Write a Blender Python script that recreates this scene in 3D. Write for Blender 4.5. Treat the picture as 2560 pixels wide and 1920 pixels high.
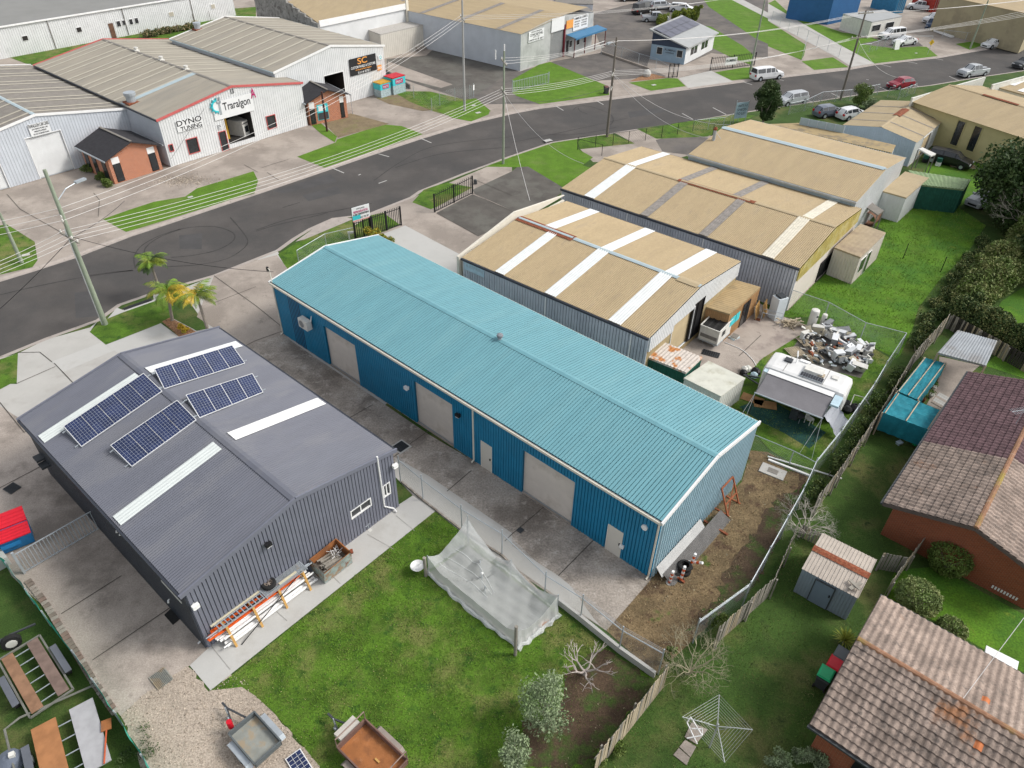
import bpy, math, random
import numpy as np
from mathutils import Vector, Matrix
random.seed(7); RNG=np.random.default_rng(7)
rad=math.radians
for o in list(bpy.data.objects): bpy.data.objects.remove(o)
SC=bpy.context.scene
COL=SC.collection
# ---------------------------------------------------------------- camera
H=31.5; F=1815.0; PT=rad(38.3576); RL=rad(-1.2331)
cp,sp=math.cos(PT),math.sin(PT)
_fw=np.array([0,cp,-sp]); _up=np.array([0,sp,cp]); _rt=np.array([1.,0,0])
c_,s_=math.cos(RL),math.sin(RL)
RT=c_*_rt-s_*_up; UP=s_*_rt+c_*_up
cd=bpy.data.cameras.new('camera'); cam=bpy.data.objects.new('camera',cd); COL.objects.link(cam)
cd.sensor_width=36; cd.lens=F/2560*36; cd.clip_start=.5; cd.clip_end=3000
cam.matrix_world=Matrix(((RT[0],UP[0],-_fw[0],0),(RT[1],UP[1],-_fw[1],0),(RT[2],UP[2],-_fw[2],H),(0,0,0,1)))
SC.camera=cam
# ---------------------------------------------------------------- sky and sun
SUN_EL=rad(44); SUN_AZ=(0.998,0.05)
w=bpy.data.worlds.new('World'); SC.world=w; w.use_nodes=True
nt=w.node_tree; nt.nodes.clear()
bg=nt.nodes.new('ShaderNodeBackground'); out=nt.nodes.new('ShaderNodeOutputWorld'); sky=nt.nodes.new('ShaderNodeTexSky')
sky.sky_type='NISHITA'; sky.sun_disc=False; sky.sun_elevation=SUN_EL; sky.sun_rotation=math.atan2(SUN_AZ[0],SUN_AZ[1])
sky.air_density=1.0; sky.dust_density=2.5; sky.ozone_density=1.0
hs=nt.nodes.new('ShaderNodeHueSaturation'); hs.inputs['Saturation'].default_value=.22
nt.links.new(sky.outputs[0],hs.inputs['Color']); nt.links.new(hs.outputs[0],bg.inputs[0]); nt.links.new(bg.outputs[0],out.inputs[0])
bg.inputs[1].default_value=.15
sl=bpy.data.lights.new('sun','SUN'); sl.energy=1.5; sl.angle=rad(15); sl.color=(1,.95,.88)
so=bpy.data.objects.new('sun',sl); COL.objects.link(so)
_sd=Vector((SUN_AZ[0]*math.cos(SUN_EL),SUN_AZ[1]*math.cos(SUN_EL),math.sin(SUN_EL)))
so.rotation_euler=_sd.to_track_quat('Z','Y').to_euler()
so.location=(40,40,60)
SC.view_settings.view_transform='Standard'; SC.view_settings.look='None'; SC.view_settings.exposure=0.56; SC.view_settings.gamma=1
SC.view_settings.use_curve_mapping=False
SC.render.resolution_x=1024; SC.render.resolution_y=768
# ---------------------------------------------------------------- survey helpers (photo point -> place on a plane)
def T(t,x,y):
    k=640/2212
    return (640*(int(t[1])-1)+x*k, 480*(int(t[0])-1)+y*k)
def D(x,y): return (x*2560/2212,y*2560/2212)
def ray(px):
    x,y=(px[0]-1280)/F,-(px[1]-960)/F
    return x*RT+y*UP+_fw
CAM=np.array([0,0,H])
def G(px,z=0.0):
    d=ray(px); return CAM+d*((z-H)/d[2])
def hitp(px,p0,n):
    d=ray(px); p0=np.array(p0); n=np.array(n)
    return CAM+d*(np.dot(p0-CAM,n)/np.dot(d,n))
def hgt(base,px):   # height of the point above base seen at px (vertical line)
    b=np.array(base,float); r=ray(px); 
    # least squares between ray and vertical
    n=np.cross(r,np.cross(r,[0,0,1])); A=np.array([[r[0],0],[r[1],0],[r[2],-1]]); rhs=np.array([b[0],b[1],-H])
    s,*_=np.linalg.lstsq(A,rhs,rcond=None); return float(s[1])
def G2(t,*a): return [G(T(t,a[i],a[i+1])) for i in range(0,len(a),2)]
# ---------------------------------------------------------------- materials
MATS={}
def M(name,c,v=.12,sc=2.,rough=.7,metal=0,bump=0,bsc=30,c2=None,sc2=.4,th=(.45,.62),grain=0,gsc=25,c3=None,sc3=3,th3=(.55,.7),alpha=None,spec=.3,stretch=None,world=False,seed=0):
    grain*=1.9
    m=bpy.data.materials.new(name); m.use_nodes=True; t=m.node_tree; N=t.nodes; Lk=t.links; N.clear()
    o=N.new('ShaderNodeOutputMaterial'); p=N.new('ShaderNodeBsdfPrincipled'); Lk.new(p.outputs[0],o.inputs[0])
    p.inputs['Roughness'].default_value=rough; p.inputs['Metallic'].default_value=metal
    p.inputs['Specular IOR Level'].default_value=spec
    tc=N.new('ShaderNodeTexCoord'); src=N.new('ShaderNodeNewGeometry').outputs['Position'] if world else tc.outputs['Object']
    mp=N.new('ShaderNodeMapping'); mp.inputs['Location'].default_value=(seed*7.3,seed*3.1,seed*1.7)
    if stretch: mp.inputs['Scale'].default_value=stretch
    Lk.new(src,mp.inputs[0]); src=mp.outputs[0]
    def noise(s,d=6,r=.6):
        n=N.new('ShaderNodeTexNoise'); n.inputs['Scale'].default_value=s; n.inputs['Detail'].default_value=d; n.inputs['Roughness'].default_value=r
        Lk.new(src,n.inputs['Vector']); return n.outputs['Fac']
    def ramp(f,a,b):
        n=N.new('ShaderNodeMapRange'); n.inputs['From Min'].default_value=a; n.inputs['From Max'].default_value=b
        n.interpolation_type='SMOOTHSTEP'; Lk.new(f,n.inputs[0]); return n.outputs[0]
    def mix(f,a,b):
        n=N.new('ShaderNodeMix'); n.data_type='RGBA'
        Lk.new(f,n.inputs[0])
        for x,i in ((a,6),(b,7)):
            if isinstance(x,tuple): n.inputs[i].default_value=(*x,1)
            else: Lk.new(x,n.inputs[i])
        return n.outputs[2]
    lo=tuple(max(0,x*(1-v)) for x in c); hi=tuple(x*(1+v) for x in c)
    cur=mix(ramp(noise(sc),.3,.7),lo,hi)
    if c2: cur=mix(ramp(noise(sc2,5,.65),*th),cur,c2)
    if c3: cur=mix(ramp(noise(sc3,7,.7),*th3),cur,c3)
    if grain:
        g=noise(gsc,3,.8); b=N.new('ShaderNodeMapRange'); b.inputs['From Min'].default_value=.25;b.inputs['From Max'].default_value=.75
        b.inputs['To Min'].default_value=1-grain; b.inputs['To Max'].default_value=1+grain; Lk.new(g,b.inputs[0])
        n=N.new('ShaderNodeVectorMath'); n.operation='SCALE'; Lk.new(cur,n.inputs[0]); Lk.new(b.outputs[0],n.inputs['Scale']); cur=n.outputs[0]
    Lk.new(cur,p.inputs['Base Color'])
    if bump:
        b=N.new('ShaderNodeBump'); b.inputs['Strength'].default_value=bump; b.inputs['Distance'].default_value=.03
        Lk.new(noise(bsc,4),b.inputs['Height']); Lk.new(b.outputs[0],p.inputs['Normal'])
    if alpha is not None: p.inputs['Alpha'].default_value=alpha
    MATS[name]=m; return m
def brickmat(name,c1,c2,mort,bw=.24,bh=.086):
    m=bpy.data.materials.new(name); m.use_nodes=True; t=m.node_tree; p=t.nodes['Principled BSDF']; N=t.nodes;Lk=t.links
    tc=N.new('ShaderNodeTexCoord'); sx=N.new('ShaderNodeSeparateXYZ'); cb=N.new('ShaderNodeCombineXYZ'); ad=N.new('ShaderNodeMath')
    Lk.new(tc.outputs['Object'],sx.inputs[0]); Lk.new(sx.outputs[0],ad.inputs[0]); Lk.new(sx.outputs[1],ad.inputs[1])
    Lk.new(ad.outputs[0],cb.inputs[0]); Lk.new(sx.outputs[2],cb.inputs[1])
    b=N.new('ShaderNodeTexBrick'); b.inputs['Scale'].default_value=1; b.inputs['Brick Width'].default_value=bw; b.inputs['Row Height'].default_value=bh
    b.inputs['Mortar Size'].default_value=.009; b.inputs['Color1'].default_value=(*c1,1); b.inputs['Color2'].default_value=(*c2,1); b.inputs['Mortar'].default_value=(*mort,1)
    b.inputs['Bias'].default_value=-.1
    Lk.new(cb.outputs[0],b.inputs['Vector']); Lk.new(b.outputs['Color'],p.inputs['Base Color']); p.inputs['Roughness'].default_value=.85
    bp=N.new('ShaderNodeBump'); bp.inputs['Strength'].default_value=.6; bp.inputs['Distance'].default_value=.01; bp.invert=True
    Lk.new(b.outputs['Fac'],bp.inputs['Height']); Lk.new(bp.outputs[0],p.inputs['Normal'])
    return m
# roofs & walls
blue_roof=M('blue_roof_steel',(.145,.325,.37),.05,.7,.5,c2=(.17,.35,.385),sc2=.25,th=(.45,.8),c3=(.115,.27,.31),sc3=.6,th3=(.55,.85),stretch=(3,.5,1))
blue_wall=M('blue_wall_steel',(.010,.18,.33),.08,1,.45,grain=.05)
blue_sunlit=M('sunlit_blue_wall_steel',(.36,.50,.56),.06,1,.45)  # blue wall steel lightened in colour for the sun on the end wall
navy=M('navy_steel',(.008,.022,.07),.1,1,.45)
grey_roof=M('slate_grey_roof_steel',(.125,.132,.16),.05,.8,.55,c2=(.145,.15,.172),sc2=.3,stretch=(2,.6,1))
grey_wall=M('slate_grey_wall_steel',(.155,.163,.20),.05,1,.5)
dark_wall=M('shaded_wall_and_gutter_steel',(.035,.04,.052),.05,1,.5)  # slate wall's shade side darkened in the colour; also the dark gutters
beige_roof=M('beige_roof_sheet',(.37,.288,.172),.06,.5,.75,c2=(.31,.25,.165),sc2=.5,th=(.52,.8),c3=(.25,.2,.14),sc3=1.3,th3=(.55,.8),grain=.07,gsc=5,stretch=(2.5,.5,1))
beige_roof2=M('dusty_beige_roof_sheet',(.40,.32,.20),.07,.6,.75,c2=(.30,.26,.18),sc2=.6,th=(.55,.8),grain=.06,gsc=10)
tan_roof=M('tan_roof_sheet',(.37,.288,.172),.06,.5,.75,c2=(.33,.26,.17),sc2=.4,th=(.5,.8),c3=(.28,.22,.15),sc3=1.2,th3=(.55,.8),grain=.05,gsc=6,stretch=(2.5,.5,1))
khaki_roof=M('grey_khaki_roof_sheet',(.285,.26,.215),.08,.4,.6,c2=(.24,.225,.195),sc2=.3,th=(.45,.75),c3=(.2,.185,.165),sc3=1.2,th3=(.55,.8),stretch=(2.5,.4,1))
khaki_light=M('faded_khaki_sheet',(.42,.39,.32),.06,1,.6)
grey_sheet=M('weathered_grey_sheet',(.20,.185,.165),.12,2,.7,c3=(.1,.09,.08),sc3=4)
pgrey_roof=M('pale_grey_roof_sheet',(.33,.34,.34),.06,.7,.55)
zinc=M('galvanised_steel',(.42,.46,.49),.08,2,.4,.4)
zincblue=M('pale_blue_flashing',(.36,.44,.47),.05,2,.5)
cb_wall=M('grey_blue_wall_steel',(.46,.48,.52),.07,1,.5,c2=(.38,.40,.44),sc2=.4)
white_wall=M('white_wall_sheet',(.62,.63,.63),.05,.7,.6,c2=(.5,.51,.52),sc2=.5,th=(.55,.8))
grey_white=M('pale_grey_wall_sheet',(.50,.53,.57),.05,.7,.6)
cream=M('cream_trim',(.66,.62,.53),.04,2,.6)
white=M('white_paint',(.75,.75,.74),.04,2,.5)
offwhite=M('off_white_sheet',(.60,.60,.55),.06,2,.6,c2=(.42,.40,.34),sc2=.8,th=(.55,.8))
dirtywhite=M('mossy_white_sheet',(.55,.55,.48),.08,1,.8,c2=(.33,.31,.22),sc2=.9,th=(.5,.8))
skylightm=M('fibreglass_skylight',(.68,.70,.69),.05,2,.5,c3=(.4,.38,.33),sc3=6,th3=(.62,.8))
skylightg=M('greenish_fibreglass_skylight',(.62,.66,.64),.04,2,.5)
old_sky=M('lichen_grey_skylight',(.24,.22,.20),.2,3,.8,c3=(.07,.06,.05),sc3=5,th3=(.6,.7))
old_sky2=M('speckled_cream_skylight',(.62,.58,.48),.1,3,.8,c3=(.2,.16,.1),sc3=5,th3=(.62,.72))
rust=M('rusty_steel',(.20,.055,.025),.3,6,.85,c3=(.30,.14,.07),sc3=9,th3=(.5,.65))
rustbed=M('rusted_trailer_bed',(.33,.13,.045),.15,1.5,.8,c2=(.21,.085,.035),sc2=1.1,th=(.45,.65),c3=(.42,.22,.12),sc3=3,th3=(.55,.8),grain=.12,gsc=60)
rustroof=M('rust_streaked_roof',(.52,.47,.42),.1,3,.8,c2=(.42,.17,.05),sc2=.9,th=(.5,.58),c3=(.25,.1,.05),sc3=5,th3=(.62,.72))
pinkm=M('faded_red_trim',(.50,.115,.11),.1,3,.6)
masonry=M('painted_block_wall',(.60,.545,.49),.05,1,.85,c2=(.5,.42,.35),sc2=.5,th=(.55,.8))
yellowsheet=M('yellowed_fibreglass_wall',(.42,.34,.10),.12,1.5,.7,c2=(.50,.44,.2),sc2=.8)
creambrick=M('cream_block_wall',(.50,.44,.23),.06,.8,.85,c2=(.4,.35,.2),sc2=.5,th=(.55,.8))
conc_panel=M('precast_concrete_wall',(.42,.43,.42),.08,.6,.9,c2=(.33,.34,.33),sc2=.4,grain=.05)
oldblock=M('mouldy_block_wall',(.30,.295,.275),.2,1.2,.95,c3=(.14,.13,.12),sc3=2.2,th3=(.5,.62))
brick_o=brickmat('orange_brick',(.46,.16,.075),(.36,.115,.055),(.5,.42,.34),.24,.12)
brick_r=brickmat('red_brick',(.265,.062,.022),(.20,.045,.016),(.25,.15,.09))
black=M('black_steel',(.012,.012,.014),.1,2,.5)
darkg=M('dark_grey_tile_roof',(.035,.034,.038),.15,3,.85)
rubber=M('black_rubber',(.018,.018,.018),.15,8,.85)
glass=M('dark_window_glass',(.02,.024,.028),.2,1,.12,spec=.8)
voidm=M('dark_interior',(.03,.028,.026),.2,2,.9)
roller=M('beige_roller_door',(.54,.49,.435),.05,1,.55,c2=(.44,.39,.33),sc2=.9,th=(.5,.75))
rollerw=M('white_roller_door',(.60,.61,.61),.04,1,.5)
rollerg=M('grey_roller_door',(.25,.26,.26),.04,1,.5)
rollert=M('tan_roller_door',(.34,.27,.16),.08,1,.7)
doorm=M('cream_door',(.60,.57,.51),.03,1,.55)
blueaw=M('blue_awning_steel',(.05,.17,.31),.05,2,.5)
bluepl=M('powder_blue_cladding',(.27,.37,.46),.04,1,.6)
charblue=M('dark_blue_cladding',(.04,.055,.09),.08,1,.6)
# ground
asphalt=M('asphalt',(.086,.079,.074),.14,.25,.92,bump=.25,bsc=60,c2=(.066,.063,.061),sc2=.12,th=(.4,.65),grain=.14,gsc=30)
asph2=M('old_asphalt',(.115,.105,.098),.16,.5,.92,c2=(.15,.135,.12),sc2=.2,grain=.12,gsc=25)
asph_dark=M('dark_paving',(.10,.092,.082),.15,.6,.9,c2=(.13,.125,.11),sc2=.25,grain=.1)
conc=M('weathered_concrete',(.35,.305,.265),.10,.35,.9,bump=.1,c2=(.26,.225,.195),sc2=.22,th=(.42,.62),c3=(.20,.175,.15),sc3=.9,th3=(.56,.74),grain=.09,gsc=12)
conc_pale=M('pale_concrete',(.42,.41,.385),.05,.5,.88,c2=(.37,.355,.33),sc2=.4,th=(.5,.7),grain=.04)
conc_new=M('new_concrete',(.45,.445,.425),.04,.5,.85,c2=(.41,.40,.375),sc2=.5,th=(.5,.7),grain=.03)
conc_dark=M('stained_concrete',(.35,.31,.27),.16,.35,.93,bump=.2,c2=(.19,.165,.142),sc2=.28,th=(.42,.62),c3=(.44,.40,.36),sc3=1.3,th3=(.52,.7),grain=.22,gsc=9)
conc_yard=M('stained_yard_concrete',(.37,.322,.282),.14,.4,.92,bump=.15,c2=(.22,.19,.165),sc2=.26,th=(.46,.66),c3=(.21,.18,.16),sc3=1.3,th3=(.58,.76),grain=.16,gsc=14)
conc_pink=M('mottled_yard_slab',(.36,.31,.27),.1,.5,.9,c2=(.24,.2,.18),sc2=.45,th=(.5,.68),c3=(.2,.17,.15),sc3=1.5,th3=(.58,.75),grain=.08)
kerbm=M('kerb_concrete',(.36,.32,.29),.08,1.5,.9,c3=(.22,.2,.18),sc3=2.5)
gravel=M('crushed_limestone',(.385,.325,.265),.12,.5,.95,bump=.5,bsc=25,c2=(.29,.27,.21),sc2=.25,th=(.5,.7),grain=.30,gsc=14)
lawn_m=M('lawn_grass',(.070,.142,.012),.3,.8,.95,bump=.6,bsc=20,c2=(.155,.165,.05),sc2=.28,th=(.46,.66),c3=(.028,.078,.008),sc3=1.3,th3=(.5,.68),grain=.30,gsc=16)
lawn_b=M('bright_verge_grass',(.085,.175,.012),.15,.8,.95,bump=.4,bsc=20,c2=(.13,.19,.04),sc2=.25,th=(.5,.75),c3=(.055,.12,.01),sc3=2.,th3=(.55,.75),grain=.22,gsc=12)
lawn_v=M('lush_grass',(.075,.165,.010),.22,.5,.95,bump=.6,bsc=12,c2=(.05,.135,.012),sc2=.22,th=(.45,.65),c3=(.13,.19,.02),sc3=1.2,th3=(.55,.75),grain=.28,gsc=9)
lawn_d=M('backyard_grass',(.042,.085,.014),.22,.6,.95,bump=.6,bsc=20,c2=(.115,.115,.04),sc2=.3,th=(.48,.7),c3=(.02,.045,.008),sc3=1.2,th3=(.52,.72),grain=.30,gsc=14)
drygrass=M('dry_weedy_ground',(.16,.115,.062),.25,.9,.95,bump=.7,bsc=14,c2=(.07,.115,.02),sc2=.5,th=(.57,.7),c3=(.075,.045,.028),sc3=.8,th3=(.5,.66),grain=.32,gsc=12)
soil=M('garden_soil',(.075,.05,.032),.25,1,.97,bump=.7,bsc=16,c2=(.05,.085,.018),sc2=.6,th=(.46,.62),grain=.3,gsc=14)
browndirt=M('bare_verge_ground',(.20,.155,.095),.2,1,.95,c2=(.13,.15,.04),sc2=.5,th=(.52,.7),grain=.2,gsc=12)
mulch=M('bark_mulch',(.22,.11,.055),.35,4,.95,c3=(.38,.24,.14),sc3=12,th3=(.5,.6),grain=.3,gsc=30)
hedgefloor=M('leaf_litter',(.035,.03,.015),.3,2,.97,grain=.3)
markm=M('worn_road_paint',(.44,.43,.41),.1,6,.7)
skidm=M('tyre_rubber_mark',(.046,.043,.042),.15,4,.9)
jointm=M('expansion_joint',(.085,.075,.065),.2,2,.95)
# timber etc
timber=M('weathered_paling',(.40,.335,.24),.25,1.2,.9,c3=(.2,.17,.14),sc3=3,stretch=(1,1,.2),world=True)
timber_g=M('grey_old_timber',(.27,.25,.215),.2,2,.9,c3=(.13,.12,.1),sc3=4,world=True)
pine=M('new_pine_timber',(.48,.28,.09),.1,3,.7)
board=M('tan_timber_cladding',(.40,.235,.11),.12,3,.7)
polewood=M('greenish_treated_pole',(.26,.30,.225),.15,1.5,.9,c3=(.15,.17,.12),sc3=4,grain=.1,stretch=(1,1,.15))
poledark=M('dark_hardwood_pole',(.16,.14,.12),.2,1.5,.9,stretch=(1,1,.15))
bark=M('pale_bark',(.27,.235,.20),.2,4,.9)
twig=M('bare_twig',(.36,.32,.27),.15,4,.9)
def leafm(name,c,d): return M(name,c,.35,1.3,.6,c2=d,sc2=.7,th=(.45,.6),grain=.2,gsc=6,spec=.25)
leaf_g=leafm('leaf_green',(.10,.155,.03),(.14,.18,.05))
leaf_pale=leafm('leaf_silvery_green',(.24,.30,.17),(.15,.22,.09))
leaf_dark=leafm('leaf_dark_green',(.035,.068,.018),(.065,.10,.03))
leaf_hedge=leafm('leaf_hedge',(.13,.17,.055),(.23,.24,.09))
leaf_var=leafm('leaf_variegated',(.16,.22,.07),(.27,.30,.12))
leaf_yel=leafm('leaf_yellow_green',(.26,.29,.04),(.14,.2,.03))
palm_g=leafm('frond_green',(.11,.19,.02),(.19,.23,.03))
palm_y=leafm('frond_yellow',(.50,.34,.03),(.30,.27,.03))
bladem=leafm('grass_blade',(.12,.235,.02),(.20,.26,.06))
bladed=leafm('dull_grass_blade',(.09,.15,.025),(.20,.20,.08))
straw=leafm('straw_stalk',(.42,.33,.19),(.28,.2,.1))
teal=M('teal_shadecloth',(.01,.17,.22),.15,1.5,.8,c3=(.02,.24,.29),sc3=3)
tealg=M('green_shadecloth',(.04,.36,.26),.12,1,.8)
netm=M('white_bird_net',(.60,.62,.61),.05,2,.9,alpha=.38)
netf=M('white_net_fold',(.72,.74,.73),.05,2,.9,alpha=.5)
redp=M('red_plastic',(.55,.01,.025),.06,2,.4)
greenp=M('green_plastic',(.01,.36,.14),.06,2,.4)
bluep=M('blue_painted_steel',(.02,.18,.42),.1,2,.5)
greyp=M('dark_grey_plastic',(.05,.055,.06),.1,2,.45)
orange=M('orange_pipe',(.60,.09,.01),.15,5,.5)
yellowp=M('yellow_plastic',(.55,.32,.04),.1,3,.5)
panelm=M('solar_cell',(.012,.022,.075),.25,1.5,.18,spec=.7)
contred=M('red_container_paint',(.38,.045,.03),.12,2,.6)
contora=M('orange_container_paint',(.48,.10,.04),.12,2,.6)
contblu=M('blue_container_paint',(.04,.20,.36),.12,2,.6)
contgrn=M('green_container_paint',(.015,.085,.06),.2,2,.6)
contgrn2=M('faded_green_roof',(.20,.28,.14),.2,2,.7,c3=(.08,.09,.05),sc3=4)
rooftile=M('terracotta_tile_weathered',(.235,.185,.155),.34,1.2,.9,c2=(.27,.13,.065),sc2=.45,th=(.6,.75),c3=(.12,.10,.088),sc3=3,th3=(.5,.68),world=True,grain=.16,gsc=9)
rooftile2=M('faded_terracotta_tile',(.30,.235,.195),.26,1.2,.9,c2=(.30,.17,.10),sc2=.45,th=(.62,.8),c3=(.17,.14,.12),sc3=3,th3=(.52,.7),world=True,grain=.16,gsc=9)
rooftile3=M('purple_brown_tile',(.12,.072,.078),.3,3,.85,world=True,grain=.12,gsc=9)
ridget=M('ridge_capping_tile',(.28,.15,.09),.25,1.5,.9,c2=(.30,.23,.06),sc2=.35,th=(.5,.65),c3=(.33,.29,.25),sc3=1.5,world=True)
newtile=M('replacement_orange_tile',(.48,.16,.06),.1,3,.8)
check=M('worn_checker_plate',(.30,.31,.28),.15,2,.5,.2,c2=(.36,.29,.20),sc2=1.2,th=(.45,.6))
rackd=M('rusty_painted_skip',(.30,.36,.34),.2,2,.7,c2=(.30,.22,.15),sc2=1.6,th=(.45,.55),c3=(.2,.06,.03),sc3=3.5,th3=(.56,.64))
plastic_w=M('aged_white_plastic',(.62,.61,.57),.08,3,.5,c3=(.4,.37,.3),sc3=5,th3=(.6,.75))
signw=M('white_sign_face',(.70,.71,.71),.03,2,.5)
signc=M('cyan_sign_face',(.05,.5,.55),.05,2,.5)
signp=M('pale_blue_sign_face',(.42,.55,.62),.1,2,.5)
signo=M('orange_print',(.75,.33,.08),.05,2,.5)
signm=M('magenta_print',(.42,.01,.12),.05,2,.5)
printk=M('black_print',(.02,.02,.022),.05,2,.6)
yellowsign=M('yellow_sign_face',(.65,.42,.02),.05,2,.5)
# ---------------------------------------------------------------- mesh helpers
class MB:
    def __init__(s): s.v=[]; s.f=[]; s.m=[]
    def poly(s,pts,m=0):
        k=len(s.v); s.v+=[tuple(map(float,p)) for p in pts]; s.f.append(tuple(range(k,k+len(pts)))); s.m.append(m); return s
    def box(s,x0,y0,z0,x1,y1,z1,m=0):
        if x0>x1:x0,x1=x1,x0
        if y0>y1:y0,y1=y1,y0
        if z0>z1:z0,z1=z1,z0
        k=len(s.v); s.v+=[(x0,y0,z0),(x1,y0,z0),(x1,y1,z0),(x0,y1,z0),(x0,y0,z1),(x1,y0,z1),(x1,y1,z1),(x0,y1,z1)]
        for f in ((3,2,1,0),(4,5,6,7),(0,1,5,4),(1,2,6,5),(2,3,7,6),(3,0,4,7)): s.f.append(tuple(k+i for i in f)); s.m.append(m)
        return s
    def bar(s,a,b,w=.05,h=None,m=0,up=(0,0,1)):
        a=Vector(a);b=Vector(b);d=(b-a); 
        if d.length<1e-6: return s
        d.normalize(); u=Vector(up)
        if abs(d.dot(u))>.98: u=Vector((1,0,0))
        r=d.cross(u).normalized(); u=r.cross(d); h=h if h is not None else w
        k=len(s.v)
        for p in (a,b):
            for x,y in ((-1,-1),(1,-1),(1,1),(-1,1)): s.v.append(tuple(p+r*(x*w/2)+u*(y*h/2)))
        for f in ((0,1,2,3),(7,6,5,4),(0,4,5,1),(1,5,6,2),(2,6,7,3),(3,7,4,0)): s.f.append(tuple(k+i for i in f)); s.m.append(m)
        return s
    def tube(s,pts,r=.03,n=6,m=0,r2=None,cap=True):
        pts=[Vector(p) for p in pts]; N_=len(pts); k=len(s.v); prev=None
        for i,p in enumerate(pts):
            d=(pts[min(i+1,N_-1)]-pts[max(i-1,0)]); d.normalize()
            u=Vector((0,0,1)) if abs(d.z)<.95 else Vector((1,0,0))
            if prev is not None: u=prev
            x=d.cross(u); 
            if x.length<1e-4: x=d.cross(Vector((0,1,0)))
            x.normalize(); y=x.cross(d); prev=y
            rr=r if r2 is None else r+(r2-r)*i/max(1,N_-1)
            for j in range(n):
                a=2*math.pi*j/n; s.v.append(tuple(p+x*(rr*math.cos(a))+y*(rr*math.sin(a))))
        for i in range(N_-1):
            for j in range(n):
                a=k+i*n+j;b=k+i*n+(j+1)%n; s.f.append((a,a+n,b+n,b)); s.m.append(m)
        if cap and n>2:
            s.f.append(tuple(k+j for j in range(n))); s.m.append(m); s.f.append(tuple(k+(N_-1)*n+j for j in reversed(range(n)))); s.m.append(m)
        return s
    def cyl(s,x,y,z0,z1,r,n=16,m=0,r2=None): return s.tube([(x,y,z0),(x,y,z1)],r,n,m,r2)
    def lathe(s,prof,n=16,m=0,c=(0,0,0)):
        k=len(s.v)
        for r,z in prof:
            for j in range(n):
                a=2*math.pi*j/n; s.v.append((c[0]+r*math.cos(a),c[1]+r*math.sin(a),c[2]+z))
        for i in range(len(prof)-1):
            for j in range(n):
                a=k+i*n+j;b=k+i*n+(j+1)%n; s.f.append((a,b,b+n,a+n)); s.m.append(m)
        s.f.append(tuple(k+(len(prof)-1)*n+j for j in range(n))); s.m.append(m)
        return s
    def prism(s,pts,z0,z1,m=0,mt=None):
        n=len(pts)
        A=sum(pts[i][0]*pts[(i+1)%n][1]-pts[(i+1)%n][0]*pts[i][1] for i in range(n))
        if A<0: pts=pts[::-1]
        s.poly([(p[0],p[1],z1) for p in pts],m if mt is None else mt); s.poly([(p[0],p[1],z0) for p in pts[::-1]],m)
        for i in range(n):
            a,b=pts[i],pts[(i+1)%n]; s.poly([(a[0],a[1],z0),(b[0],b[1],z0),(b[0],b[1],z1),(a[0],a[1],z1)],m)
        return s
    def mesh(s,name,mats):
        me=bpy.data.meshes.new(name); me.from_pydata(s.v,[],s.f)
        if not isinstance(mats,(list,tuple)): mats=[mats]
        for m in mats: me.materials.append(m)
        if len(mats)>1: me.polygons.foreach_set('material_index',s.m)
        me.update(); return me
    def build(s,name,mats,parent=None,loc=None,rz=0,smooth=False,**kw):
        me=s.mesh(name,mats)
        if smooth: me.shade_smooth()
        return link(me,name,parent,loc,rz,**kw)
def link(me,name,parent=None,loc=None,rz=0,label=None,cat=None,group=None,kind=None):
    o=bpy.data.objects.new(name,me); COL.objects.link(o); o.parent=parent
    if loc is not None: o.location=loc
    o.rotation_euler=(0,0,rz)
    if label: o['label']=label
    if cat: o['category']=cat
    if group: o['group']=group
    if kind: o['kind']=kind
    return o
def thing(name,label,cat,loc=(0,0,0),rz=0,group=None):
    return link(None,name,None,tuple(map(float,loc)),rz,label,cat,group)
def copytree(o,loc,rz,label=None):
    r=o.copy(); COL.objects.link(r); r.location=loc; r.rotation_euler=(0,0,rz)
    if label: r['label']=label
    for ch in list(o.children):
        c=ch.copy(); COL.objects.link(c); c.parent=r
        for g in list(ch.children):
            d=g.copy(); COL.objects.link(d); d.parent=c
    return r
def bigmesh(name,V,Fq,mat,n):
    me=bpy.data.meshes.new(name); nv=len(V); nf=len(Fq)
    me.vertices.add(nv); me.vertices.foreach_set('co',np.asarray(V,np.float32).ravel())
    me.loops.add(nf*n); me.loops.foreach_set('vertex_index',np.asarray(Fq,np.int32).ravel())
    me.polygons.add(nf); me.polygons.foreach_set('loop_start',np.arange(0,nf*n,n,dtype=np.int32)); 
    me.update(calc_edges=True); me.materials.append(mat); return me
def leaves(P,size,mat,name,aspect=.55,flat=0.0):
    P=np.asarray(P); n=len(P); d=RNG.normal(size=(n,3)); d/=np.linalg.norm(d,axis=1)[:,None]
    e=RNG.normal(size=(n,3)); e[:,2]*=(1-flat); e-=d*(e*d).sum(1)[:,None]; e/=np.linalg.norm(e,axis=1)[:,None]
    s=size*(.6+.8*RNG.random(n))[:,None]
    V=np.stack([P-d*s/2,P+e*s*aspect/2,P+d*s/2,P-e*s*aspect/2],1).reshape(-1,3)
    return bigmesh(name,V,np.arange(4*n).reshape(n,4),mat,4)
def inpoly(x,y,poly):
    r=np.zeros(len(x),bool); n=len(poly)
    for i in range(n):
        x0,y0=poly[i][:2];x1,y1=poly[(i+1)%n][:2]
        if y0==y1: continue
        c=((y0>y)!=(y1>y))&(x<(x1-x0)*(y-y0)/(y1-y0)+x0); r^=c
    return r
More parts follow.
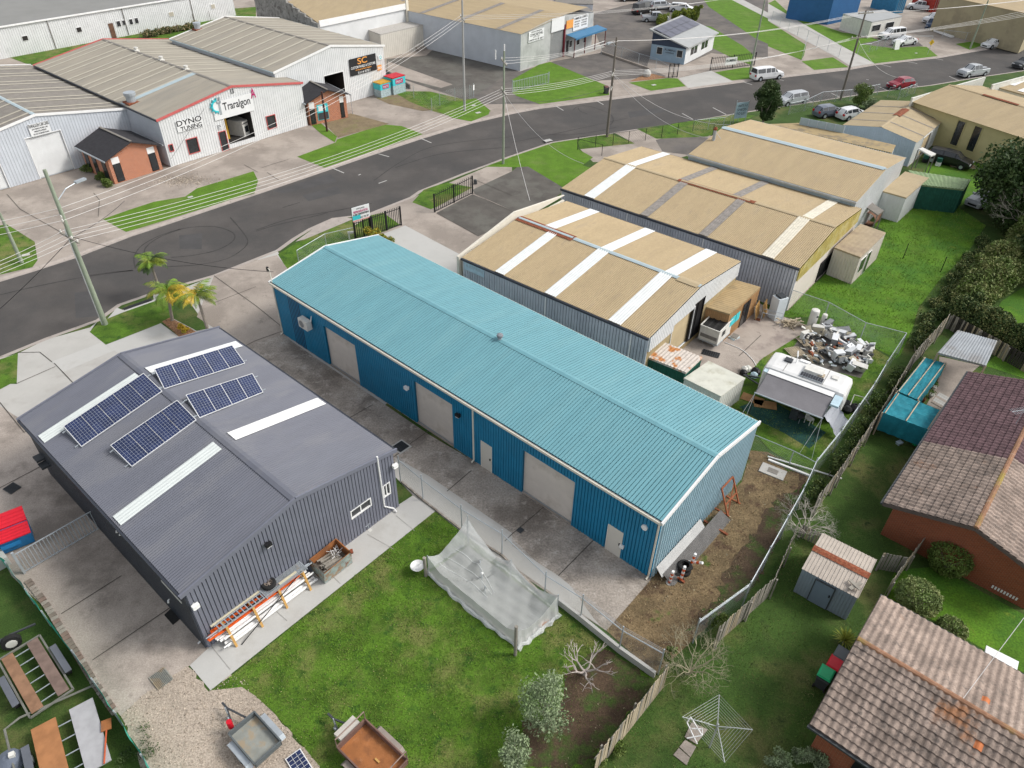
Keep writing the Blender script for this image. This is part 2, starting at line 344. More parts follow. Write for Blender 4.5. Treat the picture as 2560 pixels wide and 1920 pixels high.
def scatter(poly,dens):
    a=np.array([p[:2] for p in poly]); lo,hi=a.min(0),a.max(0); n=int(dens*np.prod(hi-lo))
    x=lo[0]+(hi[0]-lo[0])*RNG.random(n);y=lo[1]+(hi[1]-lo[1])*RNG.random(n); k=inpoly(x,y,poly); return np.stack([x[k],y[k]],1)
def tufts(name,poly,dens,h,mat,label,cat='grass',w=.03,clump=True,holes=()):
    P=scatter(poly,dens)
    for q in holes: P=P[~inpoly(P[:,0],P[:,1],q)]
    if clump:
        f=np.sin(P[:,0]*1.7+P[:,1]*.9)*np.sin(P[:,1]*1.3-P[:,0]*.6)+.6*np.sin(P[:,0]*5.1)*np.sin(P[:,1]*4.3); P=P[RNG.random(len(P))<.55+.35*f]
    n=len(P); a=RNG.random(n)*6.283; hh=h*(.5+RNG.random(n)); le=hh*(.3+.9*RNG.random(n)); b=RNG.random(n)*6.283
    V=np.zeros((n,3,3)); V[:,0,0]=P[:,0]-w*np.cos(a);V[:,0,1]=P[:,1]-w*np.sin(a);V[:,1,0]=P[:,0]+w*np.cos(a);V[:,1,1]=P[:,1]+w*np.sin(a)
    V[:,2,0]=P[:,0]+le*np.cos(b);V[:,2,1]=P[:,1]+le*np.sin(b);V[:,2,2]=hh; V[:,:2,2]=.0
    me=bigmesh(name,V.reshape(-1,3),np.arange(3*n).reshape(n,3),mat,3)
    return link(me,name,kind='stuff',label=label,cat=cat)
def text(s,mat,name='lettering',bold=0):
    cu=bpy.data.curves.new('t','FONT'); cu.body=s; cu.extrude=.01; cu.offset=bold; cu.align_x='CENTER'
    o=bpy.data.objects.new('t',cu); COL.objects.link(o); bpy.context.view_layer.update()
    me=bpy.data.meshes.new_from_object(o.evaluated_get(bpy.context.evaluated_depsgraph_get())); bpy.data.objects.remove(o)
    me.materials.clear(); me.materials.append(mat); me.name=name; return me
def wtext(parent,s,x0,z0,x1,z1,y,mat,name='lettering',bold=0,flip=False):
    me=text(s,mat,name,bold); n=len(me.vertices); 
    if n==0: return
    v=np.zeros(n*3); me.vertices.foreach_get('co',v); v=v.reshape(-1,3); lo,hi=v.min(0),v.max(0)
    q=(v-lo)/np.maximum(hi-lo,1e-6); 
    w_=np.stack([x0+q[:,0]*(x1-x0), y-q[:,2]*.008, z0+q[:,1]*(z1-z0)],1)
    me.vertices.foreach_set('co',w_.ravel()); me.update()
    return link(me,name,parent)
# ================================================================ GROUND
def ext(P,first,last):
    P=[np.array(p[:2]) for p in P]
    a=P[0]+(P[0]-P[1])/np.linalg.norm(P[0]-P[1])*first; b=P[-1]+(P[-1]-P[-2])/np.linalg.norm(P[-1]-P[-2])*last
    return [a]+P+[b]
KN=ext([G(p) for p in [(0,695.5),(81,671),(185,637.7),(321,585.6),(405,558),(492,529),(640,480),(810.7,422.4),(929,382),(1053.7,341.4),(1178,303.8),(1280,280),(1346,267.6),(1531.7,244.5),(1720,220),(1873,199.6),(1949,191),(2122,170.7),(2186,159),(2344,141.8),(2426,127.3),(2560,107)]],60,60)
KS=ext([G(p) for p in [(0,895),(115.7,847.5),(246,801),(300,762),(387.7,731.7),(535,689.8),(640,648),(698,625),(738,596),(779,571),(835,546),(880,541),(929,533),(1030.6,493),(1053.7,477),(1161,434),(1247.6,402),(1280,390),(1381,356),(1569,327),(1708,306.7),(1844,283.5),(2033,254.6),(2200.6,228.6),(2331,212.6),(2461,191),(2560,176.5)]],60,60)
RZ=-.12
def sheet(name,pts,z,mat,kind='structure',**kw):
    return MB().poly([(p[0],p[1],z) for p in pts]).build(name,mat,kind=kind,**kw)
sheet('ground',[(-700,-60),(900,-60),(900,1400),(-700,1400)],-.6,lawn_d)
sheet('road',[(p[0],p[1]) for p in KN]+[(p[0],p[1]) for p in KS[::-1]],RZ,asphalt)
def land(name,pts,mat):
    mb=MB(); mb.prism([(p[0],p[1]) for p in pts],-.55,0); return mb.build(name,mat,kind='structure')
land('verge',[p for p in KN]+[(600,KN[-1][1]+40),(600,900),(-500,900),(-500,KN[0][1])],conc)
land('verge',[p for p in KS]+[(500,KS[-1][1]),(500,-50),(-300,-50),(-300,KS[0][1])],lawn_d)
def kerb(P,side,name):
    P=[Vector((p[0],p[1],0)) for p in P]; mb=MB(); prof=[(-.42,RZ+.006),(-.12,RZ+.004),(-.05,-.01),(0,.012),(.16,.012),(.16,-.04)]
    rows=[]
    for i,p in enumerate(P):
        d=(P[min(i+1,len(P)-1)]-P[max(i-1,0)]).normalized(); n=Vector((-d.y,d.x,0))*side
        rows.append([(p+n*a)[:2]+(z,) for a,z in prof])
    for i in range(len(P)-1):
        for j in range(len(prof)-1):
            q=[rows[i][j],rows[i][j+1],rows[i+1][j+1],rows[i+1][j]]
            mb.poly(q if side<0 else q[::-1])
    return mb.build(name,kerbm,kind='structure')
kerb(KN,1,'kerb'); kerb(KS,-1,'kerb')
LV=.004; _pc=[0]
def patch(name,mat,lv,*a):
    pts=[]
    for seg in a: pts+= G2(*seg)
    _pc[0]+=1; sheet(name,pts,lv*LV+_pc[0]*.00006,mat); return pts
def strip(name,a,b,wd,z,mat,parent=None):
    a=Vector(a[:2]);b=Vector(b[:2]); d=(b-a).normalized(); n=Vector((-d.y,d.x))*wd/2
    return MB().poly([(*(a-n),z),(*(b-n),z),(*(b+n),z),(*(a+n),z)]).build(name,mat,parent,kind='structure')
def rough(name,mat,lv,*a,amp=.16,step=.3):
    pts=[]
    for seg in a: pts+= G2(*seg)
    o=[]
    for i in range(len(pts)):
        p,q=pts[i][:2],pts[(i+1)%len(pts)][:2]; n=max(1,int(np.linalg.norm(q-p)/step))
        for k in range(n): o.append(p+(q-p)*k/n+RNG.normal(size=2)*amp*.5)
    _pc[0]+=1; sheet(name,o,lv*LV+_pc[0]*.00006,mat); return pts
# --- south side, left to right
patch('driveway',conc_pale,1,('21',0,1440,155,1395,400,1275,780,1170,840,1120,775,1210,915,1320,1390,1135,1560,1260,1400,1120,1480,1085,1700,1200,1800,1180,1560,840,1850,725,2212,592),('22',180,500,270,660,600,900,1500,1500),('32',300,900),('31',900,1659,0,1400),('31',-600,600,-600,-900))
patch('concrete_yard',conc_yard,2,('31',-500,300,0,190,330,400,700,700,1400,1659),('41',1600,260,1815,612,1640,775,1280,1000,1040,1210,900,1000,640,640,360,250,100,0),('31',0,1470,-500,500))
patch('driveway',conc_dark,3,('21',2105,1340,2212,1270),('22',240,1225,320,1300,1500,2100),('33',0,860,1190,1640),('43',1205,30,815,475,0,-60),('32',2000,1480,1355,965,1200,800,1150,560,330,0),('22',0,1400))
patch('driveway',conc,3,('21',1850,725,2212,592),('22',180,545,270,660,140,780,255,1225),('21',2105,1340,1700,1080))
patch('footpath',conc_pale,4,('32',1205,640,1500,800,2212,1290),('33',0,1400,400,1659),('43',500,80,700,360,770,440,0,-90),('32',2000,1470,1360,960,1200,800))
path_poly=patch('footpath',conc_new,5,('41',1640,775,1820,990),('32',1550,1100,1355,965),('32',1225,1050),('31',2300,1260),('41',1815,612))
front_lawn=patch('lawn',lawn_m,4,('41',1820,990,2030,840),('32',1550,1100,2110,1550),('43',250,180,420,300,900,690,1240,900,600,1659,400,2300),('42',560,2200,560,1659,300,1340,150,1180,0,1040),('41',2090,960))
gravel_poly=rough('gravel_yard',gravel,3,('41',1040,1210,1280,1000,1640,775,1820,990,2000,850,2120,900,2212,1040),('42',0,1040,150,1180,300,1340,560,1659,560,2300),('41',1280,2300,1200,1500),amp=.14,step=.3)
patch('paving_patch',conc_new,3,('21',450,1465,880,1300,990,1370,540,1560))
patch('paving_patch',conc_new,3,('21',920,1322,1390,1135,1545,1265,1045,1412))
soil_poly=rough('garden_bed',soil,5,('43',490,830,640,690,800,640,1240,905,1060,1130,930,1290,620,1640,100,1650,120,1400,90,1240,350,1250,450,1000))
verge1=patch('grass_strip',lawn_m,2,('21',775,1210,855,1130,935,1088,1060,1040,1325,945,1440,900,1500,1000,1470,1090,1390,1135,915,1320))
patch('grass_strip',lawn_m,2,('21',-100,1480,155,1395,145,1659),('31',90,0,0,48,-200,140))
patch('pit_lintel',conc_new,3,('21',930,1095,1010,1000,1060,1020,1330,930,1320,880,1420,880,1440,905,1320,950,1065,1040))
strip('pit_grate',G(T('21',1065,1015)),G(T('21',1310,930)),.42,.02,black)
patch('mulch_bed',mulch,4,('21',1400,1120,1470,1085,1650,1180,1700,1215,1560,1262))
# verge in front of blue shed
patch('grass_strip',lawn_m,2,('22',190,540,350,440,600,330,850,235,870,420,600,500,270,670))
patch('paving_patch',kerbm,3,('22',340,430,560,270,740,215,845,232,600,335,420,410))
# driveway right of blue shed
patch('driveway',conc_new,2,('22',1130,350,1290,290,1800,560,1810,760,2212,1000),('23',300,1100,900,1500),('22',1400,700,1045,385))
patch('driveway',conc,1,('22',850,215,980,190,1350,45,1480,0,2212,-310,2212,255,1790,560,1810,760,1045,385,830,420))
patch('grass_strip',lawn_m,3,('22',980,205,1100,180,1240,280,1130,335,860,420,840,300))
patch('grass_strip',lawn_m,3,('12',1450,1640,1570,1600,1660,1580,1870,1620,1560,1790),('22',1510,150,1350,90))
patch('paved_yard',asph_dark,4,('22',1560,180,1870,20,2212,160,2212,255,1920,385))
patch('paved_yard',asph_dark,2,('12',1870,1640,2212,1480),('13',100,1400,435,1620),('23',435,0,320,90),('22',2212,250,2212,160,1890,15))
gl=patch('lawn',lawn_b,2,('13',-240,1440,0,1350,350,1230,560,1200,570,1290,700,1360,610,1430,680,1450,440,1620,140,1440,30,1445))
patch('lawn',lawn_m,2,('13',560,1200,860,1160,1060,1240,590,1290))
patch('concrete_apron',conc,1,('13',890,1150,1060,1120,1800,1180,1540,1340,1300,1400,700,1400,590,1290,1060,1240))
patch('lawn',lawn_m,3,('13',1080,1115,1950,985,2100,1000,1830,1110,1690,1180,1250,1200))
patch('gravel_yard',asph2,2,('13',1240,1210,1500,1150,1700,1190,1530,1340,1300,1310))
# beige compound
patch('driveway',conc_yard,2,('23',1000,1400,1180,1380,1400,1200,2000,700,2050,900),('24',60,1050,330,1150,430,1200,100,1420,0,1500),('23',2150,1440,2010,1650,1500,1659,1100,1500))
patch('paved_yard',conc_pink,3,('23',1900,1180,2080,960),('24',0,1100,270,1180,390,1210,180,1390,-60,1480),('23',2130,1430,1830,1300))
cgrass=patch('lawn',lawn_m,4,('23',2160,1440),('24',500,1100,840,1310,1060,1440,950,1659),('34',800,180,560,560,350,780,0,560),('33',2060,370,2000,220,1880,210,1980,30,2120,0),('23',1900,1659,2050,1560))
heap_poly=patch('paved_yard',asph_dark,5,('24',180,1390,300,1230,560,1190,800,1330,920,1400,800,1610,600,1560,300,1480))
patch('dark_ground_patch',M('dark_green_ground',(.015,.06,.05),.2,2,.9),5,('34',-60,130,60,160,500,420,360,560,130,420,-60,330,-250,200))  # dark green ground patch below the caravan awning
# vacant lush lots
lush=patch('vacant_lot',lawn_v,1,('24',60,1080,500,710,720,780,940,580,1010,330,900,280,1120,190,1300,60,1640,130,1900,300,1700,560,1560,800,1300,1060,1180,1400,1100,1440,840,1300,480,1080))
patch('leaf_litter',lawn_d,3,('24',1900,260,2212,380,2212,820,1560,1240,1200,1500,1120,1460,1250,1180,1300,1000,1500,740,1700,560))
patch('driveway_verge',lawn_v,2,('14',1480,1230,1700,1300,1860,1330,1850,1659),('24',1650,130,1300,60),('14',1300,1560,1400,1380))
# dry strip beside the blue shed
dry=patch('weedy_ground',drygrass,5,('43',1205,30,815,475,1240,850,1330,770,1560,560,1800,330),('34',0,1100,330,850,350,800,0,590),('33',2060,575,1985,850,1700,1100,1230,1659))
rough('bare_soil',soil,6,('33',1900,1500,2100,1300),('34',50,1000,250,900,280,760,340,800,230,1020),('33',2150,1659),('43',1800,300,1600,470,1500,460,1750,200),amp=.3)
rough('bare_soil',soil,6,('34',0,600,120,650,300,760,150,740),amp=.3)
# backyards
patch('lawn',lawn_d,2,('24',1500,1500,1700,1540),('34',1000,1040,960,1300,1250,1440,1130,1600,960,1560,520,1310,380,1120,560,860,940,330,1200,480,1250,600))
patch('patio',conc,3,('24',1480,1420,1830,1500,1760,1560),('34',1680,0,1500,230,1370,180,1470,0))
patch('side_lawn',lawn_v,2,('24',1900,1150,2100,800,2212,760,2300,1200,2300,1640,1870,1500,1960,1420))
patch('side_lawn',lawn_v,2,('44',1100,-50,1450,-80,1715,65,2212,335,2212,840,1500,420,1000,170))
backlawn=patch('lawn',lawn_d,3,('43',1330,780,1560,600,1700,610,2212,60),('34',0,1620,240,1330,500,1310,300,1600),('44',250,95,700,350,760,400,990,180,750,560,360,1275,300,1450,900,2000),('43',600,1700,1280,960))
# --- north side
patch('grass_strip',lawn_m,2,('21',0,715,-100,300,0,290,60,280,300,430,325,590,280,650))
gs1=patch('grass_strip',lawn_b,2,('21',890,235,1130,150,1330,85,1600,40,1700,-30),('11',2190,1480,2230,1560),('21',2200,10,1700,160,1250,300,1090,345,1020,310))
gs2=patch('grass_strip',lawn_b,2,('12',355,1355,690,1230,700,1205,1100,1075,1260,1090,1440,1160,1010,1305,590,1450))
patch('grass_strip',lawn_b,3,('12',465,1070,560,1065,700,1180,680,1230,560,1155))
patch('bare_verge',browndirt,3,('12',560,1040,820,980,1150,1070,710,1190))
patch('bare_verge',browndirt,3,('12',1040,850,1170,790,1500,870,1540,950,1440,960,1150,900))
patch('weedy_verge',lawn_m,3,('12',1180,790,1500,790,1800,860,1900,850,2030,960,1860,1050,1540,965,1330,880))
gs3=patch('grass_strip',lawn_b,4,('12',1560,950,1900,850,2020,960,2010,990,1860,1050,1700,1020))
patch('driveway_strip',asph_dark,2,('12',1130,510,1470,480,1560,400,1800,470),('13',0,610,-300,820),('12',1700,820,1130,640))
patch('driveway_strip',conc,3,('12',1140,530,1700,730,1600,760,1130,640))
patch('yard',asph2,1,('12',1130,640,1500,540,1600,380,1650,330),('13',60,620,360,530,800,450,1190,600,1340,660,700,700,230,900,-300,900),('12',1700,830))
gs4=patch('grass_strip',lawn_b,3,('13',40,830,0,800,0,690,230,560,330,535,830,745,840,820,240,900))
gs5=patch('grass_strip',lawn_b,3,('13',1010,715,1340,675,1430,678,1500,745,1200,785))
gs6=patch('grass_strip',lawn_b,3,('13',1750,625,2000,585,2100,580,2060,680,1900,695))
patch('driveway',conc_pale,3,('13',1440,675,1720,610,1910,705,1520,760))
patch('mulch_bed',mulch,3,('13',1010,705,1180,630,1340,670,1200,690))
patch('storage_yard',asph2,2,('13',700,120,1000,40,2212,-200,2212,500),('13',1720,460,1490,560,1190,490,1150,640,780,440,710,250))
patch('embankment',lawn_b,3,('13',1660,0,1900,0,2212,150),('14',0,180,330,390,310,480,290,520,0,400),('13',2212,380,2100,330,1700,60))
patch('embankment',lawn_b,3,('13',1640,220,1720,230,2000,400,2080,470,2060,560,1900,500,1740,420))
patch('driveway',conc_pale,4,('13',1840,0,2000,0,2212,110),('14',0,30,640,400,920,548,720,580,600,500,0,180),('13',2212,160,1900,0))
patch('embankment',lawn_b,3,('14',60,0,200,130,640,280,860,310,1060,390,1370,405,1465,485,920,550,640,400,0,30))
patch('grass_strip',lawn_b,3,('14',290,530,560,495,695,580,400,605))
patch('concrete_yard',conc,2,('14',500,0,900,150,1170,160,1200,280,1400,370,1465,485,1750,440,1860,330,2100,260,2212,400,2400,300,2400,-100,500,-200))
patch('grass_strip',lawn_b,3,('14',1510,240,1640,225,1850,330,1740,350,1550,270))
patch('grass_strip',lawn_b,3,('14',1620,380,1880,340,1850,370,1830,400,1740,430))
patch('grass_strip',lawn_b,3,('14',1980,275,2212,240,2350,250,2350,370,2212,370))
patch('parking_area',asph2,3,('14',800,380,950,350,1260,330,1340,400,1060,415))
patch('weedy_verge',lawn_m,3,('11',-200,480,400,380,900,300,1500,200,1950,80,2212,60),('12',0,60,0,150),('11',1940,150,1475,338,895,350,300,560,250,560,90,500,-200,520))
asph_p=M('patched_asphalt',(.070,.068,.068),.1,.6,.95,grain=.1)
for q in [('21',1545,365,1745,345,1740,485,1550,480),('21',640,860,850,830,860,1060,650,1080),('12',150,1640,640,1490,700,1560,230,1659),('13',1000,960,1300,920,1320,960,1020,1010),('22',400,20,700,-60,740,0,450,70)]: sheet('asphalt_patch',G2(*q),RZ+.004,asph_p)
# --- road markings and tyre marks
road=bpy.data.objects['road']
MK=[('21',1,1,1,1)]
for t,a,b,c,d in [('12',1060,1330,1150,1355),('12',655,1450,760,1495),('12',1410,1190,1515,1235),('13',375,915,445,955),('13',720,865,790,905),('13',1470,980,1560,1030),('13',1735,930,1850,990),('13',1985,703,2075,733),('14',545,805,620,840),('14',955,748,1040,785),('14',1225,715,1300,748),('14',1565,660,1650,697),('14',970,555,1065,580),('14',1190,530,1290,550),('14',1420,500,1515,520),('14',60,680,135,697),('14',290,850,390,885),('12',1060,1585,1130,1560),('12',885,1515,905,1505),('14',850,688,870,690)]:
    strip('road_marking',G(T(t,a,b),RZ),G(T(t,c,d),RZ),.14,RZ+.012,markm,road)
def ribbon(name,pts,wd,z,mat,parent):
    mb=MB(); P=[Vector((p[0],p[1])) for p in pts]; L=[];R_=[]
    for i,p in enumerate(P):
        d=(P[min(i+1,len(P)-1)]-P[max(i-1,0)]).normalized(); n=Vector((-d.y,d.x))*wd/2*(.5+.5*random.random()); L.append(p+n);R_.append(p-n)
    for i in range(len(P)-1): mb.poly([(*R_[i],z),(*R_[i+1],z),(*L[i+1],z),(*L[i],z)])
    return mb.build(name,mat,parent,kind='structure')
def curve(px,n=8):
    P=[np.array(p,float) for p in px]; o=[]
    for i in range(len(P)-1):
        a=P[max(i-1,0)];b=P[i];c=P[i+1];d=P[min(i+2,len(P)-1)]
        for k in range(n):
            t=k/n; o.append(.5*((2*b)+(c-a)*t+(2*a-5*b+4*c-d)*t*t+(-a+3*b-3*c+d)*t**3))
    return o+[P[-1]]
for t,pp in [('21',[(1170,660),(1160,560),(1230,460),(1400,370),(1620,310),(1850,300),(1990,340),(2030,390),(1980,450),(1850,510),(1650,550),(1480,565)]),
             ('21',[(1250,560),(1260,480),(1380,390),(1560,320)]),
             ('21',[(1430,645),(1700,630),(1950,580),(2090,500),(2140,430),(2100,350),(1990,220)]),
             ('21',[(0,890),(250,830),(700,740),(1150,675)]),('21',[(780,720),(1000,690),(1150,680)]),
             ('22',[(0,330),(300,230),(700,160),(1000,100)]),('22',[(230,135),(380,90)]),('22',[(0,340),(160,290),(420,230),(620,180)]),
             ('13',[(530,950),(560,925),(640,915),(740,940),(850,990),(875,1040),(850,1080)]),('13',[(570,930),(590,960),(650,985)]),
             ('13',[(310,1160),(480,1165),(700,1140),(900,1100)]),('12',[(1020,1560),(1250,1400),(1560,1260),(2212,1180)]),('12',[(1200,1450),(1600,1330),(2200,1270)]),
             ('13',[(0,1230),(400,1150),(1000,1020)])]:
    ribbon('tyre_mark',[G(T(t,*p),RZ) for p in curve(pp)],.17,RZ+.008,skidm,road)
# slab joints
for t,a,b,c,d in [('21',1850,725,2212,985),('22',0,985,240,1180),('21',1850,960,2212,820),('21',2105,1340,2212,1285),('22',0,1285,240,1200),('32',800,300,1010,180),('32',1330,520,1500,400),('32',1180,640,1330,530),('32',1650,930,1860,750),('33',0,1300,280,1060),('33',400,1659,700,1355),('32',2150,1360,2212,1300),
   ('31',0,900,390,695),('31',0,160,210,420),('31',210,420,250,400),('21',140,1659,480,1510),('21',470,1480,640,1659),('21',345,1385,450,1470),('21',155,1390,345,1385),('41',530,330,1050,0),('41',800,730,1480,270),
   ('21',60,20,175,150),('21',175,150,520,345),('21',810,10,860,70),('21',860,70,850,215),('22',1560,185,1900,370),('22',1870,10,2212,170),('12',1880,1550,2212,1690),('13',1440,675,1720,610),('13',700,710,1190,600),
   ('12',50,1450,290,1375),('12',95,1490,200,1560),('11',2110,1425,2230,1490),('24',160,1460,400,1250),('23',1960,1420,2150,1240)]:
    strip('slab_joint',G(T(t,a,b)),G(T(t,c,d)),.05,.032,jointm)
for t,a,b,c,d in [('41',1830,612,1990,810),('32',960,1300,1190,1430),('32',1210,1140,1370,1270),('42',180,310,270,390),('42',610,-50,730,70)]:
    strip('slab_joint',G(T(t,a,b)),G(T(t,c,d)),.03,.032,M('faint_joint',(.30,.29,.27),.1) if 'faint_joint' not in MATS else MATS['faint_joint'])
# grates and pits
def grate(t,cx,cy,w_,l,rz,label,m=greyp,bars=8,frame=None):
    p=G(T(t,cx,cy)); o=thing('drain_grate',label,'drain grate',(p[0],p[1],.02),rz)
    if frame: MB().box(-w_/2-.12,-l/2-.12,0,w_/2+.12,l/2+.12,.018).build('surround',frame,o)
    MB().box(-w_/2,-l/2,.0,w_/2,l/2,.03).build('pan',black,o)
    mb=MB()
    for i in range(bars+1): x=-w_/2+w_*i/bars; mb.box(x-.015,-l/2,.031,x+.015,l/2,.05)
    mb.box(-w_/2,-l/2-.02,.031,w_/2,-l/2+.02,.052).box(-w_/2,l/2-.02,.031,w_/2,l/2+.02,.052)
    return mb.build('grille',m,o),o
grate('31',107,905,.75,.62,rad(-28),'flat grey drain grate in the yard left of the slate shed')
grate('41',1395,890,.85,.70,rad(-41),'grey ribbed drain grate where the concrete meets the gravel',bars=12,m=check)
grate('32',1253,545,.72,.72,rad(-41),'square drain grate with pale frame in the driveway between slate and blue sheds',frame=conc_new)
grate('23',1717,1400,1.25,.62,rad(-25),'long dark drain grate in front of the slide-on camper')
grate('33',72,1268,.3,.3,rad(-41),'small square pit lid near the netted vegetable frame')
grate('24',-90,1105,.5,.3,rad(-25),'small brown floor waste beside the timber clad shed',m=rust)
p=G2('41',1420,340,1510,255,1600,335,1495,425); MB().prism([(q[0],q[1]) for q in p],.01,.04).build('rubber_mat',rubber,label='black rubber mat against the dark side wall of the slate shed',cat='mat')
for (t,x,y,s) in [('21',1645,45,.5),('21',225,545,.6),('13',1225,735,.7),('12',1880,912,.6),('12',1920,975,.7),('14',1280,460,.5),('13',310,1215,1.0),('12',745,1455,.0)]:
    if s: p=G(T(t,x,y)); MB().box(-s/2,-s/3,0,s/2,s/3,.03).build('service_pit_lid',conc_new,loc=(p[0],p[1],.012),rz=rad(35),label={45:'concrete service pit lid in the long verge opposite the palms',545:'concrete pit lid beside the base of the leftmost pole',735:'pale pit lid in the small lawn before the plumbing office',912:'round-ish pit lid beside the tall metal pole',975:'broken pit lid at the kerb beside the tall metal pole',460:'pit lid in the grass beside the yellow warning sign',1215:'pale pit lid cut into the kerb of the lower lawn'}[y],cat='pit lid')
# ================================================================ SHEDS
def fr(x,y,yaw): return np.array([x,y,0.]),np.array([math.cos(yaw),math.sin(yaw),0.]),np.array([-math.sin(yaw),math.cos(yaw),0.])
class Bd:
    def __init__(s,fit): s.x,s.y,s.yaw,s.L,s.W,s.he,s.hr=fit; s.o,s.u,s.v=fr(s.x,s.y,s.yaw)
    def wall(s,w):   # start point, direction, outward, yaw, length
        u,v=s.u,s.v
        return {'front':(s.o,u,-v,s.yaw,s.L),'end1':(s.o+u*s.L,v,u,s.yaw+math.pi/2,s.W),'back':(s.o+u*s.L+v*s.W,-u,v,s.yaw+math.pi,s.L),'end0':(s.o+v*s.W,-v,-u,s.yaw-math.pi/2,s.W)}[w]
    def px(s,w,t,x,y):
        p0,d,n,_,_=s.wall(w); P=hitp(T(t,x,y),p0,n); return float(np.dot(P-p0,d)),float(P[2])
    def roof(s,side,t,x,y,off=0):   # hit on roof slope -> local x, y, z
        k=(s.hr-s.he)/(s.W/2)
        if side==0: n=-s.v*k+np.array([0,0,1.]); p0=s.o+np.array([0,0,s.he+off])
        else: n=s.v*k+np.array([0,0,1.]); p0=s.o+s.v*s.W+np.array([0,0,s.he+off])
        P=hitp(T(t,x,y),p0,n); q=P-s.o; return float(np.dot(q,s.u)),float(np.dot(q,s.v)),float(P[2])
    def loc(s): return (s.x,s.y,0)
def prof(L,pitch,depth,kind):
    if pitch<=0: return [(0,0),(L,0)]
    n=max(1,int(round(L/pitch))); p=L/n; o=[]
    for i in range(n):
        x=i*p
        if kind=='trap': o+=[(x,0),(x+.52*p,0),(x+.64*p,depth),(x+.88*p,depth)]
        elif kind=='groove': o+=[(x,0),(x+.14*p,0),(x+.18*p,depth),(x+.96*p,depth)]
        elif kind=='rib': o+=[(x,0),(x+.80*p,0),(x+.85*p,depth),(x+.95*p,depth)]
        else: o+=[(x,0),(x+.25*p,depth*.5),(x+.5*p,depth),(x+.75*p,depth*.5)]
    return o+[(L,0)]
def wallmesh(mb,p0,d,n,L,ztop,openings=(),pitch=.2,depth=.025,kind='trap',z0=0,m=0):
    P=prof(L,pitch,depth,kind); cuts=[]
    for (a,b,_,_) in openings: cuts+=[a,b]
    S=sorted(set([round(p[0],4) for p in P]+[round(c,4) for c in cuts if 0<c<L]))
    xs=[p[0] for p in P]; ys=[p[1] for p in P]
    dep=np.interp(S,xs,ys)
    pt=lambda s,z,dd: (p0[0]+d[0]*s+n[0]*dd,p0[1]+d[1]*s+n[1]*dd,z)
    for i in range(len(S)-1):
        a,b=S[i],S[i+1]; c=(a+b)/2; segs=[(z0,None)]
        for (s0,s1,y0,y1) in openings:
            if s0<=c<=s1:
                ns=[]
                for (l,h) in segs:
                    if y0>l: ns.append((l,y0))
                    ns.append((y1,h))
                segs=ns
        for l,h in segs:
            ha=ztop(a) if h is None else h; hb=ztop(b) if h is None else h
            if ha<=l+1e-3 and hb<=l+1e-3: continue
            mb.poly([pt(a,l,dep[i]),pt(b,l,dep[i+1]),pt(b,hb,dep[i+1]),pt(a,ha,dep[i])],m)
    return mb
def wframe(B,w):
    L=B; L0={'front':((0,0),(1,0),(0,-1),0,B.L),'end1':((B.L,0),(0,1),(1,0),math.pi/2,B.W),'back':((B.L,B.W),(-1,0),(0,1),math.pi,B.L),'end0':((0,B.W),(0,-1),(-1,0),-math.pi/2,B.W)}
    return L0[w]
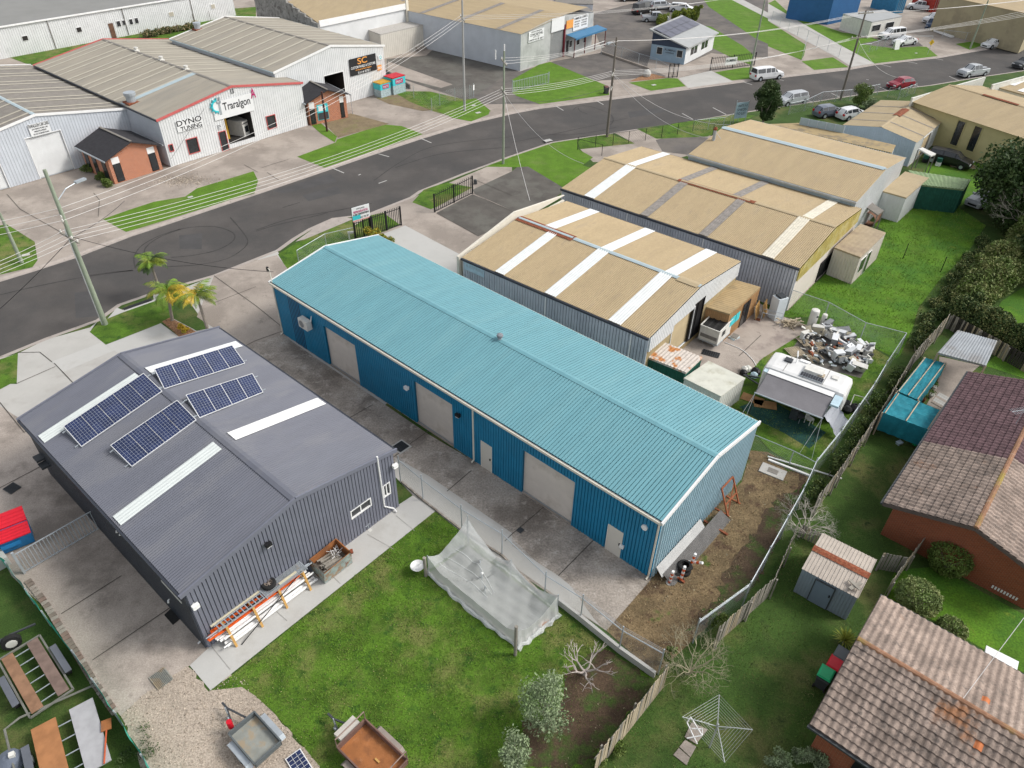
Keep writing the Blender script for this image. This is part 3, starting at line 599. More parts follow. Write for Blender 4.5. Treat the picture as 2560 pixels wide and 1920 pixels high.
def door_parts(root,B,w,kind,s0,s1,z0,z1,mat,ft=None,inset=.1,**kw):
    p0,d,n,rz,_=wframe(B,w)
    loc=(p0[0]+d[0]*s0,p0[1]+d[1]*s0,0); W_=s1-s0
    # in local wall frame x along, y inward, z up
    mb=MB(); i=inset+.03
    mb.poly([(0,0,z0),(0,i,z0),(0,i,z1),(0,0,z1)][::-1]).poly([(W_,0,z0),(W_,i,z0),(W_,i,z1),(W_,0,z1)]).poly([(0,0,z1),(W_,0,z1),(W_,i,z1),(0,i,z1)][::-1]).poly([(0,0,z0),(W_,0,z0),(W_,i,z0),(0,i,z0)])
    if kind=='roller':
        dm=MB(); n_=int((z1-z0)/.1)
        for k in range(n_):
            za=z0+(z1-z0)*k/n_; zb=z0+(z1-z0)*(k+1)/n_; zm=(za+zb)/2
            dm.poly([(0,i,za),(W_,i,za),(W_,i-.035,zm),(0,i-.035,zm)]).poly([(0,i-.035,zm),(W_,i-.035,zm),(W_,i,zb),(0,i,zb)])
        o=dm.build('roller_door',mat,root,loc,rz)
        fr_=MB().box(-.06,-.05,z0,0,i-.03,z1+.06).box(W_,-.05,z0,W_+.06,i-.03,z1+.06).box(0,-.05,z1,W_,i-.03,z1+.06).build('door_frame',ft or mat,o)
        mb.build('reveal',ft or mat,o)
        MB().box(0,i-.07,z0,W_,i-.036,z0+.09).build('bottom_rail',zinc,o)
    elif kind=='door':
        o=MB().box(0,-.075,z0,W_,.02,z1).build('door',mat,root,loc,rz); mb2=MB().box(W_-.12,-.12,z0+.95,W_-.05,-.076,z0+1.1); mb2.build('handle',black,o)
        MB().box(-.05,-.09,z0,-.001,.02,z1+.05).box(W_+.001,-.09,z0,W_+.05,.02,z1+.05).box(0,-.09,z1+.001,W_,.02,z1+.05).build('door_frame',ft or mat,o)
    elif kind=='window':
        f=ft or white; t_=.06
        o=MB().box(-t_,-.09,z0-t_,W_+t_,.03,z0).box(-t_,-.09,z1,W_+t_,.03,z1+t_).box(-t_,-.09,z0,0,.03,z1).box(W_,-.09,z0,W_+t_,.03,z1)
        if kw.get('mull',1): o.box(W_/2-.03,-.05,z0,W_/2+.03,.03,z1)
        o=o.build('window',f,root,loc,rz)
        MB().poly([(0,0.0,z0),(W_,0.0,z0),(W_,0.0,z1),(0,0.0,z1)]).build('pane',mat or glass,o)
    elif kind=='open':
        D_=5; o=MB().poly([(0,0,z0),(0,D_,z0),(0,D_,z1),(0,0,z1)][::-1]).poly([(W_,0,z0),(W_,D_,z0),(W_,D_,z1),(W_,0,z1)]).poly([(0,0,z1),(W_,0,z1),(W_,D_,z1),(0,D_,z1)][::-1]).poly([(0,D_,z0),(W_,D_,z0),(W_,D_,z1),(0,D_,z1)]).poly([(0,0,z0+.01),(W_,0,z0+.01),(W_,D_,z0+.01),(0,D_,z0+.01)]).build('doorway',mat or voidm,root,loc,rz)
        MB().box(-.07,-.06,z0,0,.05,z1+.07).box(W_,-.06,z0,W_+.07,.05,z1+.07).box(0,-.06,z1,W_,.05,z1+.07).build('door_frame',ft or white,o)
    elif kind=='stripe':
        o=None; mbb=MB(); wallmesh(mbb,(0,0),(1,0),(0,-1),W_,lambda s:z1,(),.2,.02,'trap',z0); mbb.build('wall_stripe',mat,root,(loc[0]+n[0]*.05,loc[1]+n[1]*.05,0),rz); 
    return loc,rz
def shed(name,label,fit,rm,walls,ops=(),wp=(.2,.025,'trap'),rp=(.19,.03,'rib'),skys=(),ridge=None,gut=None,barge=None,oh=.12,og=.05,cat='shed',dps=(),slab=True,skip=(),base=None,wpe={},split=None,roofkw=None):
    """walls: dict front/end1/back/end0 -> material; ops: (wall, kind, (s0,s1,z0,z1) or (tile,x0,y0,x1,y1), mat, frame)"""
    B=Bd(fit); root=thing(name,label,cat,B.loc(),B.yaw); he,hr,L,W=B.he,B.hr,B.L,B.W
    gz=lambda s: he+(hr-he)*(1-abs(s-W/2)/(W/2))
    opl={k:[] for k in ('front','end1','back','end0')}
    for op in ops:
        w,k,q=op[0],op[1],op[2]
        if isinstance(q[0],str):
            s0,z1=B.px(w,q[0],q[1],q[2]); s1,z0=B.px(w,q[0],q[3],q[4]); z0=0.03 if z0<.35 else z0
        else: s0,s1,z0,z1=q
        if s1<s0: s0,s1=s1,s0
        ztop=(lambda s:he) if w in('front','back') else gz
        z1=min(z1,min(ztop(s0),ztop(s1))-.12)
        if k not in ('stripe','door'): opl[w].append((s0,s1,z0,z1))
        door_parts(root,B,w,k,s0,s1,z0,z1,op[3],op[4] if len(op)>4 else None,mull=(op[5] if len(op)>5 else 1))
    for w in ('front','end1','back','end0'):
        if w in skip: continue
        p0,d,n,rz,LL=wframe(B,w); mb=MB()
        zt=(lambda s:he) if w in('front','back') else gz
        m=walls[w]; ms=[m]
        if split and w in split:
            zs,m2=split[w]; ms=[m,m2]
            wallmesh(mb,p0,d,n,LL,lambda s:zs,opl[w],0,0,'trap',0,1)
            wallmesh(mb,p0,d,(n[0],n[1]),LL,zt,[o for o in opl[w] if o[3]>zs],wp[0],wp[1]+.03,wp[2],zs,0)
        else: wallmesh(mb,p0,d,n,LL,zt,opl[w],*wpe.get(w,wp))
        mb.build('wall',ms,root)
    # roof
    k=(hr-he)/(W/2); mb=MB(); e=-oh
    for side in (0,1):
        y0=-oh if side==0 else W+oh; z0=he-k*oh; P=prof(L+2*og,rp[0],rp[1],rp[2])
        for i in range(len(P)-1):
            (a,da),(b,db)=P[i],P[i+1]; a-=og;b-=og
            q=[(a,y0,z0+da+.02),(b,y0,z0+db+.02),(b,W/2,hr+db+.02),(a,W/2,hr+da+.02)]
            mb.poly(q if side==0 else q[::-1])
    roof=mb.build('roof',rm,root)
    th=rp[1]+.03
    for sk in skys:   # (x0,x1,side,frac0,frac1,mat)
        x0,x1,side,f0,f1,m=sk; mb=MB()
        yy=lambda f: (-oh+(W/2+oh)*f) if side==0 else (W+oh-(W/2+oh)*f)
        zz=lambda f: he-k*oh+(hr-he+k*oh)*f+th+.008
        P=prof(x1-x0,.2 if rp[0] else 0,.02,'corr')
        for i in range(len(P)-1):
            (a,da),(b,db)=P[i],P[i+1]; q=[(x0+a,yy(f0),zz(f0)+da),(x0+b,yy(f0),zz(f0)+db),(x0+b,yy(f1),zz(f1)+db),(x0+a,yy(f1),zz(f1)+da)]
            mb.poly(q if side==0 else q[::-1])
        mb.build('skylight',m,roof)
    rc=ridge or rm; rr=.22
    mb=MB()
    for sg in (-1,1):
        q=[(-og-.02,W/2+sg*rr,hr-k*rr+th+.012),(L+og+.02,W/2+sg*rr,hr-k*rr+th+.012),(L+og+.02,W/2,hr+th+.03),(-og-.02,W/2,hr+th+.03)]
        mb.poly(q if sg<0 else q[::-1])
    mb.build('ridge_cap',rc,root)
    if gut:
        for y0,sg in ((-oh,-1),(W+oh,1)):
            MB().box(-og,y0,he-k*oh-.14,L+og,y0+sg*.13,he-k*oh+.01).build('gutter',gut,root)
    if barge:
        for x0,sg in ((-og,-1),(L+og,1)):
            mb=MB()
            for s_ in (0,1):
                ya=-oh-.1 if s_==0 else W+oh+.1
                mb.bar((x0+sg*.03,ya,he-k*oh-.02),(x0+sg*.03,W/2,hr+.06-.02),.1,.24)
            mb.build('barge_flashing',barge,root)
    for dp in dps:   # (wall, s, mat)
        w,s,m=dp[:3]; p0,d,n,rz,LL=wframe(B,w); x=p0[0]+d[0]*s+n[0]*.09; y=p0[1]+d[1]*s+n[1]*.09
        MB().tube([(x,y,he-.1),(x,y,.15),(x+n[0]*.2,y+n[1]*.2,.06)],.055,6).build('downpipe',m,root)
    if slab: MB().box(-.06,-.06,-.3,L+.06,W+.06,.05).build('floor_slab',conc,root)
    return B,root
def wobj(B,w,name,label,cat,t,x,y,group=None,off=0.0):
    s,z=B.px(w,t,x,y); p0,d,n,rz,_=B.wall(w); p=p0+d*s+n*off
    return thing(name,label,cat,(p[0],p[1],z),rz,group)
def signboard(B,w,label,t,x0,y0,x1,y1,mat,lines=(),name='wall_sign',off=.09,frame=None):
    """lines: (text, fx0,fz0,fx1,fz1, mat) fractions of the board"""
    s0,z1=B.px(w,t,x0,y0); s1,z0=B.px(w,t,x1,y1); 
    if s1<s0: s0,s1=s1,s0
    if z1<z0: z0,z1=z1,z0
    p0,d,n,rz,_=B.wall(w); p=p0+d*s0+n*off; r=thing(name,label,'sign',(p[0],p[1],z0),rz); W_=s1-s0; H_=z1-z0
    MB().box(0,-.03,0,W_,.0,H_).build('board',mat,r)
    if frame: MB().box(-.04,-.04,-.04,W_+.04,.0,0).box(-.04,-.04,H_,W_+.04,0,H_+.04).box(-.04,-.04,0,0,0,H_).box(W_,-.04,0,W_+.04,0,H_).build('frame',frame,r)
    for ln in lines: wtext(r,ln[0],ln[1]*W_,ln[2]*H_,ln[3]*W_,ln[4]*H_,-.034,ln[5],bold=.012)
    return r,W_,H_
allw=lambda m:dict(front=m,end1=m,back=m,end0=m)
# ---- blue shed
BL=(-17.462,45.419,-0.717,33.095,9.768,4.495,5.356)
tB=Bd(BL)
bB,rB=shed('blue_shed','long turquoise-roofed shed with deep blue ribbed walls and beige roller doors',BL,blue_roof,dict(front=blue_wall,end1=blue_sunlit,back=blue_sunlit,end0=blue_sunlit),
 ops=[('front','roller',('22',585,1150,905,1645),roller,blue_wall),('front','roller',('32',1365,-34,1715,525),roller,blue_wall),('front','roller',('33',100,565,515,1200),roller,blue_wall),
      ('front','door',('32',1955,490,2040,740),doorm,cream),('front','door',('33',845,1210,930,1480),doorm,cream),('front','stripe',('22',265,880,445,1340),navy)],
 wpe={'end1':(.25,.09,'trap')},wp=(.2,.06,'groove'),rp=(.205,.085,'groove'),ridge=blue_roof,gut=cream,barge=white,dps=[('front',.1,cream),('front',bB_s if False else tB.px('front','32',1885,400)[0],cream),('front',33.0,cream)])
# grey shed
GR=(-27.347,30.279,-0.705,17.252,12.073,4.334,5.437)
tG=Bd(GR)
def rx(B,side,*a): return B.roof(side,*a)[0]
sk=[]
a0=rx(tG,0,'31',990,1155);a1=rx(tG,0,'31',1050,1220); b0=rx(tG,1,'31',2050,500); c0=rx(tG,1,'32',530,130);c1=rx(tG,1,'32',605,180)
sk1=( (a0+a1)/2-.42,(a0+a1)/2+.42); sk2=((c0+c1)/2-.42,(c0+c1)/2+.42)
d0=rx(tG,0,'31',345,455);d1=rx(tG,0,'31',395,510); sk3=((d0+d1)/2-.42,(d0+d1)/2+.42)
e0=rx(tG,1,'21',2030,1300);e1=rx(tG,1,'21',2080,1345); sk4=((e0+e1)/2-.42,(e0+e1)/2+.42)
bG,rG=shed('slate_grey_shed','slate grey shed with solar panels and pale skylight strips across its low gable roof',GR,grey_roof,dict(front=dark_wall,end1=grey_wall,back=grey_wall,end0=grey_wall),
 ops=[('end1','window',('32',815,1100,985,1040),glass,white),('end1','window',('32',1095,880,1152,935),glass,white)],
 wp=(.2,.07,'groove'),rp=(.152,.05,'corr'),ridge=grey_roof,gut=dark_wall,barge=grey_wall,oh=.15,
 skys=[(*sk1,0,.02,.93,skylightg),(*sk2,1,.02,.93,white),(*sk3,0,.02,.95,skylightg),(*sk4,1,.02,.95,skylightm)])
# beige sheds
BA=(-4.003,50.201,-0.6728,16.683,13.562,4.199,5.043)
tA=Bd(BA)
def skb(B,side,t,x0,y0,x1,y1,m,w_=.45,f0=0,f1=1):
    c=(rx(B,side,t,x0,y0)+rx(B,side,t,x1,y1))/2; return (c-w_,c+w_,side,f0,f1,m)
bA,rA=shed('beige_roofed_workshop','workshop with corrugated beige roof, three white skylight bands and part-rusted ridge capping',BA,beige_roof,dict(front=cb_wall,end1=white_wall,back=cb_wall,end0=masonry),
 ops=[('end1','roller',('23',1390,1150,1520,1280),rollert,white),('end1','window',('23',1570,970,1600,1200),black,black)],
 split=dict(end1=(3.0,M('ochre_block_wall',(.34,.27,.15),.1,1,.85,c2=(.28,.21,.11)))),wp=(.25,.08,'groove'),rp=(.15,.05,'corr'),ridge=zincblue,gut=dark_wall,
 skys=[skb(tA,0,'23',310,850,420,880,skylightm,.5),skb(tA,0,'23',860,1100,950,1130,skylightm,.5),skb(tA,0,'22',2100,640,2212,700,skylightm,.45),
       skb(tA,1,'23',660,165,730,180,skylightm,.5),skb(tA,1,'23',1150,325,1215,345,skylightm,.5),skb(tA,1,'23',1680,505,1760,525,skylightm,.5)],
 dps=[('front',tA.px('front','23',295,950)[0],white),('front',tA.px('front','23',1028,1300)[0],white)])
BBf=(4.280,64.339,-0.6709,22.824,14.042,3.949,4.773)
tBB=Bd(BBf)
bBB,rBB=shed('large_beige_roofed_workshop','largest beige roofed workshop, roof crossed by dark lichen-covered skylight strips',BBf,beige_roof,dict(front=cb_wall,end1=yellowsheet,back=cb_wall,end0=masonry),
 ops=[('end1','window',('24',455,620,510,700),black,black)],split=dict(end1=(2.75,masonry)),wp=(.25,.08,'groove'),rp=(.15,.05,'corr'),ridge=beige_roof2,gut=dark_wall,
 skys=[skb(tBB,0,'13',700,1640,790,1659,skylightm,.55),skb(tBB,0,'23',1130,190,1180,205,old_sky,.4),skb(tBB,0,'23',1640,350,1700,375,old_sky,.4),skb(tBB,0,'24',-20,540,45,560,old_sky2,.5),
       skb(tBB,1,'13',1280,1330,1340,1345,skylightm,.45),skb(tBB,1,'13',1710,1450,1770,1465,old_sky,.4),skb(tBB,1,'14',-100,1600,-60,1610,old_sky,.4),skb(tBB,1,'24',530,75,600,90,old_sky2,.45)],
 dps=[('front',22.7,white),('front',tBB.px('front','23',998,220)[0],white),('front',tBB.px('front','23',1655,430)[0],white)])
BC=(17.376,72.115,-0.6826,16.883,13.973,4.5,5.412)
bC,rC=shed('wide_tan_roofed_shed','wide tan roofed shed with pale blue ridge flashing and white rear wall',BC,tan_roof,dict(front=zincblue,end1=white_wall,back=zincblue,end0=white_wall),
 wp=(.25,.025,'trap'),rp=(.17,.045,'corr'),ridge=zincblue,gut=zinc,oh=.1)
SE=(44.957,81.670,0.8731,12.971,8.264,2.847,3.575)
tSE=Bd(SE)
bSE,rSE=shed('pale_blue_gable_shed','gabled shed with pale blue end wall and dusty roof carrying a rusty ridge vent',SE,beige_roof2,dict(front=white_wall,end1=white_wall,back=zincblue,end0=M('sky_blue_wall',(.42,.50,.58),.04,.7)),
 ops=[('front','roller',('14',1345,1210,1430,1230),rollert,white)] if 0 else [('front','roller',(3.2,6.2,.05,2.5),rollert,white)],wp=(.25,.02,'trap'),rp=(.2,.02,'corr'),ridge=beige_roof2,
 skys=[(x-.12,x+.12,s_,0,1,old_sky) for x in (2.6,6.2,9.6) for s_ in (0,1)])
BF=(48.651,92.605,-1.041,20,13.351,4.208,5.155)
tF=Bd(BF)
bF,rF=shed('cream_block_warehouse','cream block warehouse with wide tan roof and two tall dark windows',BF,tan_roof,allw(creambrick),
 ops=[('front','window',('14',1675,1015,1660,1165),glass,creambrick,0),('front','window',('14',1810,1055,1800,1215),glass,creambrick,0)] if 0 else [('front','window',(tF.px('front','14',1665,1090)[0]-.45,tF.px('front','14',1665,1090)[0]+.45,.9,3.7),glass,creambrick,0),('front','window',(tF.px('front','14',1808,1140)[0]-.45,tF.px('front','14',1808,1140)[0]+.45,.9,3.7),glass,creambrick,0)],
 wp=(0,0,'trap'),rp=(.3,.02,'corr'),ridge=tan_roof,oh=.5)
# top left sheds
TR=(-61.064,96.057,-0.6925,29.972,18.365,5.158,6.623)
tT=Bd(TR)
bT,rT=shed('tuning_workshop','white ribbed workshop with faded red trim and wide khaki roof facing the street',TR,khaki_roof,dict(front=grey_white,end1=white_wall,back=grey_white,end0=white_wall),
 ops=[('end1','open',('11',1915,960,2205,1180),voidm,white),('end1','window',('11',1605,1210,1725,1305),glass,pinkm,0),('end1','window',('11',1455,1255,1500,1300),glass,pinkm,0),('end1','window',('12',85,1010,178,1095),glass,pinkm,0),('end1','window',('11',1885,1145,1978,1285),glass,pinkm,0)],
 wp=(.3,.03,'trap'),rp=(.18,.03,'corr'),ridge=grey_sheet,gut=dark_wall,barge=pinkm,
 skys=[(x-.18,x+.18,s_,0,1,khaki_light) for x in [1.5,2.9,5.3,6.7,9.2,10.6,13.0,14.4,16.8,18.2,20.6,22.0] for s_ in (0,1)]+[(rx(tT,0,'11',1160,860)-.4,rx(tT,0,'11',1160,860)+.4,0,.0,1,zincblue)])
SCf=(-47.754,106.828,-0.6832,23.396,17.574,6.027,7.469)
tS=Bd(SCf)
bS,rS=shed('panel_repair_workshop','pale ribbed workshop with black sign board, khaki striped roof, beside two water tanks',SCf,khaki_roof,dict(front=grey_white,end1=white_wall,back=grey_white,end0=white_wall),
 ops=[('end1','open',('12',585,660,770,790),voidm,white)],wp=(.3,.03,'trap'),rp=(.18,.03,'corr'),ridge=grey_sheet,gut=zincblue,barge=white,
 skys=[(x-.2,x+.2,s_,0,1,khaki_light) for x in [1.2,3.2,5.2,7.5,9.6,11.8,14,16.3,18.6,21] for s_ in (0,1)])
CC=(-74.527,82.935,-0.6847,25.105,18.685,4.769,6.263)
tC=Bd(CC)
bCC,rCC=shed('car_care_workshop','ribbed white workshop at the left edge with strongly striped grey roof and pale blue ridge',CC,grey_sheet,dict(front=grey_white,end1=grey_white,back=grey_white,end0=white_wall),
 ops=[('end1','roller',('11',215,1200,650,1480),rollerw,white),('end1','roller',('11',-300,1500,100,1659),rollerw,white)],
 wp=(.3,.03,'trap'),rp=(.18,.03,'corr'),ridge=zincblue,gut=zincblue,barge=white,
 skys=[(x-.16,x+.16,1,0,1,khaki_light) for x in [.8,2.2,5.0,6.4,9.4,10.8,13.6,15.0,18.0,19.4,22.3,23.7]]+[(x-.16,x+.16,0,0,1,khaki_light) for x in [18.2,19.6,22.5,24]])
def polyshed(name,label,pts,h,wm,rm,hs=None,ops=(),pitch=.25,cat='shed',z0=0,rib=True,roofribs=None,over=.05):
    """flat or mono-pitch building from its roof corner positions (world xy, ccw or cw) ; hs: heights per corner"""
    P=[np.array(p[:2],float) for p in pts]; n=len(P); hs=list(hs or [h]*n)
    A=sum(P[i][0]*P[(i+1)%n][1]-P[(i+1)%n][0]*P[i][1] for i in range(n))
    if A<0: P=P[::-1]; hs=hs[::-1]
    o=P[0].copy(); root=thing(name,label,cat,(o[0],o[1],z0))
    Q=[p-o for p in P]; c=sum(Q)/n
    for i in range(n):
        a,b=Q[i],Q[(i+1)%n]; L_=np.linalg.norm(b-a); d=(b-a)/L_; nn=(d[1],-d[0]); mb=MB()
        wallmesh(mb,a,d,nn,L_,lambda s,i=i,L_=L_: hs[i]+(hs[(i+1)%n]-hs[i])*s/L_,(),pitch if rib else 0,.02,'trap'); mb.build('wall',wm,root)
    R_=[q+(q-c)/np.linalg.norm(q-c)*over for q in Q]
    mb=MB()
    if roofribs and n==4:
        k0=roofribs[0]; A_,B_,C_,D_=[np.array([*R_[(j+k0)%4],hs[(j+k0)%4]+.03]) for j in range(4)]
        L_=np.linalg.norm(B_-A_); pr=prof(L_,roofribs[1],roofribs[2],'corr')
        for i in range(len(pr)-1):
            s,t=pr[i][0]/L_,pr[i+1][0]/L_; e1,e2=np.array([0,0,pr[i][1]]),np.array([0,0,pr[i+1][1]])
            mb.poly([A_+(B_-A_)*s+e1,A_+(B_-A_)*t+e2,D_+(C_-D_)*t+e2,D_+(C_-D_)*s+e1])
    else: mb.poly([(*R_[i],hs[i]+.03) for i in range(n)])
    for i in range(n):
        a,b=R_[i],R_[(i+1)%n]; mb.poly([(*a,hs[i]-.1),(*b,hs[(i+1)%n]-.1),(*b,hs[(i+1)%n]+.03),(*a,hs[i]+.03)])
    mb.build('roof',rm,root); return root,Q,hs
def GP(h,t,*a): return [G(T(t,a[i],a[i+1]),h) for i in range(0,len(a),2)]
def rect(a,b,c): # a,b,c consecutive -> adds d
    return [a,b,c,a+c-b]
# parapet of beige A front (road side)
B=tA; 
def parapet(B,label,hp,m,t=.2):
    r=thing('parapet_wall',label,'wall',B.loc(),B.yaw)
    MB().box(-.5,-.2,0,-.3,B.W+.2,B.he).build('wall',m,r)
    mb=MB(); mb.poly([(-.5,-.2,B.he),(-.5,B.W/2,B.hr+hp),(-.5,B.W+.2,B.he+hp)]).poly([(-.3,-.2,B.he),(-.3,B.W+.2,B.he+hp),(-.3,B.W/2,B.hr+hp)])
    mb.poly([(-.5,-.2,B.he),(-.3,-.2,B.he),(-.3,B.W/2,B.hr+hp),(-.5,B.W/2,B.hr+hp)]).poly([(-.5,B.W/2,B.hr+hp),(-.3,B.W/2,B.hr+hp),(-.3,B.W+.2,B.he+hp),(-.5,B.W+.2,B.he+hp)])
    mb.build('gable_panel',m,r)
parapet(tA,'cream parapet wall rising above the street end of the nearest beige roof',.45,cream)
# annex behind large beige workshop
a,b,c=GP(2.6,'24',575,480,800,565,1015,355)
r,Q,hs=polyshed('flat_roofed_annex','small cream flat roofed annex with corrugated side on the rear of the largest beige workshop',rect(a,b,c),2.6,masonry,M('sandy_flat_roof',(.36,.29,.2),.08,2,.9,c2=(.28,.22,.16)),roofribs=(0,.4,.01))
d_=(c-b)[:2]; ang=math.atan2(d_[1],d_[0]); Lc=np.linalg.norm(d_)
w0=b[:2]-a[:2]
for s0,s1,z0,z1 in ((.5,1.7,.9,2.1),(2.2,3.0,.1,2.1)):
    p=(b[:2]+d_/Lc*s0); o=MB().box(-.05,-.06,z0-.05,s1-s0+.05,.02,z1+.05).build('window',white,None,(p[0],p[1],0),ang); o.parent=r; o.location=(p[0]-r.location.x,p[1]-r.location.y,0)
    MB().box(0,-.07,z0,s1-s0,-.061,z1).build('pane',glass,o)
a,b,c=GP(2.6,'14',1185,1485,1020,1655,1180,1720)
a=G(T('14',1185,1485),2.6); b=G(T('24',985,-10),2.6); c=G(T('24',1195,50),2.6)
polyshed('flat_roofed_annex','white flat roofed annex tucked against the rear of the wide tan roofed shed',rect(a,b,c),2.6,white_wall,beige_roof2,roofribs=(0,.4,.01))
# lean-to D with pale blue panel parapet
pts=[G(T('14',0,1075),3.2),G(T('14',260,1065),3.2),G(T('14',1100,1255),3.2),G(T('14',1065,1320),3.2)]
polyshed('low_roofed_store','low stained beige roofed store between the wide tan shed and the pale blue gable',pts,3.2,white_wall,M('stained_beige_roof',(.34,.26,.14),.1,1,.85,c2=(.22,.18,.12),sc2=.8,th=(.5,.62)))
p,q=G(T('14',270,1070),3.3),G(T('14',650,1145),3.3); r=thing('parapet_wall','pale blue panelled parapet along the low stained roof','wall',(p[0],p[1],0),math.atan2(q[1]-p[1],q[0]-p[0])); L_=np.linalg.norm(q-p)
MB().box(0,0,2.4,L_,.12,4.0).build('backing',grey_white,r)
for k in range(5): MB().box(L_*k/5+.04,-.04,3.2,L_*(k+1)/5-.04,-.002,4.05).build('panel',zincblue,r)
# white long warehouse at the top left
A0=G(T('11',-300,570)); A1=G(T('11',2040,135)); dv=(A1-A0)[:2]; L_=np.linalg.norm(dv); an=math.atan2(dv[1],dv[0])
r=thing('long_white_warehouse','very long white ribbed warehouse wall with flat grey roof across the top left','warehouse',(A0[0],A0[1],0),an)
WH=4.4
class W0: pass
mb=MB(); wallmesh(mb,(0,0),(1,0),(0,-1),L_,lambda s:WH,(),.35,.04,'trap'); mb.build('wall',white_wall,r)
MB().poly([(L_,0,0),(L_,30,0),(L_,30,WH),(L_,0,WH)]).build('wall',conc_panel,r)
MB().poly([(-.1,-.15,WH),(L_+.1,-.15,WH),(L_+.1,40,WH+.8),(-.1,40,WH+.8)]).build('roof',M('smooth_grey_roof',(.225,.225,.215),.05,.3,.8),r)
MB().box(-.1,-.3,WH-.15,L_+.1,-.05,WH+.05).build('gutter',white,r)
def lw(t,x,y):
    P=hitp(T(t,x,y),A0,np.array([-math.sin(an),math.cos(an),0])); return float((P-A0)[:2]@(dv/L_)),float(P[2])
for x0,y0,x1,y1,m in [(185,315,245,345,voidm),(655,240,708,272,voidm),(1455,108,1502,136,khaki_light),(1820,40,1858,70,khaki_light),(1000,185,1045,225,glass),(1050,178,1090,212,glass),(1110,168,1150,207,glass),(1158,158,1198,197,glass)]:
    s0,z1=lw('11',x0,y0); s1,z0=lw('11',x1,y1); o=MB().box(s0-.05,-.09,z0-.05,s1+.05,0,z1+.05).build('window',white,r); MB().box(s0,-.1,z0,s1,-.091,z1).build('pane',m,o)
s0,z1=lw('11',930,205); s1,z0=lw('11',1010,330); o=MB().box(s0,-.1,.05,s1,0,z1).build('door',M('rusty_brown_door',(.13,.07,.045),.3,5,.8),r,label='rusty brown door in the long white wall')
for x,y in [(395,165),(1045,70),(1630,-30)]:
    s0,_=lw('11',x,y); MB().box(s0-.04,-.12,.1,s0+.04,-.04,WH-.1).build('downpipe',grey_sheet,r)
# concrete-block building with beige roof, top
h=6.0
pts=[G(T('12',540,200),h),G(T('12',1305,45),h),G(T('12',900,-240),h),G(T('12',280,15),h)]
r,Q,hs=polyshed('block_walled_factory','beige roofed factory with mouldy stepped block parapet and white street wall',pts,h,white_wall,tan_roof,hs=[h]*4,rib=False)
# stepped parapet
a=G(T('12',540,175),h+.6)[:2]; b=G(T('12',0,20),h+.6)[:2]; d=b-a; Ln=np.linalg.norm(d); r2=thing('stepped_block_wall','mouldy grey concrete block wall with stepped top behind the panel repair workshop','wall',(a[0],a[1],0),math.atan2(d[1],d[0]))
n_=11
for k in range(n_): MB().box(Ln*k/n_,0,0,Ln*(k+1)/n_-.03,.25,h+.2+.42*min(k,7)-.1*max(0,k-7)).build('block_panel',oldblock,r2)
a=GP(6,'12',540,200,1305,45); dd_=(a[1]-a[0])[:2]; an=math.atan2(dd_[1],dd_[0]); o=thing('white_parapet','white parapet beam along the street side of the block walled factory','wall',(a[0][0],a[0][1],0),an); MB().box(0,-.25,5.5,np.linalg.norm(dd_),-.08,6.35).build('beam',white,o); MB().box(np.linalg.norm(dd_)-.5,-.35,0,np.linalg.norm(dd_),-.1,6.8).build('pier',cream,o)
# annex with gravel roof
h=3.6; pts=[G(T('12',830,205),h),G(T('12',1075,298),h),G(T('12',1565,185),h),G(T('12',1320,95),h)]
r,Q,hs=polyshed('flat_roofed_office','cream ribbed office annex with pale gravelled flat roof and small rear steps',pts,h,M('cream_ribbed_wall',(.56,.53,.47),.05,1,.6),M('gravelled_flat_roof',(.42,.40,.37),.08,3,.95,c3=(.28,.26,.24),sc3=6,grain=.15),pitch=.4)
for t,x,y in (('12',1080,210),('12',1355,148)):
    p=G(T(t,x,y),h); MB().box(-.4,-.4,0,.4,.4,.25).box(-.25,-.25,.25,.25,.25,.6).build('roof_cowl',zinc,r,(p[0]-r.location.x,p[1]-r.location.y,h+.03))
p=G(T('12',945,345)); 
# small black porch
p=G(T('12',1590,410)); o=polyshed('black_porch_shed','tiny black skillion shed against the long pale grey wall',[p+np.array(q+(0,)) for q in ((-.9,-.7),(.9,-.3),(.6,1.0),(-1.2,.6))],2.7,black,black,hs=[2.3,2.3,3,3],rib=False)
p=G(T('12',1510,405)); 
def chair(p,label):
    o=thing('garden_chair',label,'chair',p,.6); MB().box(-.22,-.22,.4,.22,.22,.44).build('seat',plastic_w,o); MB().box(-.22,.2,.44,.22,.24,.85).build('backrest',plastic_w,o)
    for x in (-.19,.19):
        for y in (-.19,.19): MB().box(x-.02,y-.02,0,x+.02,y+.02,.4).build('leg',plastic_w,o)
chair(p,'white plastic chair beside the tiny black porch')
p=G(T('12',1420,430)); o=thing('entry_steps','short concrete steps up to the cream office annex','steps',p,rad(50))
for k in range(3): MB().box(-.8,-.9+.3*k,0,.8,.9,.17*(k+1)).build('step',conc,o)
# big grey-walled beige roof factory (concreting)
CF=None
h=5.2
c0=G(T('13',65,295),4.6); 
import itertools
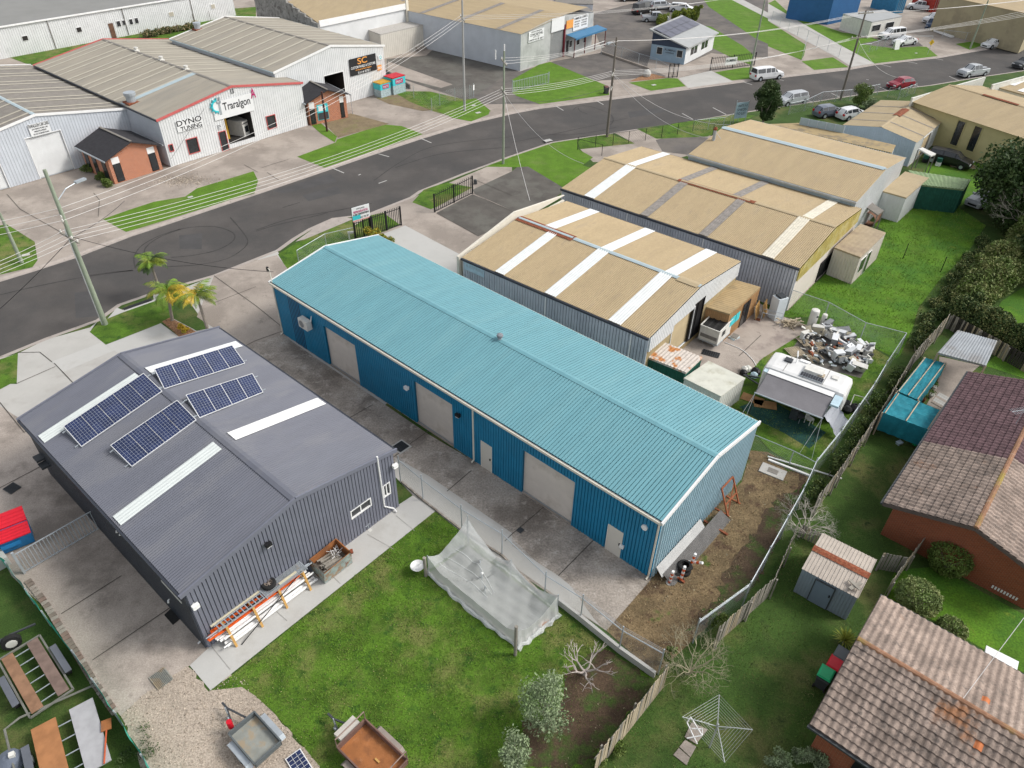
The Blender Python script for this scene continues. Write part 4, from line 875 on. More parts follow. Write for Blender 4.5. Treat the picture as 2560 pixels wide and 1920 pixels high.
# its front gable faces the road: corners from the photo
gl_=[G(T('13',70,615)),G(T('13',330,525)),G(T('13',705,430))]
p0=gl_[0][:2]; p1=gl_[1][:2]; du=(p1-p0)/np.linalg.norm(p1-p0); dn=np.array([du[1],-du[0]]) # outward (towards viewer)
an=math.atan2(du[1],du[0])
class FW:
    def __init__(s,p0,du,dn): s.p0=np.array([*p0,0]);s.du=np.array([*du,0]);s.dn=np.array([*dn,0]); s.an=math.atan2(du[1],du[0])
    def wall(s,w): return s.p0,s.du,s.dn,s.an,99
    def px(s,w,t,x,y): P=hitp(T(t,x,y),s.p0,s.dn); return float(np.dot(P-s.p0,s.du)),float(P[2])
fw=FW(p0,du,dn)
S=lambda x,y,t='13': fw.px(0,t,x,y)
prof_pts=[S(70,295),S(335,165),S(455,130),S(460,122),S(708,108)]
r=thing('concreting_factory','grey panel factory with beige gable roof, grey roller door and small blue street awning','factory',(p0[0],p0[1],0),an)
sR=prof_pts[-1][0]; zl=prof_pts[0][1]; zm=prof_pts[1][1]; zr=prof_pts[-1][1]
xs=[0,prof_pts[1][0],prof_pts[2][0],sR]; zs=[zl,zm,prof_pts[2][1],zr]
d0,dz=S(335,265); d1,_=S(450,245)
mb=MB(); wallmesh(mb,(0,0),(1,0),(0,-1),sR,lambda s: float(np.interp(s,xs,zs)),[(d0,d1,0,dz)],0,0); mb.build('wall',conc_panel,r)
o=MB(); 
for k in range(40): o.box(d0,.1,dz*k/40,d1,.12,dz*(k+.8)/40)
o.build('roller_door',rollerg,r)
MB().box(d1,-.15,0,d1+.3,.1,dz+.3).build('door_post',M('maroon_post',(.16,.02,.03),.1),r)
DEP=34; a,b=S(335,165),S(0,0)
mb=MB(); mb.poly([(0,0,0),(0,DEP,0),(0,DEP,zl),(0,0,zl)][::-1]).poly([(sR,0,0),(sR,8,0),(sR,8,zr),(sR,0,zr)]); mb.build('wall',grey_white,r)
xm=xs[2]
roof=MB().poly([(-.15,-.15,zl),(xm,-.15,zs[2]+.1),(xm,DEP,zs[2]+.1),(-.15,DEP,zl)]).poly([(xm,-.15,zs[2]+.1),(xm*2,3.0,zl),(xm*2,DEP,zl),(xm,DEP,zs[2]+.1)]).build('roof',tan_roof,r)
for y in (4,12,20,28): MB().poly([(0,y,zl+.04),(xm,y,zs[2]+.14),(xm,y+.9,zs[2]+.14),(0,y+.9,zl+.04)]).build('skylight',old_sky,roof)
# awning
a0_,az=S(465,325); a1_,_=S(700,250)
az=2.9
aw=MB().poly([(a0_,-.02,az+.3),(a0_,-1.9,az),(a1_+1.2,-1.9,az),(a1_+1.2,-.02,az+.3)]).box(a0_,-2.0,az-.25,a1_+1.2,-1.9,az+.02).build('awning',blueaw,r)
for k in range(4):
    x=a0_+(a1_+1.2-a0_)*k/3; MB().box(x-.06,-1.85,0,x+.06,-1.73,az-.1).build('post',M('maroon_post2',(.12,.03,.03)) if 'maroon_post2' not in MATS else MATS['maroon_post2'],aw)
MB().box(a0_,-1.83,.9,a1_+1.2,-1.77,.98).build('rail',white,aw); MB().box(a0_,-1.9,0,a1_+1.2,-.0,.12).build('step',conc_pale,r)
for x in (a0_+1.0,a0_+3.2,a0_+5.2): o=MB().box(x,-.05,1.0,x+.9,.0,2.1).build('window',white,r); MB().box(x+.06,-.06,1.06,x+.84,-.051,2.04).build('pane',glass,o)
o=MB().box(a0_+.2,-.05,.1,a0_+.9,0,2.2).build('door',glass,r)
signboard(fw,0,'white oval sign reading CONCRETING with phone number on the grey panel wall','13',140,275,270,330,signw,[('LEIGH MARKS',.15,.82,.85,.94,printk),('CONCRETING',.08,.50,.92,.74,printk),('PTY LTD',.3,.32,.7,.44,printk),('0429 018 661',.05,.06,.95,.24,printk)])
signboard(fw,0,'white sign with columns of small print beside the orange panel on the grey factory','13',528,150,648,230,signw,[('COMMERCIAL & DOMESTIC',.05,.78,.95,.94,printk),('DRIVEWAYS',.08,.58,.45,.68,printk),('SLABS',.08,.40,.40,.50,printk),('PATHS',.08,.22,.40,.32,printk),('SHED SLABS',.55,.58,.92,.68,printk),('KERBS',.55,.40,.90,.50,printk),('EXPOSED',.55,.22,.92,.32,printk)])
signboard(fw,0,'blank orange panel high on the grey factory wall','13',468,180,522,235,signo)
signboard(fw,0,'blank white panel above the grey roller door of the factory','13',340,165,445,250,signw)
# grey lean-to behind with car; fence-like metal wall at top
r,_,_=polyshed('dark_metal_shed','dark grey metal walled shed beyond the concreting factory',[G(T('13',380,30),2.6),G(T('13',700,35),2.6),G(T('13',690,-60),2.6),G(T('13',360,-60),2.6)],2.6,cb_wall,grey_sheet)
r,_,_=polyshed('low_grey_roof_shed','low dark roof between factory and storage yard',[G(T('13',200,30),3.0),G(T('13',640,55),3.0),G(T('13',700,100),3.0),G(T('13',460,120),3.0)],3.0,cb_wall,grey_sheet)
# plumbing office: skillion roof with solar
h=2.7
pl=[G(T('13',1190,510)),G(T('13',1485,560)),G(T('13',1730,430))]
p0=pl[0][:2]; du=pl[1][:2]-p0; Lp=np.linalg.norm(du); du/=Lp; dv=pl[2][:2]-pl[1][:2]; Wp=np.linalg.norm(dv); dv/=Wp
dvp=np.array([-du[1],du[0]]); an=math.atan2(du[1],du[0])
fp=FW(p0,du,-dvp); fe=FW(pl[1][:2],dv,np.array([dv[1],-dv[0]]))
zL=fp.px(0,'13',1200,250)[1]; zR=fp.px(0,'13',1500,405)[1]
r=thing('plumbing_office','small blue and white site office with skillion roof and dark solar array','office building',(p0[0],p0[1],0),an)
loc=lambda P: (float((P-p0)@du),float((P-p0)@dvp))
c2=loc(pl[2][:2]); c3=loc(pl[2][:2]-du*Lp)
zM=zL*.52
mb=MB(); wallmesh(mb,(0,0),(1,0),(0,-1),Lp,lambda s:2.3,(),.3,.02); mb.build('wall',bluepl,r)
mb=MB().poly([(0,-.02,2.3),(Lp,-.02,2.3),(Lp,-.02,zR),(0,-.02,zL)]); mb.build('wall_panel',charblue,r)
MB().poly([(Lp,0,0),(c2[0],c2[1],0),(c2[0],c2[1],zR),(Lp,0,zR)]).build('wall',white_wall,r)
MB().poly([(0,0,0),(c3[0],c3[1],0),(c3[0],c3[1],zL),(0,0,zL)][::-1]).poly([(c3[0],c3[1],0),(c2[0],c2[1],0),(c2[0],c2[1],zR),(c3[0],c3[1],zL)][::-1]).build('wall',charblue,r)
e=.5; MB().poly([(-e,-e,zL+.1),(Lp+e,-e,zR+.06),(c2[0]+e,c2[1]+.4,zR+.06),(c3[0]-e,c3[1]+.4,zL+.1)]).poly([(-e,-e,zL-.1),(Lp+e,-e,zR-.12),(Lp+e,-e,zR+.06),(-e,-e,zL+.1)]).poly([(Lp+e,-e,zR-.12),(c2[0]+e,c2[1]+.4,zR-.12),(c2[0]+e,c2[1]+.4,zR+.06),(Lp+e,-e,zR+.06)]).build('roof',pgrey_roof,r)
for s0 in (fp.px(0,'13',1258,400)[0],fp.px(0,'13',1430,440)[0]):
    o=MB().box(s0-.05,-.06,.95,s0+.95,0,2.05).build('window',white,r); MB().box(s0,-.07,1.0,s0+.9,-.061,2.0).build('pane',glass,o)
r3=thing('solar_panel_array','dark solar array covering the left half of the plumbing office roof','solar panel',(p0[0],p0[1],0),an)
for i in range(5):
    for j in range(2):
        f=lambda u_,v_: (lambda x,y:(x,y,zL+(zR-zL)*x/Lp+.2))( .1+u_*Lp*.52, -.2+v_*c3[1]) 
        u0,u1=j/2+.01,(j+1)/2-.01; v0,v1=i/5+.005,(i+1)/5-.005
        sh=c3[0]*0
        q=[f(u0,v0),f(u1,v0),f(u1,v1),f(u0,v1)]; q=[(x+c3[0]*(y/c3[1]),y,z) for x,y,z in q]
        MB().poly(q).build('panel',M('office_solar',(.07,.07,.10),.1,2,.3,spec=.6) if 'office_solar' not in MATS else MATS['office_solar'],r3)
for fx in (.18,.30,.55,.67):
    x=Lp+(c2[0]-Lp)*fx; y=c2[1]*fx; x2=Lp+(c2[0]-Lp)*(fx+.1); y2=c2[1]*(fx+.1); MB().poly([(x+.03,y-.03,1.0),(x2+.03,y2-.03,1.0),(x2+.03,y2-.03,2.1),(x+.03,y-.03,2.1)]).build('window',glass,r)
signboard(fp,0,'dark lettering reading PLUMBING on the blue end of the site office','13',1325,415,1410,470,bluepl,[('PLUMBING',.0,.5,1,.95,printk),('& DRAINAGE',.1,.05,.9,.35,printk)])
# -- background right: navy shed, container office, containers, tan warehouse
r,_,_=polyshed('navy_blue_shed','navy and cobalt clad shed with pale door strips at the top edge',[G(T('14',200,-60),4.5),G(T('14',570,-10),4.5),G(T('14',820,-60),4.5),G(T('14',500,-130),4.5)],4.5,M('cobalt_cladding',(.03,.12,.28),.06,1),navy)
pts=[G(T('14',650,120),2.7),G(T('14',900,190),2.7),G(T('14',1160,140),2.7),G(T('14',1000,85),2.7)]
r,Q,_=polyshed('portable_office','cream portable office with grey roof beside the parked white cars',pts,2.7,plastic_w,pgrey_roof,rib=False)
q0,q1=[np.array(x[:2]) for x in (pts[1],pts[2])]; d=(q1-q0); an_=math.atan2(d[1],d[0]); n_=np.array([d[1],-d[0]])/np.linalg.norm(d)
for f in (.05,.5):
    p=q0+d*f+n_*.03; o=MB().box(0,-.03,1.0,np.linalg.norm(d)*.28,.01,2.1).build('window',white,r,(p[0]-r.location.x,p[1]-r.location.y,0),an_); MB().box(.06,-.04,1.06,np.linalg.norm(d)*.28-.06,-.031,2.04).build('pane',glass,o)
def container(label,p,rz,m,L_=6.1,rm=None,door=True,W_=2.44,Hh=2.6,group=None):
    o=thing('shipping_container',label,'container',(p[0],p[1],0),rz,group)
    for (a,d,n,LL) in (((0,0),(1,0),(0,-1),L_),((L_,0),(0,1),(1,0),W_),((L_,W_),(-1,0),(0,1),L_),((0,W_),(0,-1),(-1,0),W_)):
        mb=MB(); wallmesh(mb,a,d,n,LL,lambda s:Hh-.05,(),.28,.04,'trap',.12); mb.build('side_panel',m,o)
    mb=MB(); P=prof(L_,.28,.025,'trap')
    for i in range(len(P)-1): (a,da),(b,db)=P[i],P[i+1]; mb.poly([(a,0,Hh+da),(b,0,Hh+db),(b,W_,Hh+db),(a,W_,Hh+da)])
    mb.build('roof',rm or m,o)
    mb=MB()
    for x in (0,L_):
        for y in (0,W_): mb.box(x-.06,y-.06,0,x+.06,y+.06,Hh)
    for z in (.06,Hh-.02):
        for y in (0,W_): mb.bar((0,y,z),(L_,y,z),.1,.12)
        for x in (0,L_): mb.bar((x,0,z),(x,W_,z),.1,.12)
    mb.build('frame',m,o)
    if door:
        mb=MB()
        for y in (.5,1.0,1.5,2.0): mb.tube([(-.09,y,.2),(-.09,y,Hh-.15)],.025,5)
        mb.build('lock_rods',zinc,o)
    return o
def cpx(label,t,x0,y0,x1,y1,m,**k):
    a=G(T(t,x0,y0));b=G(T(t,x1,y1)); return container(label,a,math.atan2(b[1]-a[1],b[0]-a[0]),m,L_=k.pop('L_',6.1),**k)
cpx('orange shipping container beyond the grey container at the top edge','12',1535,155,1400,30,contora,L_=6.1)
cpx('grey shipping container behind the gravel roofed annex','12',1500,150,1340,60,grey_sheet,L_=6.1)
cpx('bright red shipping container at the top right, doors facing the yard','14',1490,105,1250,30,contred)
cpx('blue shipping container beside the flat bed truck','14',1160,110,960,60,contblu)
r,_,_=polyshed('tan_panel_warehouse','tall tan panel warehouse filling the top right corner',[G(T('14',1500,-40),6),G(T('14',2300,130),6),G(T('14',2600,-30),6),G(T('14',1800,-160),6)],6,M('tan_panel_wall',(.36,.31,.2),.06,.4,.85,c2=(.28,.24,.16),sc2=.3),tan_roof,rib=False)
# G: far right roofs with white skylights and parapets
pts=[G(T('14',1950,745),4.2),G(T('14',2400,870),4.2),G(T('14',2700,760),4.2),G(T('14',2300,640),4.2)]
r,_,_=polyshed('street_front_warehouse','beige roofed warehouse with white skylights and cream parapet at the right edge',pts,4.2,cream,tan_roof,rib=False)
for x,y,x2,y2 in [(2105,735,2212,690),(2180,790,2290,750)]:
    a=G(T('14',x,y),4.26);b=G(T('14',x2,y2),4.26); o=strip('skylight',a,b,.8,4.28,white,None); o.parent=r; o.location=(-r.location.x,-r.location.y,0); del o['kind']
def slabwall(name,label,a,b,h,m,th=.2,cat='wall'):
    a=np.array(a[:2]);b=np.array(b[:2]); d=b-a; o=thing(name,label,cat,(a[0],a[1],0),math.atan2(d[1],d[0])); MB().box(0,-th/2,0,np.linalg.norm(d),th/2,h).build('wall_slab',m,o)
    MB().box(-.02,-th/2-.02,h,np.linalg.norm(d)+.02,th/2+.02,h+.06).build('coping',m,o); return o
slabwall('parapet_wall','long white parapet along the street end of the cream block warehouse',G(T('14',1245,850),4.6),G(T('14',1875,670),4.6),4.6,offwhite)
slabwall('parapet_wall','white parapet with blue end at the far right warehouse',G(T('14',1940,735),4.8),G(T('14',2300,640),4.8),4.8,offwhite)
# green container behind, lean-to, drum
r,_,_=polyshed('green_storage_shed','faded green ribbed roofed container shed beside the white annex',rect(G(T('14',1215,1475),2.5),G(T('14',1370,1560),2.5),G(T('14',1750,1555),2.5)) if 0 else [G(T('14',1215,1475),2.5),G(T('14',1330,1600),2.5),G(T('14',1690,1640),2.5),G(T('14',1750,1555),2.5)],2.5,contgrn,contgrn2,roofribs=(1,.3,.04))
# carcare signs etc
bw=bCC
signboard(bw,'end1','long white fascia lettering TRARALGON CAR CARE above the left roller door','11',230,1080,445,1140,signw,[('TRARALGON CAR CARE',.0,.70,1,.98,printk),('AUTO SERVICE TO NEW CARS',.12,.50,.9,.62,printk),('WINDOWS & FREIGHT',.2,.30,.8,.42,printk),('ALL EXT BUSINESS WASH',.12,.10,.88,.22,printk)])
s,z=bCC.px('end1','11',300,1170); 
signboard(bw,'end1','phone number lettering 5174 4004 under the car care sign','11',300,1155,440,1150,signw,[('5174 4004',0,0.05,1,.95,printk)]) if 0 else None
wtext(rCC,'5174 4004',0,0,1,1,0,printk) if 0 else None
def lettering(B,w,label,t,x0,y0,x1,y1,h,s,m,off=.05):
    s0,z0=B.px(w,t,x0,y0); s1,_=B.px(w,t,x1,y1); p0,d,n,rz,_=B.wall(w); p=p0+d*s0+n*off
    r=thing('wall_lettering',label,'lettering',(p[0],p[1],z0),rz); wtext(r,s,0,0,s1-s0,h,-.02,m,'letters',bold=.015); return r
lettering(bCC,'end1','black phone number below the car care sign board','11',300,1165,440,1140,.35,'5174 4004',printk)
signboard(bT,'end1','long white sign reading Traralgon with a teal cog and spanner emblem','11',1820,890,2195,950,signw,[('Traralgon',.25,.28,.93,.85,printk)])
lettering(bT,'end1','small black street number 13 near the gable top','11',1995,810,2020,800,.5,'13',printk)
s,z=bT.px('end1','11',1870,915); p0,d,n,rz,_=bT.wall('end1'); p=p0+d*s+n*.12
o=thing('wall_emblem','teal half cog and grey spanner emblem left of the Traralgon lettering','emblem',(p[0],p[1],z),rz)
mb=MB()
for k in range(7):
    a=math.pi/2+math.pi*k/6; mb.bar((.55*math.cos(a),0,.55*math.sin(a)),(.85*math.cos(a),0,.85*math.sin(a)),.05,.24,up=(0,1,0))
mb.tube([(.6*math.cos(a),0,.6*math.sin(a)) for a in [math.pi/2+math.pi*k/12 for k in range(13)]],.12,5); mb.build('cog',signc,o)
MB().box(.15,-.02,-1.0,.4,.02,.3).box(.0,-.02,.3,.18,.02,.9).box(.38,-.02,.3,.55,.02,.9).box(0,-.02,.2,.55,.02,.4).build('spanner',zinc,o)
o,_,_=signboard(bT,'end1','magenta letter A emblem at the gable top above the doorway','12',-15,795,-12+30,850,signw) if 0 else (None,0,0)
lettering(bT,'end1','large magenta letter A right of the Traralgon sign','11',2165,850,2208,840,1.1,'A',signm,.12)
signboard(bT,'end1','white board with DYNO TUNING painted in brushy black letters','11',1510,1050,1755,1085,signw,[('DYNO',.02,.52,.98,1.0,printk),('TUNING',.12,.02,.95,.42,printk)])
signboard(bT,'end1','small white notice of dark text beside the red framed door','11',1878,1075,1910,1110,signw,[('OPEN',.1,.7,.9,.9,printk),('MON - FRI',.1,.4,.9,.6,printk),('8 - 5',.1,.1,.9,.3,printk)])
signboard(bS,'end1','big black sign with orange SC letters and white phone number 5114 0721','12',797,515,1040,600,printk,[('SC',.30,.60,.66,.96,signo),('CUSTOM PANELS & CUSTOMS',.04,.38,.96,.53,signw),('All Panel & Paint Repairs',.2,.22,.8,.34,signo),('5114 0721',.28,.04,.74,.17,signw)],name='wall_sign')
signboard(bS,'end1','small orange square sign beside the black panel repair sign','12',1042,565,1083,600,signo,[('PPG',.1,.3,.9,.7,signw)])
signboard(bS,'end1','tiny teal and white square sign at the right end of the repair workshop','12',1050,480,1090,510,signw,[('Q',.25,.1,.75,.9,signc)])
signboard(bA,'front','washed out pale blue sign with black base strip on the corrugated side wall','22',1805,570,1980,735,signp,[('QUALITY',.05,.66,.95,.94,zincblue),('& REPAIRS',.1,.34,.95,.60,zincblue)]) 
s0,z1=bA.px('front','22',1800,565)
# brick offices
def brickoffice(label,ridge0,ridge1,eaveA,eaveB,eaveC,eaveD,hr,he,bm,wall_in=.35):
    """ridge and eave corner pixels; gable faces eaveA-ridge0-eaveB (near), far gable eaveD..eaveC"""
    pass
def gable_house(name,label,pe,pr,pf,he,hr,depth,wm,rm,over=.45,cat='office building'):
    """pe, pf: near gable eave corners (world at he), pr: ridge end (not used for width); depth back"""
    a=np.array(pe[:2]);b=np.array(pf[:2]); d=b-a; W_=np.linalg.norm(d); an_=math.atan2(d[1],d[0]); r=thing(name,label,cat,(a[0],a[1],0),an_)
    o_=over
    mb=MB(); mb.poly([(o_,o_,0),(W_-o_,o_,0),(W_-o_,o_,he),(W_/2,o_,hr-.15),(o_,o_,he)]); mb.build('wall',wm,r)
    MB().poly([(o_,depth,0),(o_,o_,0),(o_,o_,he),(o_,depth,he)]).build('wall',wm,r); MB().poly([(W_-o_,o_,0),(W_-o_,depth,0),(W_-o_,depth,he),(W_-o_,o_,he)]).build('wall',wm,r)
    MB().poly([(W_-o_,depth,0),(o_,depth,0),(o_,depth,he),(W_/2,depth,hr-.15),(W_-o_,depth,he)]).build('wall',wm,r)
    k=(hr-he)/(W_/2)
    mb=MB()
    for z in (0,-.12):
        q1=[(0,0,he+z),(W_/2,0,hr+z),(W_/2,depth+.2,hr+z),(0,depth+.2,he+z)]; q2=[(W_/2,0,hr+z),(W_,0,he+z),(W_,depth+.2,he+z),(W_/2,depth+.2,hr+z)]
        mb.poly(q1 if z else q1[::-1]).poly(q2 if z else q2[::-1])
    mb.poly([(0,0,he-.12),(W_/2,0,hr-.12),(W_/2,0,hr),(0,0,he)]).poly([(W_/2,0,hr-.12),(W_,0,he-.12),(W_,0,he),(W_/2,0,hr)]).poly([(0,0,he-.12),(0,0,he),(0,depth+.2,he),(0,depth+.2,he-.12)]).poly([(W_,0,he),(W_,0,he-.12),(W_,depth+.2,he-.12),(W_,depth+.2,he)])
    mb.build('roof',rm,r)
    MB().bar((W_/2,0,hr+.04),(W_/2,depth+.2,hr+.04),.25,.06).build('ridge_cap',grey_sheet,r)
    MB().box(-.1,0,he-.16,.0,depth,he-.02).box(W_,0,he-.16,W_+.1,depth,he-.02).build('gutter',zinc,r)
    return r,W_,o_
pe=G(T('11',905,1395),2.7); pf=G(T('11',1400,1250),2.7)
r,W_,o_=gable_house('brick_office','orange brick office with dark gable roof between the car care and tuning workshops',pe,None,pf,2.7,3.9,6.2,brick_o,darkg)
for x in (o_+.35,W_-o_-1.15):
    o=MB().box(x,o_-.04,.1,x+.8,o_+.03,2.0).build('window',black,r); MB().box(x+.05,o_-.06,.15,x+.75,o_-.041,1.95).build('pane',glass,o); MB().box(x,o_-.03,2.0,x+.8,o_+.03,2.65).build('wall_panel',white,r)
for y in (1.2,3.2,4.9): o=MB().box(o_-.05,y,.1,o_+.03,y+.9,2.1).build('window',black,r); MB().box(o_-.06,y+.05,.15,o_-.051,y+.85,2.05).build('pane',glass,o)
pe=G(T('12',430,895),2.9); pf=G(T('12',815,815),2.9)
r,W_,o_=gable_house('brick_office','orange brick entrance office with charcoal gable roof and poster window beside the tuning workshop',pe,None,pf,2.9,4.0,6.5,brick_o,darkg)
for x,w_ in ((o_+.1,.7),(W_-o_-.95,.55)):
    o=MB().box(x,o_-.04,.1,x+w_,o_+.03,2.0).build('window',black,r); MB().box(x+.05,o_-.06,.15,x+w_-.05,o_-.041,1.95).build('pane',glass,o); MB().box(x,o_-.03,2.0,x+w_,o_+.03,2.75).build('wall_panel',white,r)
o=MB().box(o_+1.1,o_-.05,.4,o_+2.6,o_+.02,2.3).build('poster_window',signc,r); MB().box(o_+1.15,o_-.06,.45,o_+2.55,o_-.051,1.3).build('pane',greyp,o); MB().box(o_+1.3,o_-.062,1.5,o_+2.3,o_-.0501,2.1).build('poster',signw,o)
# steel frame post in front
b=G(T('12',615,1135)); o=thing('steel_post','tall brown steel post carrying the porch corner of the entrance office','post',b); MB().box(-.1,-.1,0,.1,.1,hgt(b,T('12',560,790))).build('post',M('brown_steel',(.07,.03,.025)),o)
for t,x,y,xt,yt in [('12',835,985,820,820)]:
    b=G(T(t,x,y)); o=thing('steel_post','thin grey porch post right of the entrance office','post',b); MB().cyl(0,0,0,hgt(b,T(t,xt,yt)),.04,6).build('post',zinc,o)
# rainwater tanks in front of SC
def tank(label,t,x,y,lid,s=1.0,word='RAPID'):
    p=G(T(t,x,y)); wd=2.0*s;dp=1.5*s;h=1.9*s; q_=bS.wall('end1'); p=p-q_[2]*(-.0)+(q_[2]*(dp/2+.25-float((p-q_[0])@q_[2]))); o=thing('advertising_bin',label,'storage bin',p,q_[3])
    MB().box(-wd/2,-dp/2,0,wd/2,dp/2,h*.55).build('body',M('grey_printed_panel',(.36,.45,.47),.25,6,.6,c3=(.1,.12,.13),sc3=9) if 'grey_printed_panel' not in MATS else MATS['grey_printed_panel'],o)
    MB().box(-wd/2-.02,-dp/2-.02,h*.55,wd/2+.02,dp/2+.02,h).build('upper_panel',signc,o)
    mb=MB()
    for k in range(7): mb.box(-wd/2-.05+k*(wd+.1)/7,-dp/2-.05,h,-wd/2-.05+(k+.82)*(wd+.1)/7,dp/2+.05,h+.1)
    mb.box(-wd/2-.05,-dp/2-.05,h-.02,wd/2+.05,dp/2+.05,h+.05); mb.build('lid',lid,o)
    MB().box(-wd*.3,-dp/2-.05,h*.62,wd*.3,-dp/2-.021,h*.9).build('label_panel',signm,o)
    wtext(o,word,-wd*.25,h*.66,wd*.25,h*.84,-dp/2-.06,signw)
tank('yellow lidded blue printed bin by the panel workshop wall','12',985,790,yellowp,.95,'MATE')
tank('red lidded blue printed bin at the corner of the panel workshop','12',1090,760,redp,1.15,'PAINT')
# street furniture signs on posts
# ================================================================ HOUSES WITH TILED ROOFS
def tilemesh(w_,l_,mat,name,amp=.06):
    """pan tile: two waves across, lifted at the lower edge"""
    mb=MB(); n=6; S=[(i/n) for i in range(n+1)]
    z=lambda s: amp*(.5-.5*math.cos(2*math.pi*s*1.0))
    for i in range(n):
        a,b=S[i],S[i+1]
        mb.poly([(a*w_,0,z(a)+.05),(b*w_,0,z(b)+.05),(b*w_,l_*1.06,z(b)),(a*w_,l_*1.06,z(a))])
        mb.poly([(a*w_,0,z(a)),(b*w_,0,z(b)),(b*w_,0,z(b)+.05),(a*w_,0,z(a)+.05)])
    return mb
def tiled_house(name,label,o,yaw,L,W,he,hr,wall_in,tw,tl,mats,limit,dark=None,wallz=None):
    """local: x along ridge, y across. mats: list of tile materials by side"""
    r=thing(name,label,'house',(o[0],o[1],0),yaw); k=(hr-he)/(W/2); sl=math.hypot(W/2,hr-he); nr=int(round(sl/tl)); nc=int(round(L/tw)); tl=sl/nr; tw=L/nc
    wi=wall_in
    MB().poly([(wi,wi,0),(L-wi,wi,0),(L-wi,wi,he-.05),(wi,wi,he-.05)]).build('wall',brick_r,r); MB().poly([(wi,W-wi,0),(wi,W-wi,he),(L-wi,W-wi,he),(L-wi,W-wi,0)]).build('wall',brick_r,r)
    zt=hr-.22
    MB().poly([(wi,W-wi,0),(wi,wi,0),(wi,wi,he),(wi,W/2,zt),(wi,W-wi,he)]).build('wall',brick_r,r); MB().poly([(L-wi,wi,0),(L-wi,W-wi,0),(L-wi,W-wi,he),(L-wi,W/2,zt),(L-wi,wi,he)]).build('wall',brick_r,r)
    roof=MB(); 
    for s in (0,1):
        y0=0 if s==0 else W; q=[(0,y0,he-.03),(L,y0,he-.03),(L,W/2,hr-.03),(0,W/2,hr-.03)]; roof.poly(q if s==0 else q[::-1])
    roof.box(-.02,-.02,he-.22,L+.02,.0,he-.0).box(-.02,W,he-.22,L+.02,W+.02,he)
    for x in (0,L):
        roof.bar((x,0,he-.12),(x,W/2,hr-.12),.06,.2).bar((x,W,he-.12),(x,W/2,hr-.12),.06,.2)
    roof=roof.build('roof',M('roof_batten',(.10,.08,.07)) if 'roof_batten' not in MATS else MATS['roof_batten'],r)
    MB().box(-.05,-.14,he-.13,L+.05,-.02,he-.03).box(-.05,W+.02,he-.13,L+.05,W+.14,he-.03).build('gutter',greyp,r)
    ang=math.atan2(hr-he,W/2); base=tilemesh(tw,tl,mats[0],'t')
    me0={m.name:base.mesh('tile',m) for m in mats if m}
    mats2=[mats[0],mats[1]]; Rinv=Matrix.Rotation(yaw,4,'Z'); cand=[]
    for s in (0,1):
        for i in range(nc):
            for j in range(nr):
                if s==0: x,y,z=i*tw,j*tl*math.cos(ang),he+j*tl*math.sin(ang); E=(ang,0,0)
                else: x,y,z=(i+1)*tw,W-j*tl*math.cos(ang),he+j*tl*math.sin(ang); E=(ang,0,math.pi)
                wp=Vector((r.location.x,r.location.y,0))+Rinv@Vector((x,y,z)); d=Vector(wp)-Vector(CAM)
                zz=d@Vector(_fw) if False else d.dot(Vector(_fw)); X=1280+F*d.dot(Vector(RT))/zz; Y=960-F*d.dot(Vector(UP))/zz
                vis=-60<X<2620 and -60<Y<1990
                cand.append((0 if vis else 1,zz,s,x,y,z,E,i,j))
    cand.sort(key=lambda c:(c[0],c[1])); rest={}
    bv=np.array(base.v); 
    for q,(nv,zz,s,x,y,z,E,i,j) in enumerate(cand):
        m=mats2[s]
        if dark and dark(x,y): m=rooftile3
        if random.random()<.002 and not dark: m=newtile
        if m.name not in me0: me0[m.name]=base.mesh('tile',m)
        if q<limit:
            o_=link(me0[m.name],'tile',roof,(x,y,z)); o_.rotation_euler=(E[0]+random.uniform(-.012,.012),0,E[2]+random.uniform(-.008,.008))
        elif not nv:
            from mathutils import Euler
            R=np.array(Euler(E).to_matrix()); rest.setdefault(m.name,[]).append(bv@R.T+np.array([x,y,z]))
    for mn,VV in rest.items():
        V=np.concatenate(VV); nf=len(base.f); fa=np.array(base.f); Fq=np.concatenate([fa+len(bv)*i for i in range(len(VV))]); me=bigmesh('tiles',V,Fq,bpy.data.materials[mn],4)
        link(me,'tiles',roof,kind='stuff')
    # ridge capping
    n=int(L/.42)
    for i in range(min(n,40)):
        mb=MB(); mb.tube([(0,0,0),(.44,0,.012)],.13,8); MBm=mb.build('ridge_tile',ridget,r,(i*.42,W/2,hr+.0)); MBm.scale=(1,1,.75)
    return r
h2=tiled_house('brick_house','red brick house with weathered terracotta pan tile roof filling the bottom right corner',(12.38,14.7),rad(-40.3),13.5,8.2,2.6,3.9,.42,.30,.345,[rooftile,rooftile2],300)
h1=tiled_house('brick_house','red brick house with partly purple tiled roof below the teal shade structures',(26.4,21.5),rad(49.2),15.8,8.3,2.6,3.85,.5,.30,.36,[rooftile2,rooftile],300,dark=lambda x,y:x>6.6)
# window on near house
MB().box(2.0,.34,.9,4.8,.40,2.0).build('window',black,h2); 
# vent bricks on upper house wall
mb=MB()
for k in range(9): mb.box(.47,1.0+k*.14,.3,.49,1.08+k*.14,.5)
mb.build('vent',white,h1)
# roof fittings: tv antenna, wire
p=G(T('34',2150,330),3.9); o=thing('tv_antenna','white television antenna on the purple part of the upper tiled roof','antenna',(p[0],p[1],3.5),.3); MB().cyl(0,0,0,1.4,.02,6).bar((-.9,0,1.4),(.9,0,1.3),.025).build('mast',zinc,o)
mb=MB()
for k in range(12): mb.bar((-.85+k*.15,-.25,1.39-k*.008),(-.85+k*.15,.25,1.39-k*.008),.012)
mb.build('elements',zinc,o)
